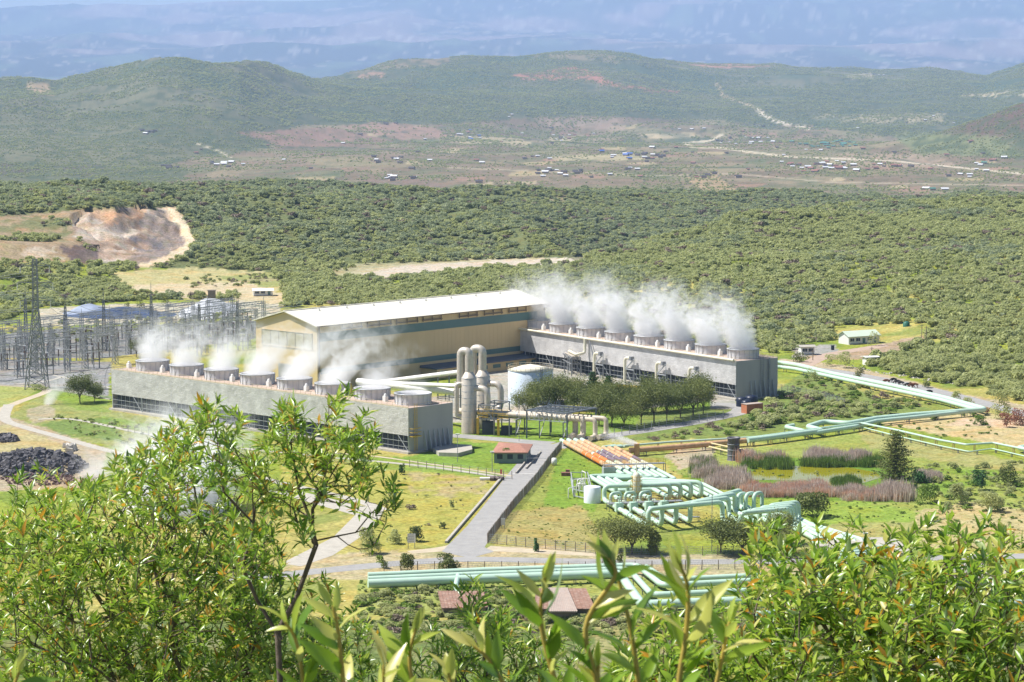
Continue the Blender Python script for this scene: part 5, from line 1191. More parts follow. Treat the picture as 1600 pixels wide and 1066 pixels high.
# gantries: one kind, copied
def make_gantry():
    r_ = empty('switchyard_gantry', (0, 0, 0), 'x', 'gantry', 'steel gantries of the switchyard')
    for s in (0, 14):
        b = MB(); lattice(b, (s, 0, 0), 1.5, .9, 11, 7, .13); b.bar((s, 0, 11), (s, 0, 12.8), .12); b.build('column', M_gal, r_)
    b = MB(); n = 9
    for k in range(n):
        x0, x1 = 14*k/n, 14*(k+1)/n
        for j in (-.45, .45):
            for zz in (10.2, 11.1): b.bar((x0, j, zz), (x1, j, zz), .12)
            b.bar((x0, j, 10.2), (x1, j, 11.1), .08)
        b.bar((x0, -.45, 11.1), (x1, .45, 11.1), .07)
    b.build('beam', M_gal, r_)
    for x in (3, 7, 11):
        b = MB(); b.lathe((x, -.5, 8.2), [(.04, 0)]+[(.15 if k % 2 else .06, .2*k) for k in range(1, 10)]+[(.04, 2.0)], 7); b.build('insulator', M_paint, r_)
    return r_
def make_busbar():
    r_ = empty('busbar_support', (0, 0, 0), 'x', 'busbar support', 'busbar supports of the switchyard')
    b = MB()
    for x in (0, 2.6, 5.2): b.bar((x, 0, 0), (x, 0, 3), .3); 
    b.bar((-.4, 0, 3), (5.6, 0, 3), .3); b.build('stand', M_gal, r_)
    b = MB()
    for x in (0, 2.6, 5.2): b.lathe((x, 0, 3.1), [(.12, 0)]+[(.24 if k % 2 else .12, .22*k) for k in range(1, 11)]+[(.05, 2.5)], 8)
    b.build('insulators', mat('brown_porcelain', (.10, .06, .05), .4, var=.2), r_)
    b = MB(); b.tube([(-1, 0, 5.7), (6.2, 0, 5.7)], .1, 6); b.build('tubular_bus', M_steel, r_)
    return r_
def make_breaker():
    r_ = empty('circuit_breaker', (0, 0, 0), 'x', 'circuit breaker', 'circuit breakers of the switchyard')
    b = MB()
    for x in (0, 2.2): b.bar((x, 0, 0), (x, 0, 2.4), .35); b.box((x, 0, 2.6), (.8, .7, .5))
    b.build('stand', M_gal, r_)
    b = MB()
    for x in (0, 2.2): b.lathe((x, 0, 2.85), [(.15, 0)]+[(.3 if k % 2 else .16, .22*k) for k in range(1, 14)]+[(.1, 3.2)], 8); b.bar((x-.8, 0, 6.1), (x+.8, 0, 6.1), .3)
    b.build('pole_columns', mat('grey_porcelain', (.36, .37, .38), .5, var=.1), r_)
    return r_
protos = {'g': make_gantry(), 'b': make_busbar(), 'c': make_breaker()}
used = {'g': False, 'b': False, 'c': False}
def place(kind, q, rz, label):
    p = protos[kind]
    if used[kind]: p = copy_tree(p)
    used[kind] = True
    p.location = q; p.rotation_euler.z = rz; p['label'] = label; return p
rowdir = math.atan2(.80, .60); ud = Vector((math.cos(rowdir), math.sin(rowdir), 0)); pd = Vector((-ud.y, ud.x, 0))
origin = at(-70, 590)
k = 0; gl = []
for r in range(4):
    for c in range(8):
        q = origin + ud*(c*22+r*3) + pd*(-14+r*19)*1.0
        u, v = proj(q.x, q.y, 0)
        if u < -60 or u > 385 or (u > 168 and v > 560) or v > 603: continue
        gl.append((q, u, v))
for q, u, v in gl:
    rowl = 'close to the gravel edge' if v > 575 else ('in the middle of the switchyard' if v > 545 else 'at the back of the switchyard')
    place('g', q, rowdir, f'grey steel gantry with hanging insulators {rowl}')
kk = 0
for r in range(7):
    for c in range(18):
        q = origin + ud*(c*10.4+(r % 2)*2) + pd*(-18+r*11)
        u, v = proj(q.x, q.y, 0)
        if u < -60 or u > 395 or (u > 168 and v > 558) or v > 604: continue
        kk += 1
        place('b' if (r+c) % 3 else 'c', q, rowdir+math.pi/2*(r % 2), ('row of three brown porcelain insulators on a grey stand in the switchyard' if (r+c) % 3 else 'grey circuit breaker with two ribbed columns in the switchyard'))
# taller masts at the back
for i, (x, y, hh2) in enumerate(((41, 545, 22), (103, 548, 20), (163, 548, 22), (237, 536, 22), (312, 545, 20), (371, 540, 20))):
    q = at(x, y); r_ = empty('lattice_mast', q, f'slender lattice mast at the back of the switchyard, {ORD[i]} by order of building up the row' if False else ('tall' if hh2 > 20 else 'short') + f' lattice mast in the switchyard near ' + ('the dark liner bank' if 100 < x < 260 else 'the pale gravel heap' if x >= 260 else 'the far left transmission tower'), 'mast', 'lattice masts of the switchyard')
    b = MB(); lattice(b, q, 1.5, .6, hh2*.8, 10, .16); b.bar(q+Z*hh2*.8, q+Z*hh2, .14); b.build('mast', M_steel2, r_)
    b = MB()
    for zz in (.55, .7): b.bar(q+Vector((-2, 0, hh2*zz)), q+Vector((2, 0, hh2*zz)), .16)
    b.build('crossarm', M_steel2, r_)
# conductors
def wire(a_, c_, sag, n=14): return [a_.lerp(c_, i/n)-Z*(sag*4*(i/n)*(1-i/n)) for i in range(n+1)]
wm_ = mat('conductor', (.42, .43, .43), .5, metal=.3, var=.05)
tg = [g for g in gl]
wires_ = []
for i, e in enumerate(E1):
    t = [at(128+i*26, 548-i*2, 0)+Z*13 for _ in (0,)][0]; wires_.append((e, t))
    wires_.append((e, Vector((e.x-70, e.y-40+i*5, 30+2*i))))
for i, (a_, c_) in enumerate(wires_):
    b = MB(); b.tube(wire(a_, c_, 3.5), .055, 5, False); o = b.build('power_line', wm_); tag(o, 'thin overhead conductor sagging from the tall transmission tower at far left', 'power line', 'conductors of the transmission tower')
for r in range(6):
    for s in range(3):
        a_ = origin + pd*(-14+r*12+s*3.2) + Z*(10.6+s*.3); c_ = a_ + ud*178; b = MB(); pts = []
        for k in range(9): pts += wire(a_.lerp(c_, k/9), a_.lerp(c_, (k+1)/9), .9, 6)[:-1]
        b.tube(pts, .09, 5, False); o = b.build('busbar_line', wm_); tag(o, 'thin sagging busbar conductor strung between the switchyard gantries', 'power line', 'busbar conductors over the switchyard')
ribbon('cable_trench', [(-40, 572), (40, 578), (100, 590), (172, 606)], 1.2, M_conc, .02)
ribbon('cable_trench', [(25, 600), (70, 596), (100, 588)], 1.4, M_conc, .026)
ribbon('kerb', [(-40, 600), (30, 604), (110, 613), (172, 625)], .5, M_conc, 0, 'structure', 4, .25)

# ================================================================== VEGETATION PROTOTYPES
def quads(C_, N_, S_, rng, asp=.6, up=.0):
    """leaf-clump quads at centres C_, facing N_, size S_"""
    n = len(C_); r = rng.normal(size=(n, 3)); N_ = N_/(np.linalg.norm(N_, axis=1, keepdims=True)+1e-9)
    t = np.cross(N_, r); t /= np.linalg.norm(t, axis=1, keepdims=True)+1e-9; b_ = np.cross(N_, t)
    S_ = S_[:, None]; a = t*S_; c = b_*S_*asp
    bend = N_*S_*.25
    V = np.stack([C_-a, C_-c+bend, C_+a, C_+c-bend*.3], 1).reshape(-1, 3); Fq = np.arange(n*4).reshape(n, 4)
    return V, Fq
def leaf_mesh(name, V, Fq, m, v=None, smooth_=False):
    me = bpy.data.meshes.new(name); V = np.asarray(V, np.float32); Fq = np.asarray(Fq, np.int32)
    me.vertices.add(len(V)); me.vertices.foreach_set('co', V.ravel()); k = Fq.shape[1]
    me.loops.add(Fq.size); me.loops.foreach_set('vertex_index', Fq.ravel()); me.polygons.add(len(Fq))
    me.polygons.foreach_set('loop_start', np.arange(0, Fq.size, k, dtype=np.int32)); me.polygons.foreach_set('loop_total', np.full(len(Fq), k, np.int32))
    me.polygons.foreach_set('use_smooth', np.full(len(Fq), smooth_, bool))
    if v is not None:
        at_ = me.attributes.new('v', 'FLOAT', 'FACE' if len(v) == len(Fq) else 'POINT'); at_.data.foreach_set('value', np.asarray(v, np.float32))
    me.update(calc_edges=True); me.materials.append(m); return me
def crown_pts(rng, n, rx, ry, rz, zc, lumps=7, fill=.35, flat=False):
    L_ = []
    for _ in range(lumps):
        a = rng.uniform(0, 6.28); r = math.sqrt(rng.uniform(0, 1))*.62; L_.append((rx*r*math.cos(a), ry*r*math.sin(a), zc+rz*rng.uniform(-.35, .5), rng.uniform(.32, .55)))
    P_ = []; N_ = []; V_ = []
    k = n//lumps
    for (x, y, z, s) in L_:
        d = rng.normal(size=(k, 3)); d /= np.linalg.norm(d, axis=1, keepdims=True); d[:, 2] = np.where(rng.random(k) < .7, np.abs(d[:, 2]), d[:, 2])
        rad = 1-fill*rng.random(k)**1.6
        P_.append(np.array([x, y, z])+d*rad[:, None]*np.array([rx*s, ry*s, rz*s*(.55 if flat else .95)])); N_.append(d+rng.normal(size=(k, 3))*.55); V_.append(np.full(k, rng.uniform(0, 1))*.5+rng.random(k)*.5)
    return np.concatenate(P_), np.concatenate(N_), np.concatenate(V_)
M_bush = leaf_mat('grey_green_leaf', (.31, .35, .145), (.53, .55, .23), .5)
M_bush2 = leaf_mat('olive_grey_leaf', (.24, .29, .155), (.42, .46, .25), .5)
M_bushy = leaf_mat('bright_green_leaf', (.09, .18, .025), (.24, .33, .05), .3)
M_acl = leaf_mat('acacia_leaf', (.085, .12, .03), (.23, .25, .065), .3)
M_drys = leaf_mat('dry_shrub', (.17, .13, .09), (.30, .23, .17), .1)
M_con = leaf_mat('conifer_leaf', (.02, .07, .02), (.06, .15, .03), .1)
M_bark = mat('bark', (.12, .09, .065), .95, var=.3, scale=3, bump=.6)
M_barkg = mat('grey_bark', (.22, .19, .16), .95, var=.3, scale=3, bump=.5)
def bush_mesh(name, seed, n, size, m, rx=1, ry=1, rz=.9, lumps=8, zc=.55, leaf=.12, flat=False, trunk=True):
    rng = np.random.default_rng(seed); C_, N_, v = crown_pts(rng, n, rx, ry, rz, zc, lumps, .4, flat)
    C_[:, 2] = np.maximum(C_[:, 2], .04)
    V, Fq = quads(C_, N_, leaf*(.6+.8*rng.random(len(C_))), rng); return leaf_mesh(name, V*size, Fq, m, v)
# distant bush kinds used by the scattered scrub
far_pr = [bush_mesh(f'scrub_far', 100+i, 90, 1, M_bush, leaf=.26, lumps=5) for i in range(3)]
mid_pr = [bush_mesh(f'scrub_mid', 200+i, 330, 1, M_bush, leaf=.17, lumps=8, rz=.85+.1*(i % 2)) for i in range(5)] + [bush_mesh('scrub_dry', 260, 220, 1, M_drys, leaf=.14, lumps=7)]
mid2 = [bush_mesh(f'scrub_ridge', 280+i, 330, 1, M_bush2, leaf=.17, lumps=8, rz=.85) for i in range(3)]
near_pr = [bush_mesh(f'scrub_near', 300+i, 900, 1, M_bush, leaf=.10, lumps=11, rz=.85) for i in range(4)]
def proto_objs(ms):
    out = []
    for m in ms: out.append(bpy.data.objects.new(m.name, m))
    return out
def scatter(name, P_, S_, R_, protos_, label, cat='scrub', K=None):
    """thousands of plants nobody could count: points carrying instances of a few plant meshes"""
    me = bpy.data.meshes.new(name); P_ = np.asarray(P_, np.float32); me.vertices.add(len(P_)); me.vertices.foreach_set('co', P_.ravel())
    a = me.attributes.new('scl', 'FLOAT_VECTOR', 'POINT'); a.data.foreach_set('vector', np.asarray(S_, np.float32).ravel())
    a = me.attributes.new('rz', 'FLOAT', 'POINT'); a.data.foreach_set('value', np.asarray(R_, np.float32))
    K = RNG.integers(0, len(protos_), len(P_)) if K is None else K
    a = me.attributes.new('kk', 'INT', 'POINT'); a.data.foreach_set('value', np.asarray(K, np.int32)); me.update()
    o = bpy.data.objects.new(name, me); COL.objects.link(o); tag(o, label, cat, kind='stuff')
    ng = bpy.data.node_groups.new(name, 'GeometryNodeTree'); ng.interface.new_socket('Geometry', in_out='INPUT', socket_type='NodeSocketGeometry'); ng.interface.new_socket('Geometry', in_out='OUTPUT', socket_type='NodeSocketGeometry')
    N = ng.nodes; L = ng.links; gi = N.new('NodeGroupInput'); go = N.new('NodeGroupOutput'); j = N.new('GeometryNodeJoinGeometry')
    def att(nm, ty):
        n = N.new('GeometryNodeInputNamedAttribute'); n.data_type = ty; n.inputs[0].default_value = nm; return [s for s in n.outputs if s.enabled][0]
    sc_ = att('scl', 'FLOAT_VECTOR'); rz = att('rz', 'FLOAT'); ki = att('kk', 'INT')
    cx_ = N.new('ShaderNodeCombineXYZ'); L.new(rz, cx_.inputs[2])
    for i, po in enumerate(protos_):
        ob = N.new('GeometryNodeObjectInfo'); ob.inputs[0].default_value = po; ob.inputs[1].default_value = True
        cmp_ = N.new('FunctionNodeCompare'); cmp_.data_type = 'INT'; cmp_.operation = 'EQUAL'; L.new(ki, cmp_.inputs[2]); cmp_.inputs[3].default_value = i
        ip = N.new('GeometryNodeInstanceOnPoints'); L.new(gi.outputs[0], ip.inputs['Points']); L.new(cmp_.outputs[0], ip.inputs['Selection']); L.new(ob.outputs['Geometry'], ip.inputs['Instance']); L.new(cx_.outputs[0], ip.inputs['Rotation']); L.new(sc_, ip.inputs['Scale']); L.new(ip.outputs[0], j.inputs[0])
    L.new(j.outputs[0], go.inputs[0]); md = o.modifiers.new('scatter', 'NODES'); md.node_group = ng; return o
def samp(n, d0, d1, u0=-120, u1=1720, fwd=None):
    d = np.sqrt(RNG.uniform(d0*d0, d1*d1, n)); u = RNG.uniform(u0, u1, n); x = (u-800)/F*(d*.9945+10.4); z = height(x, d); U, V = proj(x, d, z); return x, d, z, U, V
# --- dense scrub of the middle distance
FEDGE_U = [-120, 0, 60, 150, 250, 380, 440, 480, 850, 870, 900, 1050, 1200, 1215, 1235, 1290, 1400, 1500, 1600, 1720]
FEDGE_V = [498, 502, 484, 474, 468, 470, 480, 480, 480, 505, 520, 542, 556, 551, 551, 556, 584, 606, 630, 660]
NOB = [QUARRY, [(-80, 342), (60, 334), (130, 326), (150, 350), (120, 375), (160, 412), (60, 408), (-80, 412)], [(1235, 566), (1240, 542), (1300, 534), (1305, 513), (1395, 506), (1450, 505), (1462, 518), (1410, 550), (1370, 562), (1345, 578)],
       [(515, 437), (560, 414), (640, 411), (905, 400), (925, 409), (860, 417), (700, 425), (600, 437)], [(170, 425), (300, 417), (430, 425), (440, 450), (330, 465), (200, 456)], [(380, 440), (448, 455), (445, 482), (370, 474)], [(60, 480), (140, 476), (378, 468), (378, 496), (60, 508)],
       [(255, 322), (280, 322), (308, 378), (290, 400), (240, 418), (210, 420), (210, 408), (265, 395), (290, 375), (266, 340)]]
def okmask(x, d, U, V, sparse=1):
    m = V < np.interp(U, FEDGE_U, FEDGE_V)
    for i, p in enumerate(NOB):
        ins = inpoly(U, V, p)
        if i == 1: ins &= fbm(x/24, (d+2*height(x, d))/60, 4, 93) > .45
        m &= ~ins
    c = fbm(x/38, d/38, 4, 201); m &= (c > np.where((U > 850) & (V > 330), .30, .40)) | (RNG.random(len(x)) < .35)
    return m
x, d, z, U, V = samp(88000, 700, 2600); m = okmask(x, d, U, V) & (d < 2550)
x, d, z, U, V = x[m], d[m], z[m], U[m], V[m]
# keep a minimum clump spacing through a coarse grid
S_ = (2.3+3.2*RNG.random(len(x))**2)*np.where(d > 1500, 1.15, 1)*(.75+.6*fbm(x/60, d/60, 3, 211))
o_ = np.argsort(d + 0.0); order = [i for i in o_]
near_i = [i for i in order if U[i] > 880 and U[i] < 1660 and d[i] < 1200][:260] + [i for i in order if U[i] < 450 and U[i] > -20 and d[i] < 1500][:40]
ni = set(near_i); keep = np.array([i not in ni for i in range(len(x))])
scl = np.stack([S_*RNG.uniform(.8, 1.2, len(x)), S_*RNG.uniform(.8, 1.2, len(x)), S_*RNG.uniform(.65, .95, len(x))], 1)
rz = RNG.uniform(0, 6.28, len(x)); K = RNG.integers(0, 5, len(x)); K[RNG.random(len(x)) < .09] = 5; dc = np.interp(U, [-100, 400, 860, 1000, 1300, 1700], [1300, 1350, 1400, 1400, 1650, 1750]); K = np.where((d > dc) | (fbm(x/55, d/90, 4, 231)+.12*RNG.random(len(x)) > .66), np.where(K == 5, 5, 6+(K % 3)), K)
scatter('scrub', np.stack([x, d, z-.3], 1)[keep], scl[keep]*.62, rz[keep], proto_objs(mid_pr+mid2), 'dense grey-green scrub covering the slopes behind the plant', K=K[keep])
x2, d2, z2, U2, V2 = samp(60000, 750, 2700); m = okmask(x2, d2, U2, V2); s2 = RNG.uniform(1.3, 2.8, m.sum())
scatter('undergrowth', np.stack([x2, d2, z2-.1], 1)[m], np.stack([s2, s2, s2*.8], 1), RNG.uniform(0, 6.28, m.sum()), proto_objs(far_pr), 'low undergrowth filling the gaps between the scrub bushes on the slopes')
for i in near_i:
    me_ = near_pr[int(RNG.integers(0, 4))]; o = bpy.data.objects.new('bush', me_); COL.objects.link(o); o.location = (x[i], d[i], z[i]-.3); o.scale = tuple(scl[i]*.66); o.rotation_euler.z = rz[i]
    right = U[i] > 700
    tag(o, 'rounded grey-green bush at the near edge of the dense scrub on the right slope' if right else 'rounded grey-green bush on the rise behind the switchyard', 'bush', 'bushes edging the right slope' if right else 'bushes behind the switchyard')
# --- the plain and the hills far off
x, d, z, U, V = samp(170000, 2500, 13000)
n6_ = fbm(x/420, d/700, 5, 111); c2 = fbm(x/150, d/260, 4, 221)
FARM = [(180, 300), (330, 255), (420, 225), (380, 205), (480, 195), (640, 190), (900, 180), (1050, 182), (1250, 195), (1400, 215), (1450, 240), (1700, 255), (1700, 325), (600, 330), (180, 325)]
fm_ = inpoly(U, V, FARM); m = np.where(fm_, (c2 > .50) & (RNG.random(len(x)) < .7) | (RNG.random(len(x)) < .06), c2 > .36) & (V < 330)
s = RNG.uniform(1.8, 3.6, len(x))*np.where(d > 7000, 1.5, 1)
scatter('scrub', np.stack([x, d, z-.4], 1)[m], np.stack([s, s, s*.7], 1)[m], RNG.uniform(0, 6.28, m.sum()), proto_objs(far_pr), 'scattered trees and bushes over the far plain and hills')
# ================================================================== FARMSTEADS ON THE PLAIN
M_tin = mat('tin_roof', (.62, .62, .62), .5, var=.1); M_tinr = mat('rust_tin_roof', (.26, .12, .09), .7, var=.2); M_ting = mat('green_tin_roof', (.08, .22, .17), .6, var=.1); M_tinb = mat('blue_tin_roof', (.08, .16, .45), .6, var=.1); M_tind = mat('dark_thatch', (.07, .06, .06), .9, var=.2)
M_mud = mat('mud_wall', (.36, .27, .19), .9, var=.15)
def hut_proto(mr):
    r_ = bpy.data.objects.new('farmhouse', None); COL.objects.link(r_)
    b = MB(); b.box((0, 0, 1.3), (9, 5.5, 3.4)); b.build('wall', M_mud, r_)
    b = MB(); b.hexa([Vector(p) for p in ((-5, -3.3, 2.9), (5, -3.3, 2.9), (5, 0, 4.8), (-5, 0, 4.8), (-5, -3.3, 3.0), (5, -3.3, 3.0), (5, 0, 5.0), (-5, 0, 5.0))]); b.hexa([Vector(p) for p in ((-5, 0.003, 4.8), (5, 0.003, 4.8), (5, 3.3, 2.9), (-5, 3.3, 2.9), (-5, 0.003, 5.0), (5, 0.003, 5.0), (5, 3.3, 3.0), (-5, 3.3, 3.0))]); b.build('roof', mr, r_)
    return r_
HP = {'silver': [hut_proto(M_tin), 0], 'rust red': [hut_proto(M_tinr), 0], 'green': [hut_proto(M_ting), 0], 'blue': [hut_proto(M_tinb), 0], 'dark': [hut_proto(M_tind), 0]}
clusters = [((230, 207, 12, 3), 6, ('dark', 'silver'), 'on the left slope'), ((345, 256, 22, 4), 8, ('silver', 'dark'), 'beside the track at left'), ((270, 262, 15, 4), 5, ('dark',), 'left of the plain'), ((605, 195, 8, 2), 3, ('dark',), 'above the ploughed fields'), ((740, 215, 35, 6), 12, ('silver', 'dark', 'blue'), 'in the yellow clearing at centre left'), ((610, 252, 30, 4), 6, ('silver', 'dark'), 'in the middle of the plain left of centre'), ((620, 280, 40, 5), 7, ('silver', 'dark'), 'near the lower brown fields'),
    ((805, 183, 10, 2), 2, ('silver',), 'below the central hill'), ((895, 215, 35, 5), 14, ('silver', 'rust red', 'dark'), 'in the upper centre of the plain'), ((985, 245, 50, 5), 20, ('silver', 'dark', 'blue'), 'at the centre of the plain'), ((870, 273, 45, 5), 14, ('silver', 'dark'), 'along the lower track at centre'), ((1090, 203, 20, 2), 3, ('silver',), 'beside the pale clearing'), ((1180, 222, 50, 8), 16, ('silver', 'dark'), 'beside the winding track'),
    ((1300, 226, 40, 6), 30, ('green',), 'in the green-roofed village'), ((1290, 262, 55, 8), 30, ('silver', 'dark', 'rust red'), 'in the lower right village'), ((1385, 262, 20, 5), 8, ('silver', 'rust red'), 'east of the lower village'), ((1535, 257, 15, 4), 6, ('rust red', 'silver', 'green'), 'at the far right of the plain'), ((1500, 275, 40, 5), 6, ('silver', 'dark'), 'by the right track'), ((1180, 197, 14, 2), 3, ('silver', 'dark'), 'under the dirt road'), ((1480, 190, 60, 5), 6, ('silver', 'dark'), 'at the foot of the right hills'), ((1100, 277, 18, 4), 5, ('dark', 'rust red'), 'beside the square field'), ((1450, 298, 30, 3), 3, ('green', 'silver'), 'nearest the ridge at right'), ((1000, 245, 560, 38), 75, ('silver', 'dark', 'dark', 'rust red'), 'scattered alone over the plain'), ((1370, 118, 10, 2), 3, ('dark', 'silver'), 'on the saddle of the right hills'), ((1595, 108, 10, 3), 0, ('silver',), '')]
R4 = random.Random(5)
def ground_at(px, py, d0=2600, d1=13000):
    ds = np.geomspace(d0, d1, 300); xs = (px-800)/F*(ds*.9945+10.4); zs = height(xs, ds); U, V = proj(xs, ds, zs)
    vis = 1e9
    for i in range(len(ds)):
        if V[i] <= py: return Vector((xs[i], ds[i], zs[i]))
    return None
for (cx_, cy_, rx, ry), n, kinds, where in clusters:
    for _ in range(n):
        q = ground_at(cx_+R4.gauss(0, rx*.6), cy_+R4.gauss(0, ry*.6))
        if q is None: continue
        kd = R4.choice(kinds); p, u_ = HP[kd]
        if u_: p = copy_tree(p)
        HP[kd][1] = 1; p.location = q; p.rotation_euler.z = R4.uniform(-.6, .6); sc_v = R4.uniform(.65, 1.25); p.scale = (sc_v*1.15, sc_v, sc_v)
        tag(p, f'tiny {kd}-roofed farmhouse far off {where}', 'farmhouse', f'farmhouses {where}')
for kd, (p, u_) in HP.items():
    if not u_: [bpy.data.objects.remove(o) for o in kids(p)+[p]]

# ================================================================== TREES IN THE PLANT
def limb_tree(rng, h_, spread, n_l=7, trunk_h=.45, r0=.2, flatness=.35, lean=0):
    """trunk with limbs that fork outward; returns builder and limb tips"""
    b = MB(); tips = []
    top = Vector((lean, 0, h_*trunk_h)); b.tube([Vector((0, 0, -.2)), Vector((lean*.4+rng.uniform(-.1, .1), 0, h_*trunk_h*.5)), top], [r0*1.2, r0, r0*.8], 8)
    for k in range(n_l):
        a = 6.283*k/n_l+rng.uniform(-.3, .3); r = spread*rng.uniform(.45, .95); zz = h_*rng.uniform(.72, .95)
        m1 = top+Vector((math.cos(a)*r*.4, math.sin(a)*r*.4, (zz-top.z)*.55)); e = Vector((math.cos(a)*r, math.sin(a)*r, zz)); st = top*rng.uniform(.7, 1)
        b.tube([st, m1, e], [r0*.55, r0*.32, r0*.1], 6)
        for _ in range(3):
            a2 = a+rng.uniform(-.9, .9); e2 = m1+Vector((math.cos(a2)*r*.5, math.sin(a2)*r*.5, h_*rng.uniform(.12, .3))); b.tube([m1, (m1+e2)/2+Vector((0, 0, .1)), e2], [r0*.25, r0*.15, r0*.05], 5); tips.append(e2)
        tips.append(e)
    return b, tips
def acacia(name, seed, h_, spread, m=M_acl, leaf=.28, per=150, trunk_h=.4, n_l=8, flat=.32, r0=.18, cl=1.5):
    rng_ = random.Random(seed); rg = np.random.default_rng(seed); b, tips = limb_tree(rng_, h_, spread, n_l, trunk_h, r0)
    r_ = bpy.data.objects.new(name, None); COL.objects.link(r_); b.build('trunk', M_bark, r_)
    C_ = []; V_ = []
    for t in tips:
        k = int(per*rng_.uniform(.6, 1.3)); s = cl*rng_.uniform(.7, 1.25); d = rg.normal(size=(k, 3))*np.array([s*.55, s*.55, s*flat]); C_.append(np.array(t)+d); V_.append(np.full(k, rng_.random())*.55+rg.random(k)*.45)
    C_ = np.concatenate(C_); V_ = np.concatenate(V_); N_ = rg.normal(size=C_.shape)*.8+np.array([0, 0, .8])
    V, Fq = quads(C_, N_, leaf*(.5+.8*rg.random(len(C_))), rg, .5); o = bpy.data.objects.new('crown', leaf_mesh('crown', V, Fq, m, V_)); COL.objects.link(o); o.parent = r_
    return r_
ac = [acacia('acacia_tree', 400+i, 7.6+i*.35, 3.9+.25*(i % 3), per=150, leaf=.24, trunk_h=.26, cl=2.1, flat=.62) for i in range(5)]
used_a = [False]*5
def put_tree(pool, used_, i, px, py, sc_v, label, cat='tree', group=None, q=None):
    p = pool[i]
    if used_[i]: p = copy_tree(p)
    used_[i] = True; p.location = q if q else at(px, py); p.scale = (sc_v, sc_v, sc_v); p.rotation_euler.z = random.uniform(0, 6.28); return tag(p, label, cat, group)
row1 = [(822, 655), (851, 650), (879, 650), (905, 656), (936, 665), (956, 668), (975, 671), (1002, 665), (1022, 663), (1042, 660), (1063, 655), (1083, 651), (1099, 648)]
for i, (x_, y_) in enumerate(row1): put_tree(ac, used_a, i % 5, x_, y_-1, 1.0+.12*((i*7) % 3-1), f'{ORD[i]} acacia from the left in the front row along the loop road', group='front row acacias by the loop road')
row2 = [(838, 638), (868, 640), (898, 641), (925, 643), (948, 645), (972, 646), (995, 646), (1018, 645), (1042, 643), (1066, 640), (1090, 637)]
for i, (x_, y_) in enumerate(row2): put_tree(ac, used_a, (i+2) % 5, x_, y_, .93+.1*((i*5) % 3-1), f'{ORD[i]} acacia from the left in the back row behind the loop road', group='back row acacias by the loop road')
row0 = [(125, 630, .95, 'slim acacia with a flat crown left of the far end of the left tower'), (148, 628, .55, 'round bushy tree right beside the far left end of the left tower'), (963, 862, 1.25, 'wide thin acacia right behind the foreground road, leftmost of the group'), (987, 866, 1.0, 'small acacia between the wide thin one and the round bush behind the road'), (1126, 864, 1.05, 'acacia beside the thin dark pole behind the foreground road'), (1160, 866, 1.3, 'dark spreading acacia before the mint arches'), (1192, 866, 1.2, 'rightmost dark acacia hiding the last mint arches'), (1222, 850, .7, 'small acacia right of the last mint arches'), (213, 558, .6, 'small tree showing above the far end of the left tower')]
for i, (x_, y_, s_, lb) in enumerate(row0):
    t = put_tree(ac, used_a, i % 5, x_, y_, s_, lb)
    if y_ > 800: t.scale = (s_, s_, .72)
# the tall conical acacia beside the pond
def cone_tree(name, seed, h_, w_, m, n, leaf, layers=True, drop=.15):
    rg = np.random.default_rng(seed); r_ = bpy.data.objects.new(name, None); COL.objects.link(r_)
    b = MB(); b.tube([(0, 0, -.2), (0.1, 0, h_*.5), (0, 0, h_*.95)], [h_*.022, h_*.014, h_*.004], 8); C_ = []; V_ = []; N_ = []
    nl = 17
    for l in range(nl):
        zz = h_*(.10+.88*l/nl); R_ = w_*(1-.8*(l/nl)**2.4)*(.7+.4*rg.random())
        for a in np.arange(0, 6.28, .62)+rg.uniform(0, 1):
            rr = R_*rg.uniform(.6, 1.1); e = np.array([math.cos(a)*rr, math.sin(a)*rr, zz+rr*.10]); b.tube([(0, 0, zz-rr*.15), tuple(e)], [h_*.005, h_*.0015], 5)
            k = int(n*rr/w_)+4; t = rg.random(k)**.7; p = e*t[:, None]+np.array([0, 0, zz])*(1-t)[:, None]*np.array([0, 0, 1]); p += rg.normal(size=(k, 3))*np.array([.28, .28, .10])*(h_/11)
            C_.append(p); V_.append(rg.random(k)*.6+.4*t); N_.append(rg.normal(size=(k, 3))*.6+np.array([0, 0, 1]))
    C_ = np.concatenate(C_); V, Fq = quads(C_, np.concatenate(N_), leaf*(.6+.7*rg.random(len(C_))), rg, .5)
    b.build('trunk', M_bark, r_); o = bpy.data.objects.new('crown', leaf_mesh('crown', V, Fq, m, np.concatenate(V_))); COL.objects.link(o); o.parent = r_; return r_
t = cone_tree('acacia_tree', 51, 14.0, 5.2, M_acl, 42, .26); t.location = at(1398, 760); tag(t, 'tall conical dark acacia with tiered branches beside the pond', 'tree')
for i, (x_, y_, h_) in enumerate(((926, 625, 9), (950, 622, 7.0))):
    t = cone_tree('conifer_tree', 61+i, h_, 2.5, M_con, 46, .24); t.location = at(x_, y_); tag(t, ['larger bright green conical conifer in front of the right tower', 'smaller conical conifer right beside the larger one before the right tower'][i], 'tree')
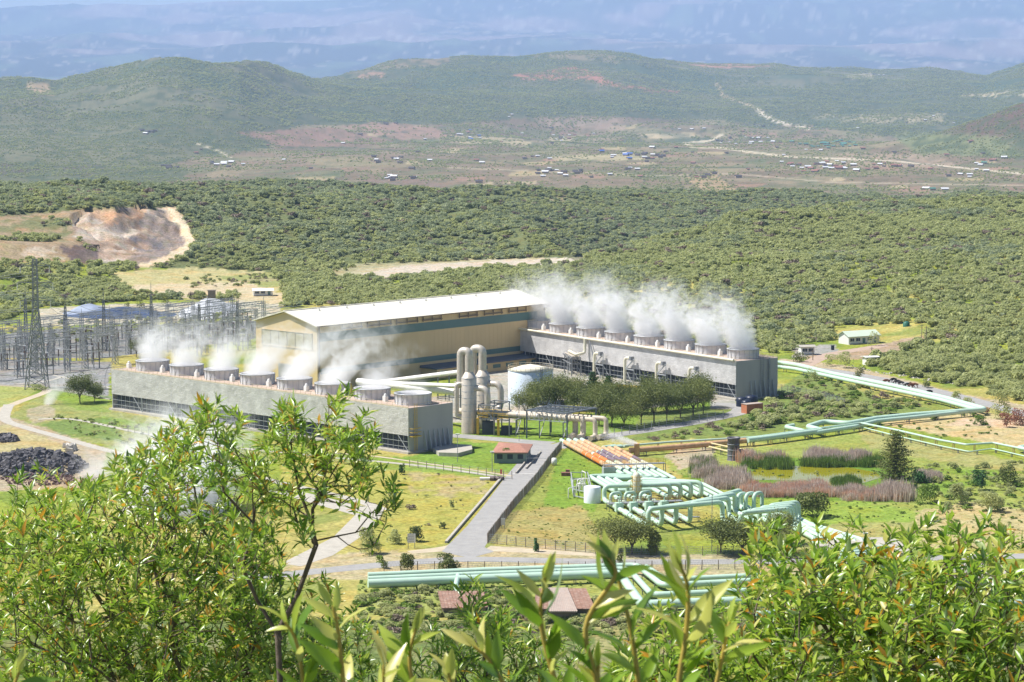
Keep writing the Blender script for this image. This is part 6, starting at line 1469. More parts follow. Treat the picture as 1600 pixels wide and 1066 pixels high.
# individual bushes
def bush(px, py, wpx, hpx, m, label, seed=None, n=1400, cat='bush', lumps=10, leaf=None, d=None, name='bush'):
    q = at(px, py); s = q.y/F; W_ = wpx*s/2; Hh = hpx*s
    seed = seed or int(px*7+py); rng = np.random.default_rng(seed); C_, N_, v = crown_pts(rng, n, 1, 1, 1.0, .42, lumps, .45)
    C_[:, 2] = np.clip(C_[:, 2], .02, 1.1); C_ *= np.array([W_*1.15, W_*1.1, Hh*1.0])
    lf = (leaf or .17)*max(1, W_/1.8)**.5
    V, Fq = quads(C_, N_, lf*(.6+.8*rng.random(len(C_))), rng); me_ = leaf_mesh(name, V, Fq, m, v); o = bpy.data.objects.new(name, me_); COL.objects.link(o); o.location = q; return tag(o, label, cat)
bush(1267, 808, 58, 33, M_acl, 'wide low olive bush on the grass in front of the pond', n=2600)
bush(1447, 786, 36, 26, M_bushy, 'olive green round bush right of the purple reeds', n=1500); bush(1528, 766, 28, 28, M_con, 'dark round bush on the grass at right, left one of two', n=1300); bush(1573, 759, 32, 30, M_acl, 'dark round bush on the grass at right, right one of two', n=1300)
bush(1498, 788, 34, 30, M_bush, 'grey-green bush below the two dark round bushes', n=1500); bush(1550, 800, 40, 28, M_bush, 'grey bush low at right below the dark ones', n=1500); bush(1437, 722-0+32, 46, 20, M_con, 'dark low bush at the foot of the conical acacia', n=1300)
bush(636, 893, 26, 25, M_acl, 'dark round bush beside the road fence, left of the pair', n=1500); bush(701, 891, 34, 23, M_acl, 'dark wide bush beside the road fence, right of the pair', n=1700); bush(597, 888, 18, 18, M_bushy, 'small pale bush at the left end of the mint pipe', n=600)
bush(791, 722, 22, 20, M_bushy, 'bright green round bush in front of the guardhouse', n=1200); bush(616, 850, 22, 20, M_bush, 'grey-green bush left of the notice board', n=900); bush(647, 846, 26, 22, M_acl, 'green bush behind the notice board', n=1000)
bush(838, 862, 10, 19, M_con, 'little upright dark conifer by the chain link fence', n=600); bush(1020, 866, 34, 34, M_acl, 'round green bush under the mint arches behind the road', n=1800); bush(969, 880, 12, 14, M_acl, 'small dark bush at the front of the road fence', n=400)
bush(575, 866, 36, 38, M_bush, 'grey-green shrub beside the foreground road at left', n=1600); bush(628, 742, 10, 16, M_con, 'small dark upright shrub in the dry field', n=400); bush(690, 826, 12, 9, M_acl, 'tiny bush alone in the dry field near the road', n=300); bush(706, 796, 9, 14, M_bush, 'thin grey sapling in the dry field', n=200)
bush(642, 796, 20, 7, M_drys, 'low purple-brown shrub in the dry field', n=300); bush(150, 622, 22, 22, M_acl, 'round dark bush beside the far end of the left tower', n=900); bush(60, 610, 30, 8, M_bush, 'low grey bush row under the transmission tower', n=500)
bush(1344, 596, 18, 26, M_acl, 'round bush between the road and the mint pipelines', n=900); bush(1320, 575, 30, 22, M_bush, 'bush behind the road below the cream house', n=900); bush(1296, 572, 22, 16, M_bush, 'small bush at the access road corner', n=600); bush(1268, 595, 22, 20, M_bush, 'small grey bush pressed against the mint pipelines', n=600); bush(1366, 540, 20, 20, M_bush, 'pale bush in front of the cream house', n=500); bush(1252, 566, 30, 14, M_acl, 'dark green bush in front of the white cabin', n=600)
bush(1447, 606, 22, 12, M_acl, 'bush at the far edge of the right road', n=500); bush(1565, 655, 34, 42, M_bush, 'tall grey bush where the right road meets the pipelines', n=1600); bush(1590, 664, 30, 24, leaf_mat('rusty_leaf', (.22, .07, .04), (.34, .16, .10), .1), 'rust red dead shrub at the right edge by the road', n=1000); bush(1572, 668, 22, 20, MATS['rusty_leaf'], 'smaller rust red shrub left of the other one', n=800); bush(1541, 646, 10, 8, MATS['rusty_leaf'], 'dark red shrub at the tip of the folded mint pipeline', n=300)
bush(1530, 664, 26, 14, M_bushy, 'bright green low clump under the tip of the mint pipeline', n=700); bush(1493, 630, 16, 18, M_bush, 'grey bush between the pipelines and the right road', n=700); bush(1512, 634, 22, 14, M_bush, 'low bush beside the right road', n=600)
bush(380, 496, 14, 12, M_acl, 'dark bush by the pale gravel heap', n=400); bush(220, 482, 18, 18, M_acl, 'round bright tree behind the dark liner, left one', n=700); bush(257, 478, 20, 18, M_acl, 'round bright tree behind the dark liner, right one', n=700); bush(198, 482, 10, 8, M_acl, 'small bush left of the round trees behind the dark liner', n=300)
# scattered scrub around pipelines and pond
def scrub_poly(name, poly, n, s0, s1, ms, label, K=None, hs=.8):
    us = [p[0] for p in poly]; vs_ = [p[1] for p in poly]; u = RNG.uniform(min(us), max(us), n); v = RNG.uniform(min(vs_), max(vs_), n); m_ = inpoly(u, v, poly)
    P_ = np.array([at(a_, c_) for a_, c_ in zip(u[m_], v[m_])]); s = s0+(s1-s0)*RNG.random(len(P_))**2
    return scatter(name, P_, np.stack([s, s, s*hs], 1), RNG.uniform(0, 6.28, len(P_)), proto_objs(ms), label)
gr = [bush_mesh('tuft', 500+i, 160, 1, M_bushy, leaf=.2, lumps=5, rz=.6) for i in range(2)]
ol = [bush_mesh('shrub', 520+i, 420, 1, M_bush, leaf=.15, lumps=7) for i in range(3)]; dy = [bush_mesh('dry_shrub', 540, 260, 1, M_drys, leaf=.13, lumps=6)]
scrub_poly('scrub', [(1170, 655), (1215, 618), (1300, 625), (1420, 640), (1380, 652), (1300, 655), (1180, 675), (1150, 672)], 420, .9, 2.6, ol+gr+dy+ol, 'mixed green scrub between the right tower and the folded mint pipelines')
scrub_poly('scrub', [(1255, 590), (1330, 600), (1470, 632), (1430, 645), (1300, 628), (1225, 612)], 260, .6, 2.0, ol+gr+dy, 'scrub inside the fold of the mint pipelines')
scrub_poly('scrub', [(985, 690), (1100, 668), (1180, 660), (1200, 672), (1100, 685)], 150, .5, 1.8, gr+ol+dy, 'low bushes behind the rusty brown pipeline')
scrub_poly('scrub', [(1360, 655), (1530, 648), (1560, 680), (1440, 690), (1380, 672)], 60, .4, 1.2, gr, 'bright green tufts on the bare ground at right')
scrub_poly('scrub', [(1430, 730), (1640, 720), (1640, 800), (1500, 800), (1430, 780)], 200, .5, 1.8, ol+gr+ol, 'mixed low shrubs on the grass at right')
scrub_poly('grass_tufts', [(1060, 770), (1600, 790), (1600, 850), (1240, 855)], 160, .3, .8, gr, 'small bright tufts over the meadow in front of the pond')
scrub_poly('grass_tufts', [(870, 700), (1000, 765), (1060, 830), (930, 860), (765, 842)], 500, .15, .4, gr, 'fine grass tufts on the lawn beside the pipe field')
scrub_poly('grass_tufts', [(1000, 705), (1600, 735), (1600, 860), (1240, 855), (1060, 745)], 900, .15, .5, gr+ol, 'fine tufts and weeds over the meadow round the pond')
scrub_poly('scrub', [(60, 650), (230, 660), (400, 700), (180, 700)], 220, .3, 1.1, gr+ol+dy, 'low weeds on the ground in front of the left tower')
scrub_poly('scrub', [(450, 735), (640, 735), (780, 755), (700, 830), (610, 850), (590, 780)], 90, .25, .7, ol+dy, 'sparse little shrubs over the dry field')
scrub_poly('scrub', [(560, 925), (700, 915), (1100, 955), (1250, 960), (1250, 1080), (560, 1080)], 2400, .5, 1.7, ol+gr+dy+gr+ol, 'weedy undergrowth on the foot of the slope below the sheds')
scrub_poly('scrub', [(560, 904), (960, 900), (960, 918), (560, 925)], 220, .25, .6, gr, 'bright weeds along the foot of the foreground pipeline')
scrub_poly('scrub', [(440, 440), (520, 432), (600, 438), (700, 428), (840, 418), (850, 452), (640, 470), (450, 482)], 700, 2.0, 3.6, mid_pr[:5], 'dark scrub between the hall roof and the dry river bed')
scrub_poly('scrub', [(-40, 505), (400, 495), (400, 530), (160, 535), (-40, 545)], 150, .8, 2.4, ol, 'bushes growing behind the switchyard')
scrub_poly('scrub', [(270, 432), (430, 428), (430, 445), (300, 450)], 90, .8, 2.0, dy+ol, 'dry brush in the open clearing left of the river bed')
# --- reeds round the pond
def reed_mesh(seed, m):
    rg = np.random.default_rng(seed); V = []; Fq = []; v = []
    for k in range(46):
        x, y = rg.normal(size=2)*.5; h_ = rg.uniform(.7, 1.25); a = rg.uniform(0, 6.28); w_ = .045; lx, ly = rg.normal(size=2)*.14*h_; o = len(V)
        dx, dy_ = math.cos(a)*w_, math.sin(a)*w_
        V += [(x-dx, y-dy_, 0), (x+dx, y+dy_, 0), (x+dx+lx*.5, y+dy_+ly*.5, h_*.6), (x-dx+lx*.5, y-dy_+ly*.5, h_*.6), (x+lx, y+ly, h_), (x+lx+dx*.3, y+ly, h_)]
        Fq += [(o, o+1, o+2, o+3), (o+3, o+2, o+5, o+4)]; t = rg.random(); v += [t, t]
    return leaf_mesh('reed_clump', V, Fq, m, v)
M_rp = leaf_mat('purple_grey_reed', (.38, .29, .23), (.70, .60, .50), .4); M_ro = leaf_mat('red_brown_reed', (.50, .24, .13), (.78, .56, .42), .4); M_rg = leaf_mat('green_reed', (.10, .17, .03), (.17, .26, .05), .25)
rp = [reed_mesh(1, M_rp), reed_mesh(2, M_rp)]; ro = [reed_mesh(3, M_ro), reed_mesh(4, M_rp)]; rgn = [reed_mesh(5, M_rg)]
RE = [(1158, 1222, 716, 727, ro+rp, 160, 2.4, 'reddish reeds behind the left end of the pond'), (1262, 1355, 714, 727, rp+rp, 330, 2.3, 'pale purple reeds behind the pond'), (1255, 1372, 724, 731, rgn, 200, 2.2, 'green reeds on the far bank'), (1160, 1240, 725, 734, rgn, 130, 2.2, 'green reeds at the left bank'),
      (1105, 1166, 738, 765, rp, 230, 2.3, 'grey purple reeds at the left end of the pond'), (1082, 1118, 722, 748, rp+rgn, 90, 2.2, 'thin reeds near the dark vent stack'), (1160, 1306, 762, 777, ro, 800, 1.75, 'broad belt of red-brown reeds in front of the pond'), (1312, 1420, 768, 784, ro+rp, 320, 1.9, 'red-brown reeds below the conical acacia'), (1380, 1420, 770, 784, rp, 110, 3.0, 'purple reed clump below the conical acacia'), (1430, 1466, 744, 754, rp, 60, 2.2, 'pale reed patch right of the conical acacia'), (1300, 1345, 750, 764, rgn, 90, 1.8, 'green reeds at the right bank')]
for x0, x1, y0, y1, ms, n, h_, lb in RE:
    u = RNG.uniform(x0, x1, n); v = RNG.uniform(y0, y1, n); cx_, cy_ = (x0+x1)/2, (y0+y1)/2; m_ = ((u-cx_)/((x1-x0)/2))**2 + ((v-cy_)/((y1-y0)/2))**2*.5 < 1.0+.25*RNG.random(n)
    m_ &= fbm(u/9+3, v/4, 3, 311) > .40
    P_ = np.array([at(a_, c_) for a_, c_ in zip(u[m_], v[m_])]); s = h_*RNG.uniform(.55, 1.15, len(P_))*(.6+.8*fbm(P_[:, 0]/4, P_[:, 1]/5, 3, 301)); scatter('reeds', P_, np.stack([s*.6, s*.6, s], 1), RNG.uniform(0, 6.28, len(P_)), proto_objs(ms), lb, 'reeds')
# ================================================================== CATTLE BY THE ROAD
def cow_mesh(name, graze=True):
    """one continuous skin: spine, neck, head, four jointed legs, tail"""
    J = {'pelvis': (-.75, 0, 1.12), 'loin': (-.3, 0, 1.15), 'chest': (.45, 0, 1.08), 'withers': (.72, 0, 1.15)}
    hd = [(1.0, 0, .95), (1.22, 0, .55), (1.42, 0, .28)] if graze else [(1.05, 0, 1.35), (1.3, 0, 1.48), (1.62, 0, 1.32)]
    V = [J['pelvis'], J['loin'], J['chest'], J['withers']]+hd; R_ = [(.27, .30), (.33, .36), (.32, .40), (.22, .28), (.15, .19), (.13, .16), (.07, .08)]; E_ = [(0, 1), (1, 2), (2, 3), (3, 4), (4, 5), (5, 6)]
    def chain(start, pts, rs):
        p = start
        for q, r in zip(pts, rs): V.append(q); R_.append((r, r)); E_.append((p, len(V)-1)); p = len(V)-1
    for s, ph in ((-1, .08), (1, -.06)):
        chain(0, [(-.78, .2*s, .85), (-.62+ph, .21*s, .62), (-.86+ph, .21*s, .42), (-.80+ph, .21*s, .05)], [.17, .10, .06, .06])
        chain(2, [(.50, .2*s, .75), (.52-ph, .2*s, .45), (.50-ph, .2*s, .05)], [.13, .07, .055])
    chain(0, [(-1.05, 0, 1.1), (-1.13, 0, .6)], [.045, .03]); 
    for s in (-1, 1): chain(5, [(hd[1][0]-.02, .2*s, hd[1][2]+.08)], [.04])
    me = bpy.data.meshes.new(name); me.from_pydata(V, E_, []); me.update(); o = bpy.data.objects.new(name, me); COL.objects.link(o)
    sk = o.modifiers.new('skin', 'SKIN'); lay_ = me.skin_vertices[0] if me.skin_vertices else None
    if lay_ is None:
        bpy.context.view_layer.objects.active = o; lay_ = me.skin_vertices.new() if hasattr(me.skin_vertices, 'new') else None
    if lay_:
        for i, r in enumerate(R_): lay_.data[i].radius = r; lay_.data[i].use_root = (i == 0)
    ss = o.modifiers.new('sub', 'SUBSURF'); ss.levels = 1; ss.render_levels = 1
    return o
try:
    cows = [cow_mesh('cow', True), cow_mesh('cow', False)]
    M_cb = mat('black_hide', (.02, .018, .018), .8, var=.3, scale=2); M_cbr = mat('brown_hide', (.16, .07, .035), .8, var=.3, scale=2)
    CW = [(1396, 598, 0, M_cb, 'black cow walking at the head of the small herd by the right road'), (1402, 601, 0, M_cb, 'second black cow of the herd close behind the first'), (1407, 603, 1, M_cb, 'third black cow with head raised by the right road'), (1418, 606, 0, M_cb, 'dark cow in the middle of the herd by the right road'), (1423, 607, 0, M_cbr, 'brown cow grazing with the rear group of the herd'), (1429, 606, 1, M_cbr, 'brown cow with head up at the right end of the herd'), (1385, 600, 0, M_cbr, 'reddish cow grazing ahead of the black ones beside the pipelines'), (1452, 617, 0, M_cb, 'lone dark cow between the road and the mint pipelines')]
    usedc = [False, False]
    for i, (x_, y_, k, m_, lb) in enumerate(CW):
        base_ = cows[k]
        if usedc[k]: c = base_.copy(); c.data = base_.data.copy() ; COL.objects.link(c)
        else: c = base_; usedc[k] = True
        c.data.materials.clear(); c.data.materials.append(m_); c.location = at(x_, y_); c.rotation_euler.z = math.radians([200, 190, 160, 10, 30, 170, 190, 200][i]); c.scale = (1.1, 1.1, 1.1); tag(c, lb, 'cow', 'small herd by the right road')
except Exception as ex: print('cow failed', ex)

# ================================================================== FOREGROUND SHRUBS
def lance_leaves(base, dirn, nrm, L_, W_, bend, rng, fold=.25, seg=5):
    """many lanceolate leaves at once: arrays base(n,3), dirn, nrm; returns verts, quads"""
    n = len(base); d = dirn/np.linalg.norm(dirn, axis=1, keepdims=True); s = np.cross(d, nrm); s /= np.linalg.norm(s, axis=1, keepdims=True)+1e-9; u = np.cross(s, d)
    prof = np.interp(np.linspace(0, 1, seg+1), [0, .12, .42, .75, 1], [.12, .5, 1, .62, .03]); V = np.zeros((n, seg+1, 3, 3))
    for i in range(seg+1):
        t = i/seg; c = base + d*(L_*t)[:, None] - u*(bend*L_*t*t)[:, None]
        w_ = (W_*prof[i]/2)[:, None]; f_ = u*(W_*prof[i]*fold)[:, None]
        V[:, i, 0] = c-s*w_+f_; V[:, i, 1] = c; V[:, i, 2] = c+s*w_+f_
    idx = np.arange(n*(seg+1)*3).reshape(n, seg+1, 3); Q_ = []
    for j in (0, 1): Q_.append(np.stack([idx[:, :-1, j], idx[:, :-1, j+1], idx[:, 1:, j+1], idx[:, 1:, j]], -1).reshape(-1, 4))
    nf = (seg)*1; fid = [np.repeat(np.arange(n), seg)]*2
    return V.reshape(-1, 3), np.concatenate(Q_), np.concatenate(fid)
fm, N, L, P = new_mat('shrub_leaf')
at_ = N.new('ShaderNodeAttribute'); at_.attribute_name = 'v'; cr = N.new('ShaderNodeValToRGB'); e = cr.color_ramp.elements; e[0].position = 0; e[0].color = (.05, .12, .012, 1); e[1].position = 1; e[1].color = (.60, .30, .02, 1)
for p_, c_ in ((.35, (.14, .27, .02)), (.62, (.29, .45, .03)), (.82, (.50, .60, .08)), (.93, (.68, .62, .18)), (.955, (.58, .32, .02))): x_ = cr.color_ramp.elements.new(p_); x_.color = (*c_, 1)
L.new(at_.outputs['Fac'], cr.inputs[0]); geo = N.new('ShaderNodeNewGeometry'); mx = N.new('ShaderNodeMix'); mx.data_type = 'RGBA'; mx.inputs[7].default_value = (.36, .42, .28, 1)
mb = N.new('ShaderNodeMath'); mb.operation = 'MULTIPLY'; mb.inputs[1].default_value = .6; L.new(geo.outputs['Backfacing'], mb.inputs[0]); L.new(mb.outputs[0], mx.inputs[0]); L.new(cr.outputs[0], mx.inputs[6])
L.new(mx.outputs[2], P.inputs['Base Color']); P.inputs['Roughness'].default_value = .33; P.inputs['Specular IOR Level'].default_value = .8
tr = N.new('ShaderNodeBsdfTranslucent'); L.new(cr.outputs[0], tr.inputs[0]); ms = N.new('ShaderNodeMixShader'); ms.inputs[0].default_value = .45; L.new(P.outputs[0], ms.inputs[1]); L.new(tr.outputs[0], ms.inputs[2]); L.new(ms.outputs[0], N['Material Output'].inputs[0])
M_shl = fm
M_twig = mat('twig_bark', (.13, .10, .075), .9, var=.3, scale=20, bump=.3); M_yst = mat('yellow_stem', (.45, .33, .06), .6, var=.15, scale=30)
def grow_shrub(name, label, blobs, d, ddep, root, skel, leafL, leafW, per, ntw, seed, r_tip=.0022, nleaf=9, cat='shrub', fork=.9, vshift=0.0, mstem=None, skel_r=.025):
    """targets inside ball clusters; each joins the nearest grown node; thickness from what a branch carries"""
    rg = np.random.default_rng(seed); T = []
    tot = sum(b_[2]**2 for b_ in blobs)
    for bx, by, br, *bd in blobs:
        n = max(3, int(ntw*br*br/tot)); c = np.array(atd(bx, by, d+(bd[0] if bd else 0))); R_ = br*c[1]/F
        p = rg.normal(size=(n, 3)); p /= np.linalg.norm(p, axis=1, keepdims=True); p *= (rg.random(n)**(1/2.6))[:, None]*np.array([R_, max(R_*.9, ddep), R_]); T.append(c+p)
    T = np.concatenate(T); nodes = [np.array(root)]; par = [-1]; fixed = [0.]
    for path in skel:     # hand-laid main limbs: list of (px,py,depth offset)
        P_ = [np.array(atd(a_[0], a_[1], d+(a_[2] if len(a_) > 2 else 0))) for a_ in path]
        st = int(np.argmin([np.linalg.norm(q-P_[0]) for q in nodes])); cur = st
        for q in P_:
            v0 = nodes[cur]; m = max(1, int(np.linalg.norm(q-v0)/.14))
            for k in range(1, m+1): nodes.append(v0+(q-v0)*k/m+rg.normal(size=3)*.012); par.append(cur); cur = len(nodes)-1
    rt = nodes[0]; order = np.argsort(np.linalg.norm(T-rt, axis=1)); tips = []
    NA = np.array(nodes); dist = None
    arr = np.zeros((len(T)*7+len(nodes)+50, 3)); arr[:len(nodes)] = NA; cnt = len(nodes); plen = np.zeros(len(arr))
    for i in range(1, cnt): plen[i] = plen[par[i]]+np.linalg.norm(arr[i]-arr[par[i]])
    for ti in order:
        t = T[ti]; dd = np.linalg.norm(arr[:cnt]-t, axis=1); cost = dd*1.0+plen[:cnt]*.28*fork; cost += np.where(arr[:cnt, 2] > t[2]+.05, .25, 0); j = int(np.argmin(cost)); L_ = dd[j]
        m = int(np.clip(L_/.07, 1, 6)); sag = min(.18, L_*.25); s_ = arr[j].copy(); cur = j; side = rg.normal(size=3)*L_*.05
        for k in range(1, m+1):
            q_ = k/m; arr[cnt] = s_+(t-s_)*q_+np.array([0, 0, -sag*4*q_*(1-q_)*.35])+side*math.sin(q_*math.pi); par.append(cur); plen[cnt] = plen[cur]+L_/m; cur = cnt; cnt += 1
        tips.append(cur)
    arr = arr[:cnt]; par = np.array(par); load = np.zeros(cnt); load[tips] = 1
    for i in range(cnt-1, 0, -1): load[par[i]] += load[i]
    rad = r_tip*np.maximum(load, 1)**.47
    root_o = empty(name, tuple(rt), label, cat)
    # branches as tapered sticks, vectorised
    ii = np.arange(1, cnt); a_ = arr[par[ii]]; c_ = arr[ii]; dv = c_-a_; ln = np.linalg.norm(dv, axis=1, keepdims=True)+1e-9; dv /= ln
    ref = np.where(np.abs(dv[:, 2:3]) < .9, np.array([[0, 0, 1.]]), np.array([[0, 1., 0]])); x_ = np.cross(dv, ref); x_ /= np.linalg.norm(x_, axis=1, keepdims=True); y_ = np.cross(dv, x_); ns = 5; V = np.zeros((len(ii), 2, ns, 3))
    ra = np.minimum(rad[par[ii]], rad[ii]*1.35)
    for k in range(ns):
        an = 2*math.pi*k/ns; o_ = x_*math.cos(an)+y_*math.sin(an); V[:, 0, k] = a_-dv*ra[:, None]*.3+o_*ra[:, None]; V[:, 1, k] = c_+o_*rad[ii][:, None]
    id_ = np.arange(V.size//3).reshape(len(ii), 2, ns); Q_ = np.concatenate([np.stack([id_[:, 0, k], id_[:, 0, (k+1) % ns], id_[:, 1, (k+1) % ns], id_[:, 1, k]], -1) for k in range(ns)])
    me = leaf_mesh('branches', V.reshape(-1, 3)-rt, Q_, M_twig, smooth_=True); o = bpy.data.objects.new('branches', me); COL.objects.link(o); o.parent = root_o
    # leaves: a rosette at each tip plus a few along the twig
    B_ = []; D_ = []; vv = []; Ls_ = []
    for tp in tips:
        ax = arr[tp]-arr[par[tp]]; ax = ax/(np.linalg.norm(ax)+1e-9)+np.array([0, 0, .9]); ax /= np.linalg.norm(ax); tone = rg.random()
        n = max(3, int(nleaf*rg.uniform(.6, 1.35))); ph = rg.uniform(0, 6.28)
        bx = np.cross(ax, rg.normal(size=3)); bx /= np.linalg.norm(bx); by = np.cross(ax, bx)
        for k in range(n):
            an = ph+2.4*k; el = rg.uniform(.35, 1.0) if k < n*.7 else rg.uniform(.9, 1.35); dr_ = ax*math.cos(el)+(bx*math.cos(an)+by*math.sin(an))*math.sin(el); B_.append(arr[tp]-ax*leafL*.9*(k/n)*rg.uniform(.5, 1)); D_.append(dr_+rg.normal(size=3)*.12)
            q_ = tone*.42+rg.random()*.5+.10+(.18 if k < 3 else 0)+vshift; 
            if rg.random() < .010: q_ = .97
            vv.append(min(q_, .99 if q_ > .96 else .92)); Ls_.append(leafL*rg.uniform(.6, 1.2)*(.75 if k < 2 else 1))
    B_ = np.array(B_); D_ = np.array(D_); Ls_ = np.array(Ls_); nrm = np.array([0, 0, 1.])+rg.normal(size=B_.shape)*.45
    V, Q_, fid = lance_leaves(B_-rt, D_, nrm, Ls_, Ls_*leafW*rg.uniform(.8, 1.25, len(Ls_)), rg.uniform(-.05, .45, len(Ls_)), rg, .18)
    me = leaf_mesh('leaves', V, Q_, M_shl, np.array(vv)[fid], smooth_=True); o = bpy.data.objects.new('leaves', me); COL.objects.link(o); o.parent = root_o; return root_o
def rootp(px, d): x_ = (px-800)/F*d; return (x_, d, hz(x_, d)-.1)
LB = [(50, 880, 95), (40, 1010, 110, .5), (135, 830, 75), (170, 930, 110), (225, 770, 62), (262, 720, 42), (300, 745, 60), (310, 850, 100), (330, 970, 120), (415, 1040, 95), (200, 1050, 110), (520, 1060, 80), (395, 900, 60), (70, 830, 55), (250, 700, 26), (305, 690, 28), (370, 770, 34), (190, 745, 30), (150, 765, 28), (470, 980, 60), (100, 1150, 130), (300, 1150, 140), (480, 1150, 110), (15, 800, 40)]
grow_shrub('shrub', 'large dense yellow-green leafy shrub filling the lower left corner', LB, 14.5, 1.5, rootp(250, 15.5), [[(250, 1250), (230, 1080), (170, 960), (120, 880)], [(230, 1080), (290, 950), (330, 850), (300, 760)], [(230, 1080), (120, 1020), (50, 950)], [(250, 1250), (360, 1110), (400, 1000), (420, 920)]], .076, .235, 0, 3900, 1, r_tip=.0012, nleaf=9)
TB = [(450, 655, 30), (455, 640, 22), (425, 690, 30), (400, 735, 34), (470, 700, 36), (520, 650, 26), (530, 690, 34), (565, 675, 30), (575, 720, 34), (505, 745, 36), (555, 760, 30), (600, 790, 22), (610, 760, 16), (440, 775, 40), (400, 820, 36), (350, 720, 30), (365, 665, 24), (530, 625, 18), (480, 810, 22), (380, 860, 40), (590, 830, 10), (330, 640, 26), (320, 660, 24)]
grow_shrub('tree', 'sparse twiggy tree with dark bare limbs rising before the left cooling tower', TB, 12.5, .5, rootp(440, 13), [[(430, 1250), (437, 1066), (440, 985), (462, 925), (492, 850), (470, 765), (452, 700), (448, 650)], [(492, 850), (530, 838), (556, 834), (585, 800), (610, 780)], [(492, 850), (490, 790), (520, 735), (548, 690)], [(437, 1000), (400, 940), (380, 880), (396, 820), (392, 740)], [(470, 765), (430, 745), (400, 700)], [(396, 820), (350, 770), (335, 690), (325, 650)]], .074, .23, 0, 380, 2, r_tip=.0010, nleaf=8, cat='tree')
RBB = [(1230, 862, 40), (1205, 890, 40), (1235, 960, 85), (1150, 1035, 60), (1330, 925, 65), (1350, 1020, 100), (1430, 905, 55), (1460, 1000, 100), (1545, 925, 60), (1560, 1030, 95), (1482, 850, 26), (1500, 835, 24), (1070, 1040, 45), (1590, 880, 40), (1380, 880, 34), (1300, 870, 26), (1200, 1130, 120), (1400, 1140, 130), (1560, 1140, 110), (1525, 880, 26), (1462, 880, 30)]
grow_shrub('shrub', 'large dense broad-leafed shrub filling the lower right corner', RBB, 10.5, 1.0, rootp(1380, 11.5), [[(1380, 1300), (1360, 1120), (1300, 1000), (1260, 910)], [(1360, 1120), (1450, 1010), (1530, 940), (1490, 850)], [(1380, 1300), (1240, 1130), (1170, 1020)], [(1360, 1120), (1380, 980), (1400, 900)]], .074, .28, 0, 1800, 3, r_tip=.0013, nleaf=9)
MBB = [(735, 935, 24), (745, 975, 40), (775, 1010, 48), (700, 1020, 42), (640, 1040, 40), (790, 960, 22), (845, 1030, 45), (900, 1050, 40), (720, 1110, 90), (850, 1120, 80)]
grow_shrub('shrub', 'slender willow-like shrub in the middle between the two big ones', MBB, 12.5, .7, rootp(780, 13), [[(780, 1250), (760, 1080), (745, 960), (735, 915)], [(770, 1120), (840, 1050)]], .085, .17, 0, 380, 4, r_tip=.0015, nleaf=11, vshift=-.08)
CBB = [(985, 1040, 40), (1040, 1010, 40), (1090, 1000, 26), (1010, 1100, 70), (1100, 1080, 70), (1130, 960, 20), (1060, 975, 14)]
grow_shrub('shrub', 'low leafy shrub left of the big right one, behind the blurred shoots', CBB, 10, .6, rootp(1050, 10.5), [[(1050, 1250), (1040, 1100), (1045, 990), (1050, 945)]], .072, .28, 0, 330, 5, r_tip=.0014, nleaf=9)
# close shoots: large soft leaves on yellow stems
def shoot(label, path, d, leaves, seed, L_=.105):
    rg = np.random.default_rng(seed); P_ = [atd(p[0], p[1]+(22 if p[1] < 1000 else 0), d) for p in path]; c = smoothline(P_, 6); root_o = empty('shoot', tuple(c[0]), label, 'plant shoot', 'blurred shoots closest to the viewer')
    b = MB(); n = len(c); b.tube([tuple(q) for q in c], [.0052*(1-i/n*.6) for i in range(n)], 8); b.build('stem', M_yst, root_o)
    B_, D_, vv, LL = [], [], [], []; c0 = np.array(c[0])
    for t in np.linspace(.12, 1.0, leaves):
        k = min(n-1, int(t*(n-1))); q = np.array(c[k]); ax = np.array(c[min(k+1, n-1)]-c[max(k-1, 0)]); ax /= np.linalg.norm(ax); an = rg.uniform(0, 6.28); el = rg.uniform(.45, .95) if t < .9 else rg.uniform(.05, .4)
        bx = np.cross(ax, [0, 1, 0]); bx /= np.linalg.norm(bx)+1e-9; by = np.cross(ax, bx); an = rg.choice([0, math.pi])+rg.normal()*.75
        D_.append(ax*math.cos(el)+(bx*math.cos(an)+by*math.sin(an))*math.sin(el)); B_.append(q); young = t > .8; vv.append(rg.uniform(.80, .93) if young or rg.random() < .3 else rg.uniform(.3, .7)); LL.append(L_*(rg.uniform(.85, 1.4) if not young else rg.uniform(.55, .9)))
    B_ = np.array(B_); D_ = np.array(D_); LL = np.array(LL); nrm = np.array([0, -.5, .9])+rg.normal(size=B_.shape)*.5
    V, Q_, fid = lance_leaves(B_-c0, D_, nrm, LL, LL*.30*rg.uniform(.8, 1.2, len(LL)), rg.uniform(-.05, .4, len(LL)), rg, .22, 8)
    me = leaf_mesh('leaves', V, Q_, M_shl, np.array(vv)[fid], smooth_=True); o = bpy.data.objects.new('leaves', me); COL.objects.link(o); o.parent = root_o
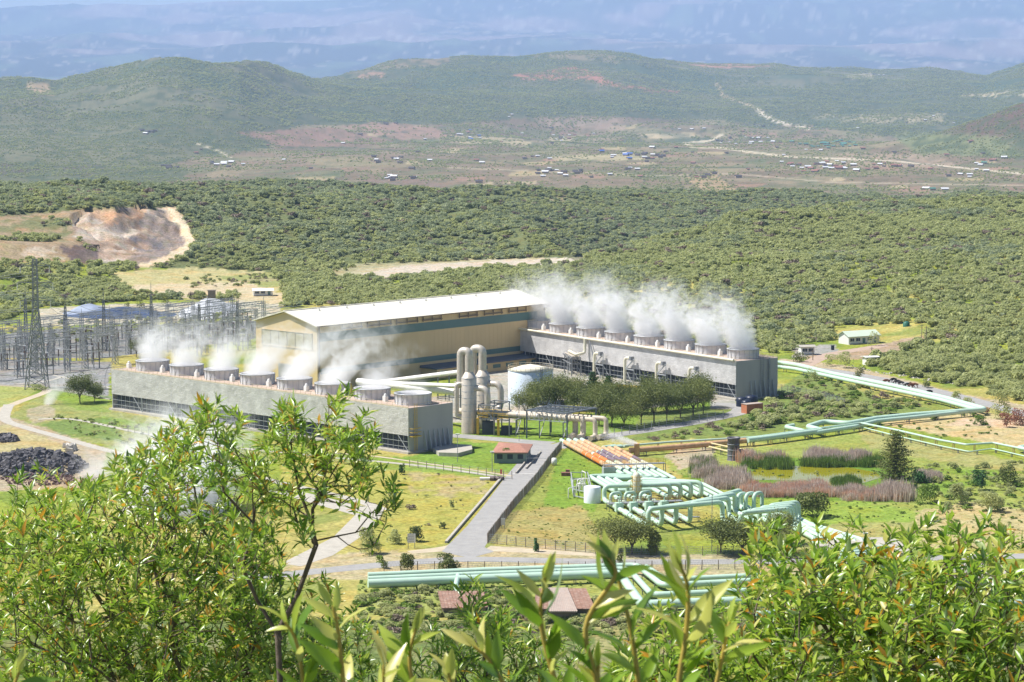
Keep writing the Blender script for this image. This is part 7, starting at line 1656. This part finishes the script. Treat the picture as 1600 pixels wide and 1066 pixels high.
SH = [([(500, 1300), (480, 1120), (465, 1010), (445, 950)], 4.3, 9, 'leftmost blurred shoot leaning left near the bottom edge'), ([(545, 1300), (540, 1120), (530, 1000), (520, 925)], 4.2, 11, 'second blurred shoot from the left, upright with pale tips'), ([(660, 1300), (650, 1120), (640, 1030), (650, 960)], 4.2, 10, 'third blurred shoot from the left under the rusty sheds'), ([(590, 1300), (596, 1130), (600, 1040)], 3.9, 8, 'short blurred shoot between the second and third ones'),
      ([(790, 1300), (800, 1120), (770, 1040), (740, 1010)], 4.1, 8, 'blurred shoot with a yellow bud leaning left at bottom centre'), ([(905, 1300), (880, 1120), (850, 1000), (845, 930), (852, 880)], 3.8, 13, 'blurred shoot crossing the foreground pipes at centre'), ([(960, 1300), (940, 1100), (915, 960), (960, 880), (950, 850)], 3.6, 12, 'tall blurred shoot with yellow folded leaf over the roadside fence'),
      ([(1010, 1300), (1000, 1100), (985, 960), (960, 860)], 3.7, 13, 'tall arching blurred shoot left of the tallest one'), ([(1075, 1300), (1060, 1100), (1072, 970), (1075, 900), (1062, 860)], 3.5, 15, 'tallest blurred shoot with thick yellow stem right of centre'), ([(1120, 1300), (1110, 1140), (1130, 1020), (1140, 950)], 3.9, 10, 'rightmost blurred shoot beside the big right shrub'), ([(700, 1300), (720, 1150), (700, 1050)], 4.0, 8, 'low blurred shoot under the slender middle shrub'), ([(20, 1250), (10, 1120), (30, 1050)], 4.2, 7, 'single blurred yellow shoot in the bottom left corner'), ([(900, 1300), (930, 1150), (935, 1040)], 3.6, 10, 'blurred dark green shoot low at centre')]
for i, (p_, d_, n_, lb) in enumerate(SH): shoot(lb, p_, d_, n_+5, 700+i, .070 if d_ > 3.9 else .070)

# ================================================================== STEAM
def steam_mat(i, R0, Hh, lx, ly, grow, dens, seed, ns_=.24):
    m = bpy.data.materials.new('steam'); m.use_nodes = True; N = m.node_tree.nodes; L = m.node_tree.links; N.clear(); out = N.new('ShaderNodeOutputMaterial'); pv = N.new('ShaderNodeVolumePrincipled')
    pv.inputs['Color'].default_value = (1, 1, 1, 1); pv.inputs['Anisotropy'].default_value = .15
    def M(op, a=None, b=None, c=None, clamp=False):
        n = N.new('ShaderNodeMath'); n.operation = op; n.use_clamp = clamp
        for j, q in enumerate((a, b, c)):
            if q is None: continue
            if isinstance(q, (int, float)): n.inputs[j].default_value = q
            else: L.new(q, n.inputs[j])
        return n.outputs[0]
    tc = N.new('ShaderNodeTexCoord'); sx = N.new('ShaderNodeSeparateXYZ'); L.new(tc.outputs['Object'], sx.inputs[0]); x_, y_, z_ = sx.outputs
    t = M('DIVIDE', z_, Hh, clamp=False); tp = M('MAXIMUM', t, 0.0); tq = M('POWER', tp, 1.25)
    dx = M('SUBTRACT', x_, M('MULTIPLY', tq, lx)); dy = M('SUBTRACT', y_, M('MULTIPLY', tq, ly)); r = M('SQRT', M('ADD', M('MULTIPLY', dx, dx), M('MULTIPLY', dy, dy)))
    R_ = M('MULTIPLY_ADD', tp, grow, R0); rr = M('DIVIDE', r, R_)
    ns = N.new('ShaderNodeTexNoise'); ns.inputs['Scale'].default_value = ns_; ns.inputs['Detail'].default_value = 5; ns.inputs['Roughness'].default_value = .7; ns.inputs['Distortion'].default_value = 1.2
    mp = N.new('ShaderNodeMapping'); mp.inputs['Location'].default_value = (seed*13.1, seed*7.7, seed*3.3); mp.inputs['Scale'].default_value = (1, 1, 1.05); L.new(tc.outputs['Object'], mp.inputs[0]); L.new(mp.outputs[0], ns.inputs[0])
    # solid near the mouth, torn apart higher up
    edge = M('SUBTRACT', 1.0, M('POWER', rr, 2.2)); tear = M('MULTIPLY', M('SUBTRACT', ns.outputs[0], .52), M('MULTIPLY_ADD', tp, 7.0, 1.4)); fade = M('MULTIPLY', M('POWER', tp, 1.3), .8)
    v = M('SUBTRACT', M('ADD', edge, tear), fade, clamp=True); v2 = M('MULTIPLY', v, M('POWER', M('SUBTRACT', 1.0, tp, clamp=True), 1.7)); d = M('MULTIPLY', M('MULTIPLY', v2, dens), M('GREATER_THAN', z_, 0.0))
    L.new(d, pv.inputs['Density']); L.new(pv.outputs[0], out.inputs['Volume']); m.cycles.volume_step_rate = .6; return m
def plume(q, R0, Hh, lx, ly, grow, dens, label, seed, group=None, name='steam_plume', ns_=.24):
    b = MB(); pr = []; n = 18; vs = []
    K_ = 8
    for i in range(K_+1):
        t = i/K_; c = Vector((lx*t**1.25, ly*t**1.25, Hh*t)); r = (R0+grow*t)*1.18
        for k in range(n): a = 2*math.pi*k/n; vs.append(c+Vector((r*math.cos(a), r*math.sin(a), 0)))
    b.add(vs, [(i*n+k, i*n+(k+1) % n, (i+1)*n+(k+1) % n, (i+1)*n+k) for i in range(K_) for k in range(n)]); b.add(vs[:n], [tuple(range(n))[::-1]]); b.add(vs[-n:], [tuple(range(n))])
    o = b.build(name, steam_mat(0, R0, Hh, lx, ly, grow, dens, seed, ns_)); o.location = q; tag(o, label, 'steam', group); return o
PLL = [(0, 7, 3, 3, .10), (1, 14, 9, 7, .3), (2, 20, 18, 10, .42), (3, 22, 20, 11, .42), (4, 18, 13, 10, .42), (5, 16, 8, 9, .42), (6, 16, 3, 9, .42), (7, 16, 3, 9, .42)]
for i, Hh, lx, gw_, dn in PLL:
    plume(topsL[i]+Z*2.5, 4.3, Hh, lx, 1, gw_, dn, f'white steam over the {ORD[i]} fan stack from the near end, left tower', i+1, 'steam plumes over the left tower')
PLR = [(0, 22, -11), (1, 18, -8), (2, 23, -9), (3, 18, -4), (4, 24, -8), (5, 19, -5), (6, 22, -6), (7, 17, -4)]
for i, Hh, lx in PLR:
    plume(topsR[i]+Z*2.5, 4.4, Hh, lx, 2, 8, .8, f'tall white steam over the {ORD[i]} fan stack from the near end, right tower', i+21, 'steam plumes over the right tower')
q = at(995, 713); j_ = plume(q+Z*3.0, .7, 12, 0, 0, 1.9, 2.2, 'small jet of white steam blowing left from the rusty vent pipe', 41, ns_=.9); j_.rotation_euler = (0, math.radians(-72), 0)
plume(at(76, 632)+Vector((0, 0, 0)), 1.8, 11, 6, 2, 5, .5, 'faint wisp of steam rising from the ground left of the left tower', 42)
plume(at(275, 800), 13, 27, 3, 8, 8, 1.0, 'broad white steam cloud rising from the ground behind the left shrub', 43)
plume(at(150, 745), 5, 10, 4, 5, 5, .25, 'thin steam drifting over the right end of the black lava heap', 44)

# ================================================================== HAZE
b = MB(); b.box((0, 21000, 595), (76000, 56000, 1650)); hm = bpy.data.materials.new('haze'); hm.use_nodes = True; N = hm.node_tree.nodes; N.clear(); out = N.new('ShaderNodeOutputMaterial'); pv = N.new('ShaderNodeVolumePrincipled'); pv.inputs['Color'].default_value = (.48, .66, 1, 1); pv.inputs['Density'].default_value = 4.0e-5; pv.inputs['Anisotropy'].default_value = .0; hm.node_tree.links.new(pv.outputs[0], out.inputs['Volume'])
o = b.build('haze', hm); tag(o, 'pale blue haze filling the valley air', 'haze', kind='stuff')
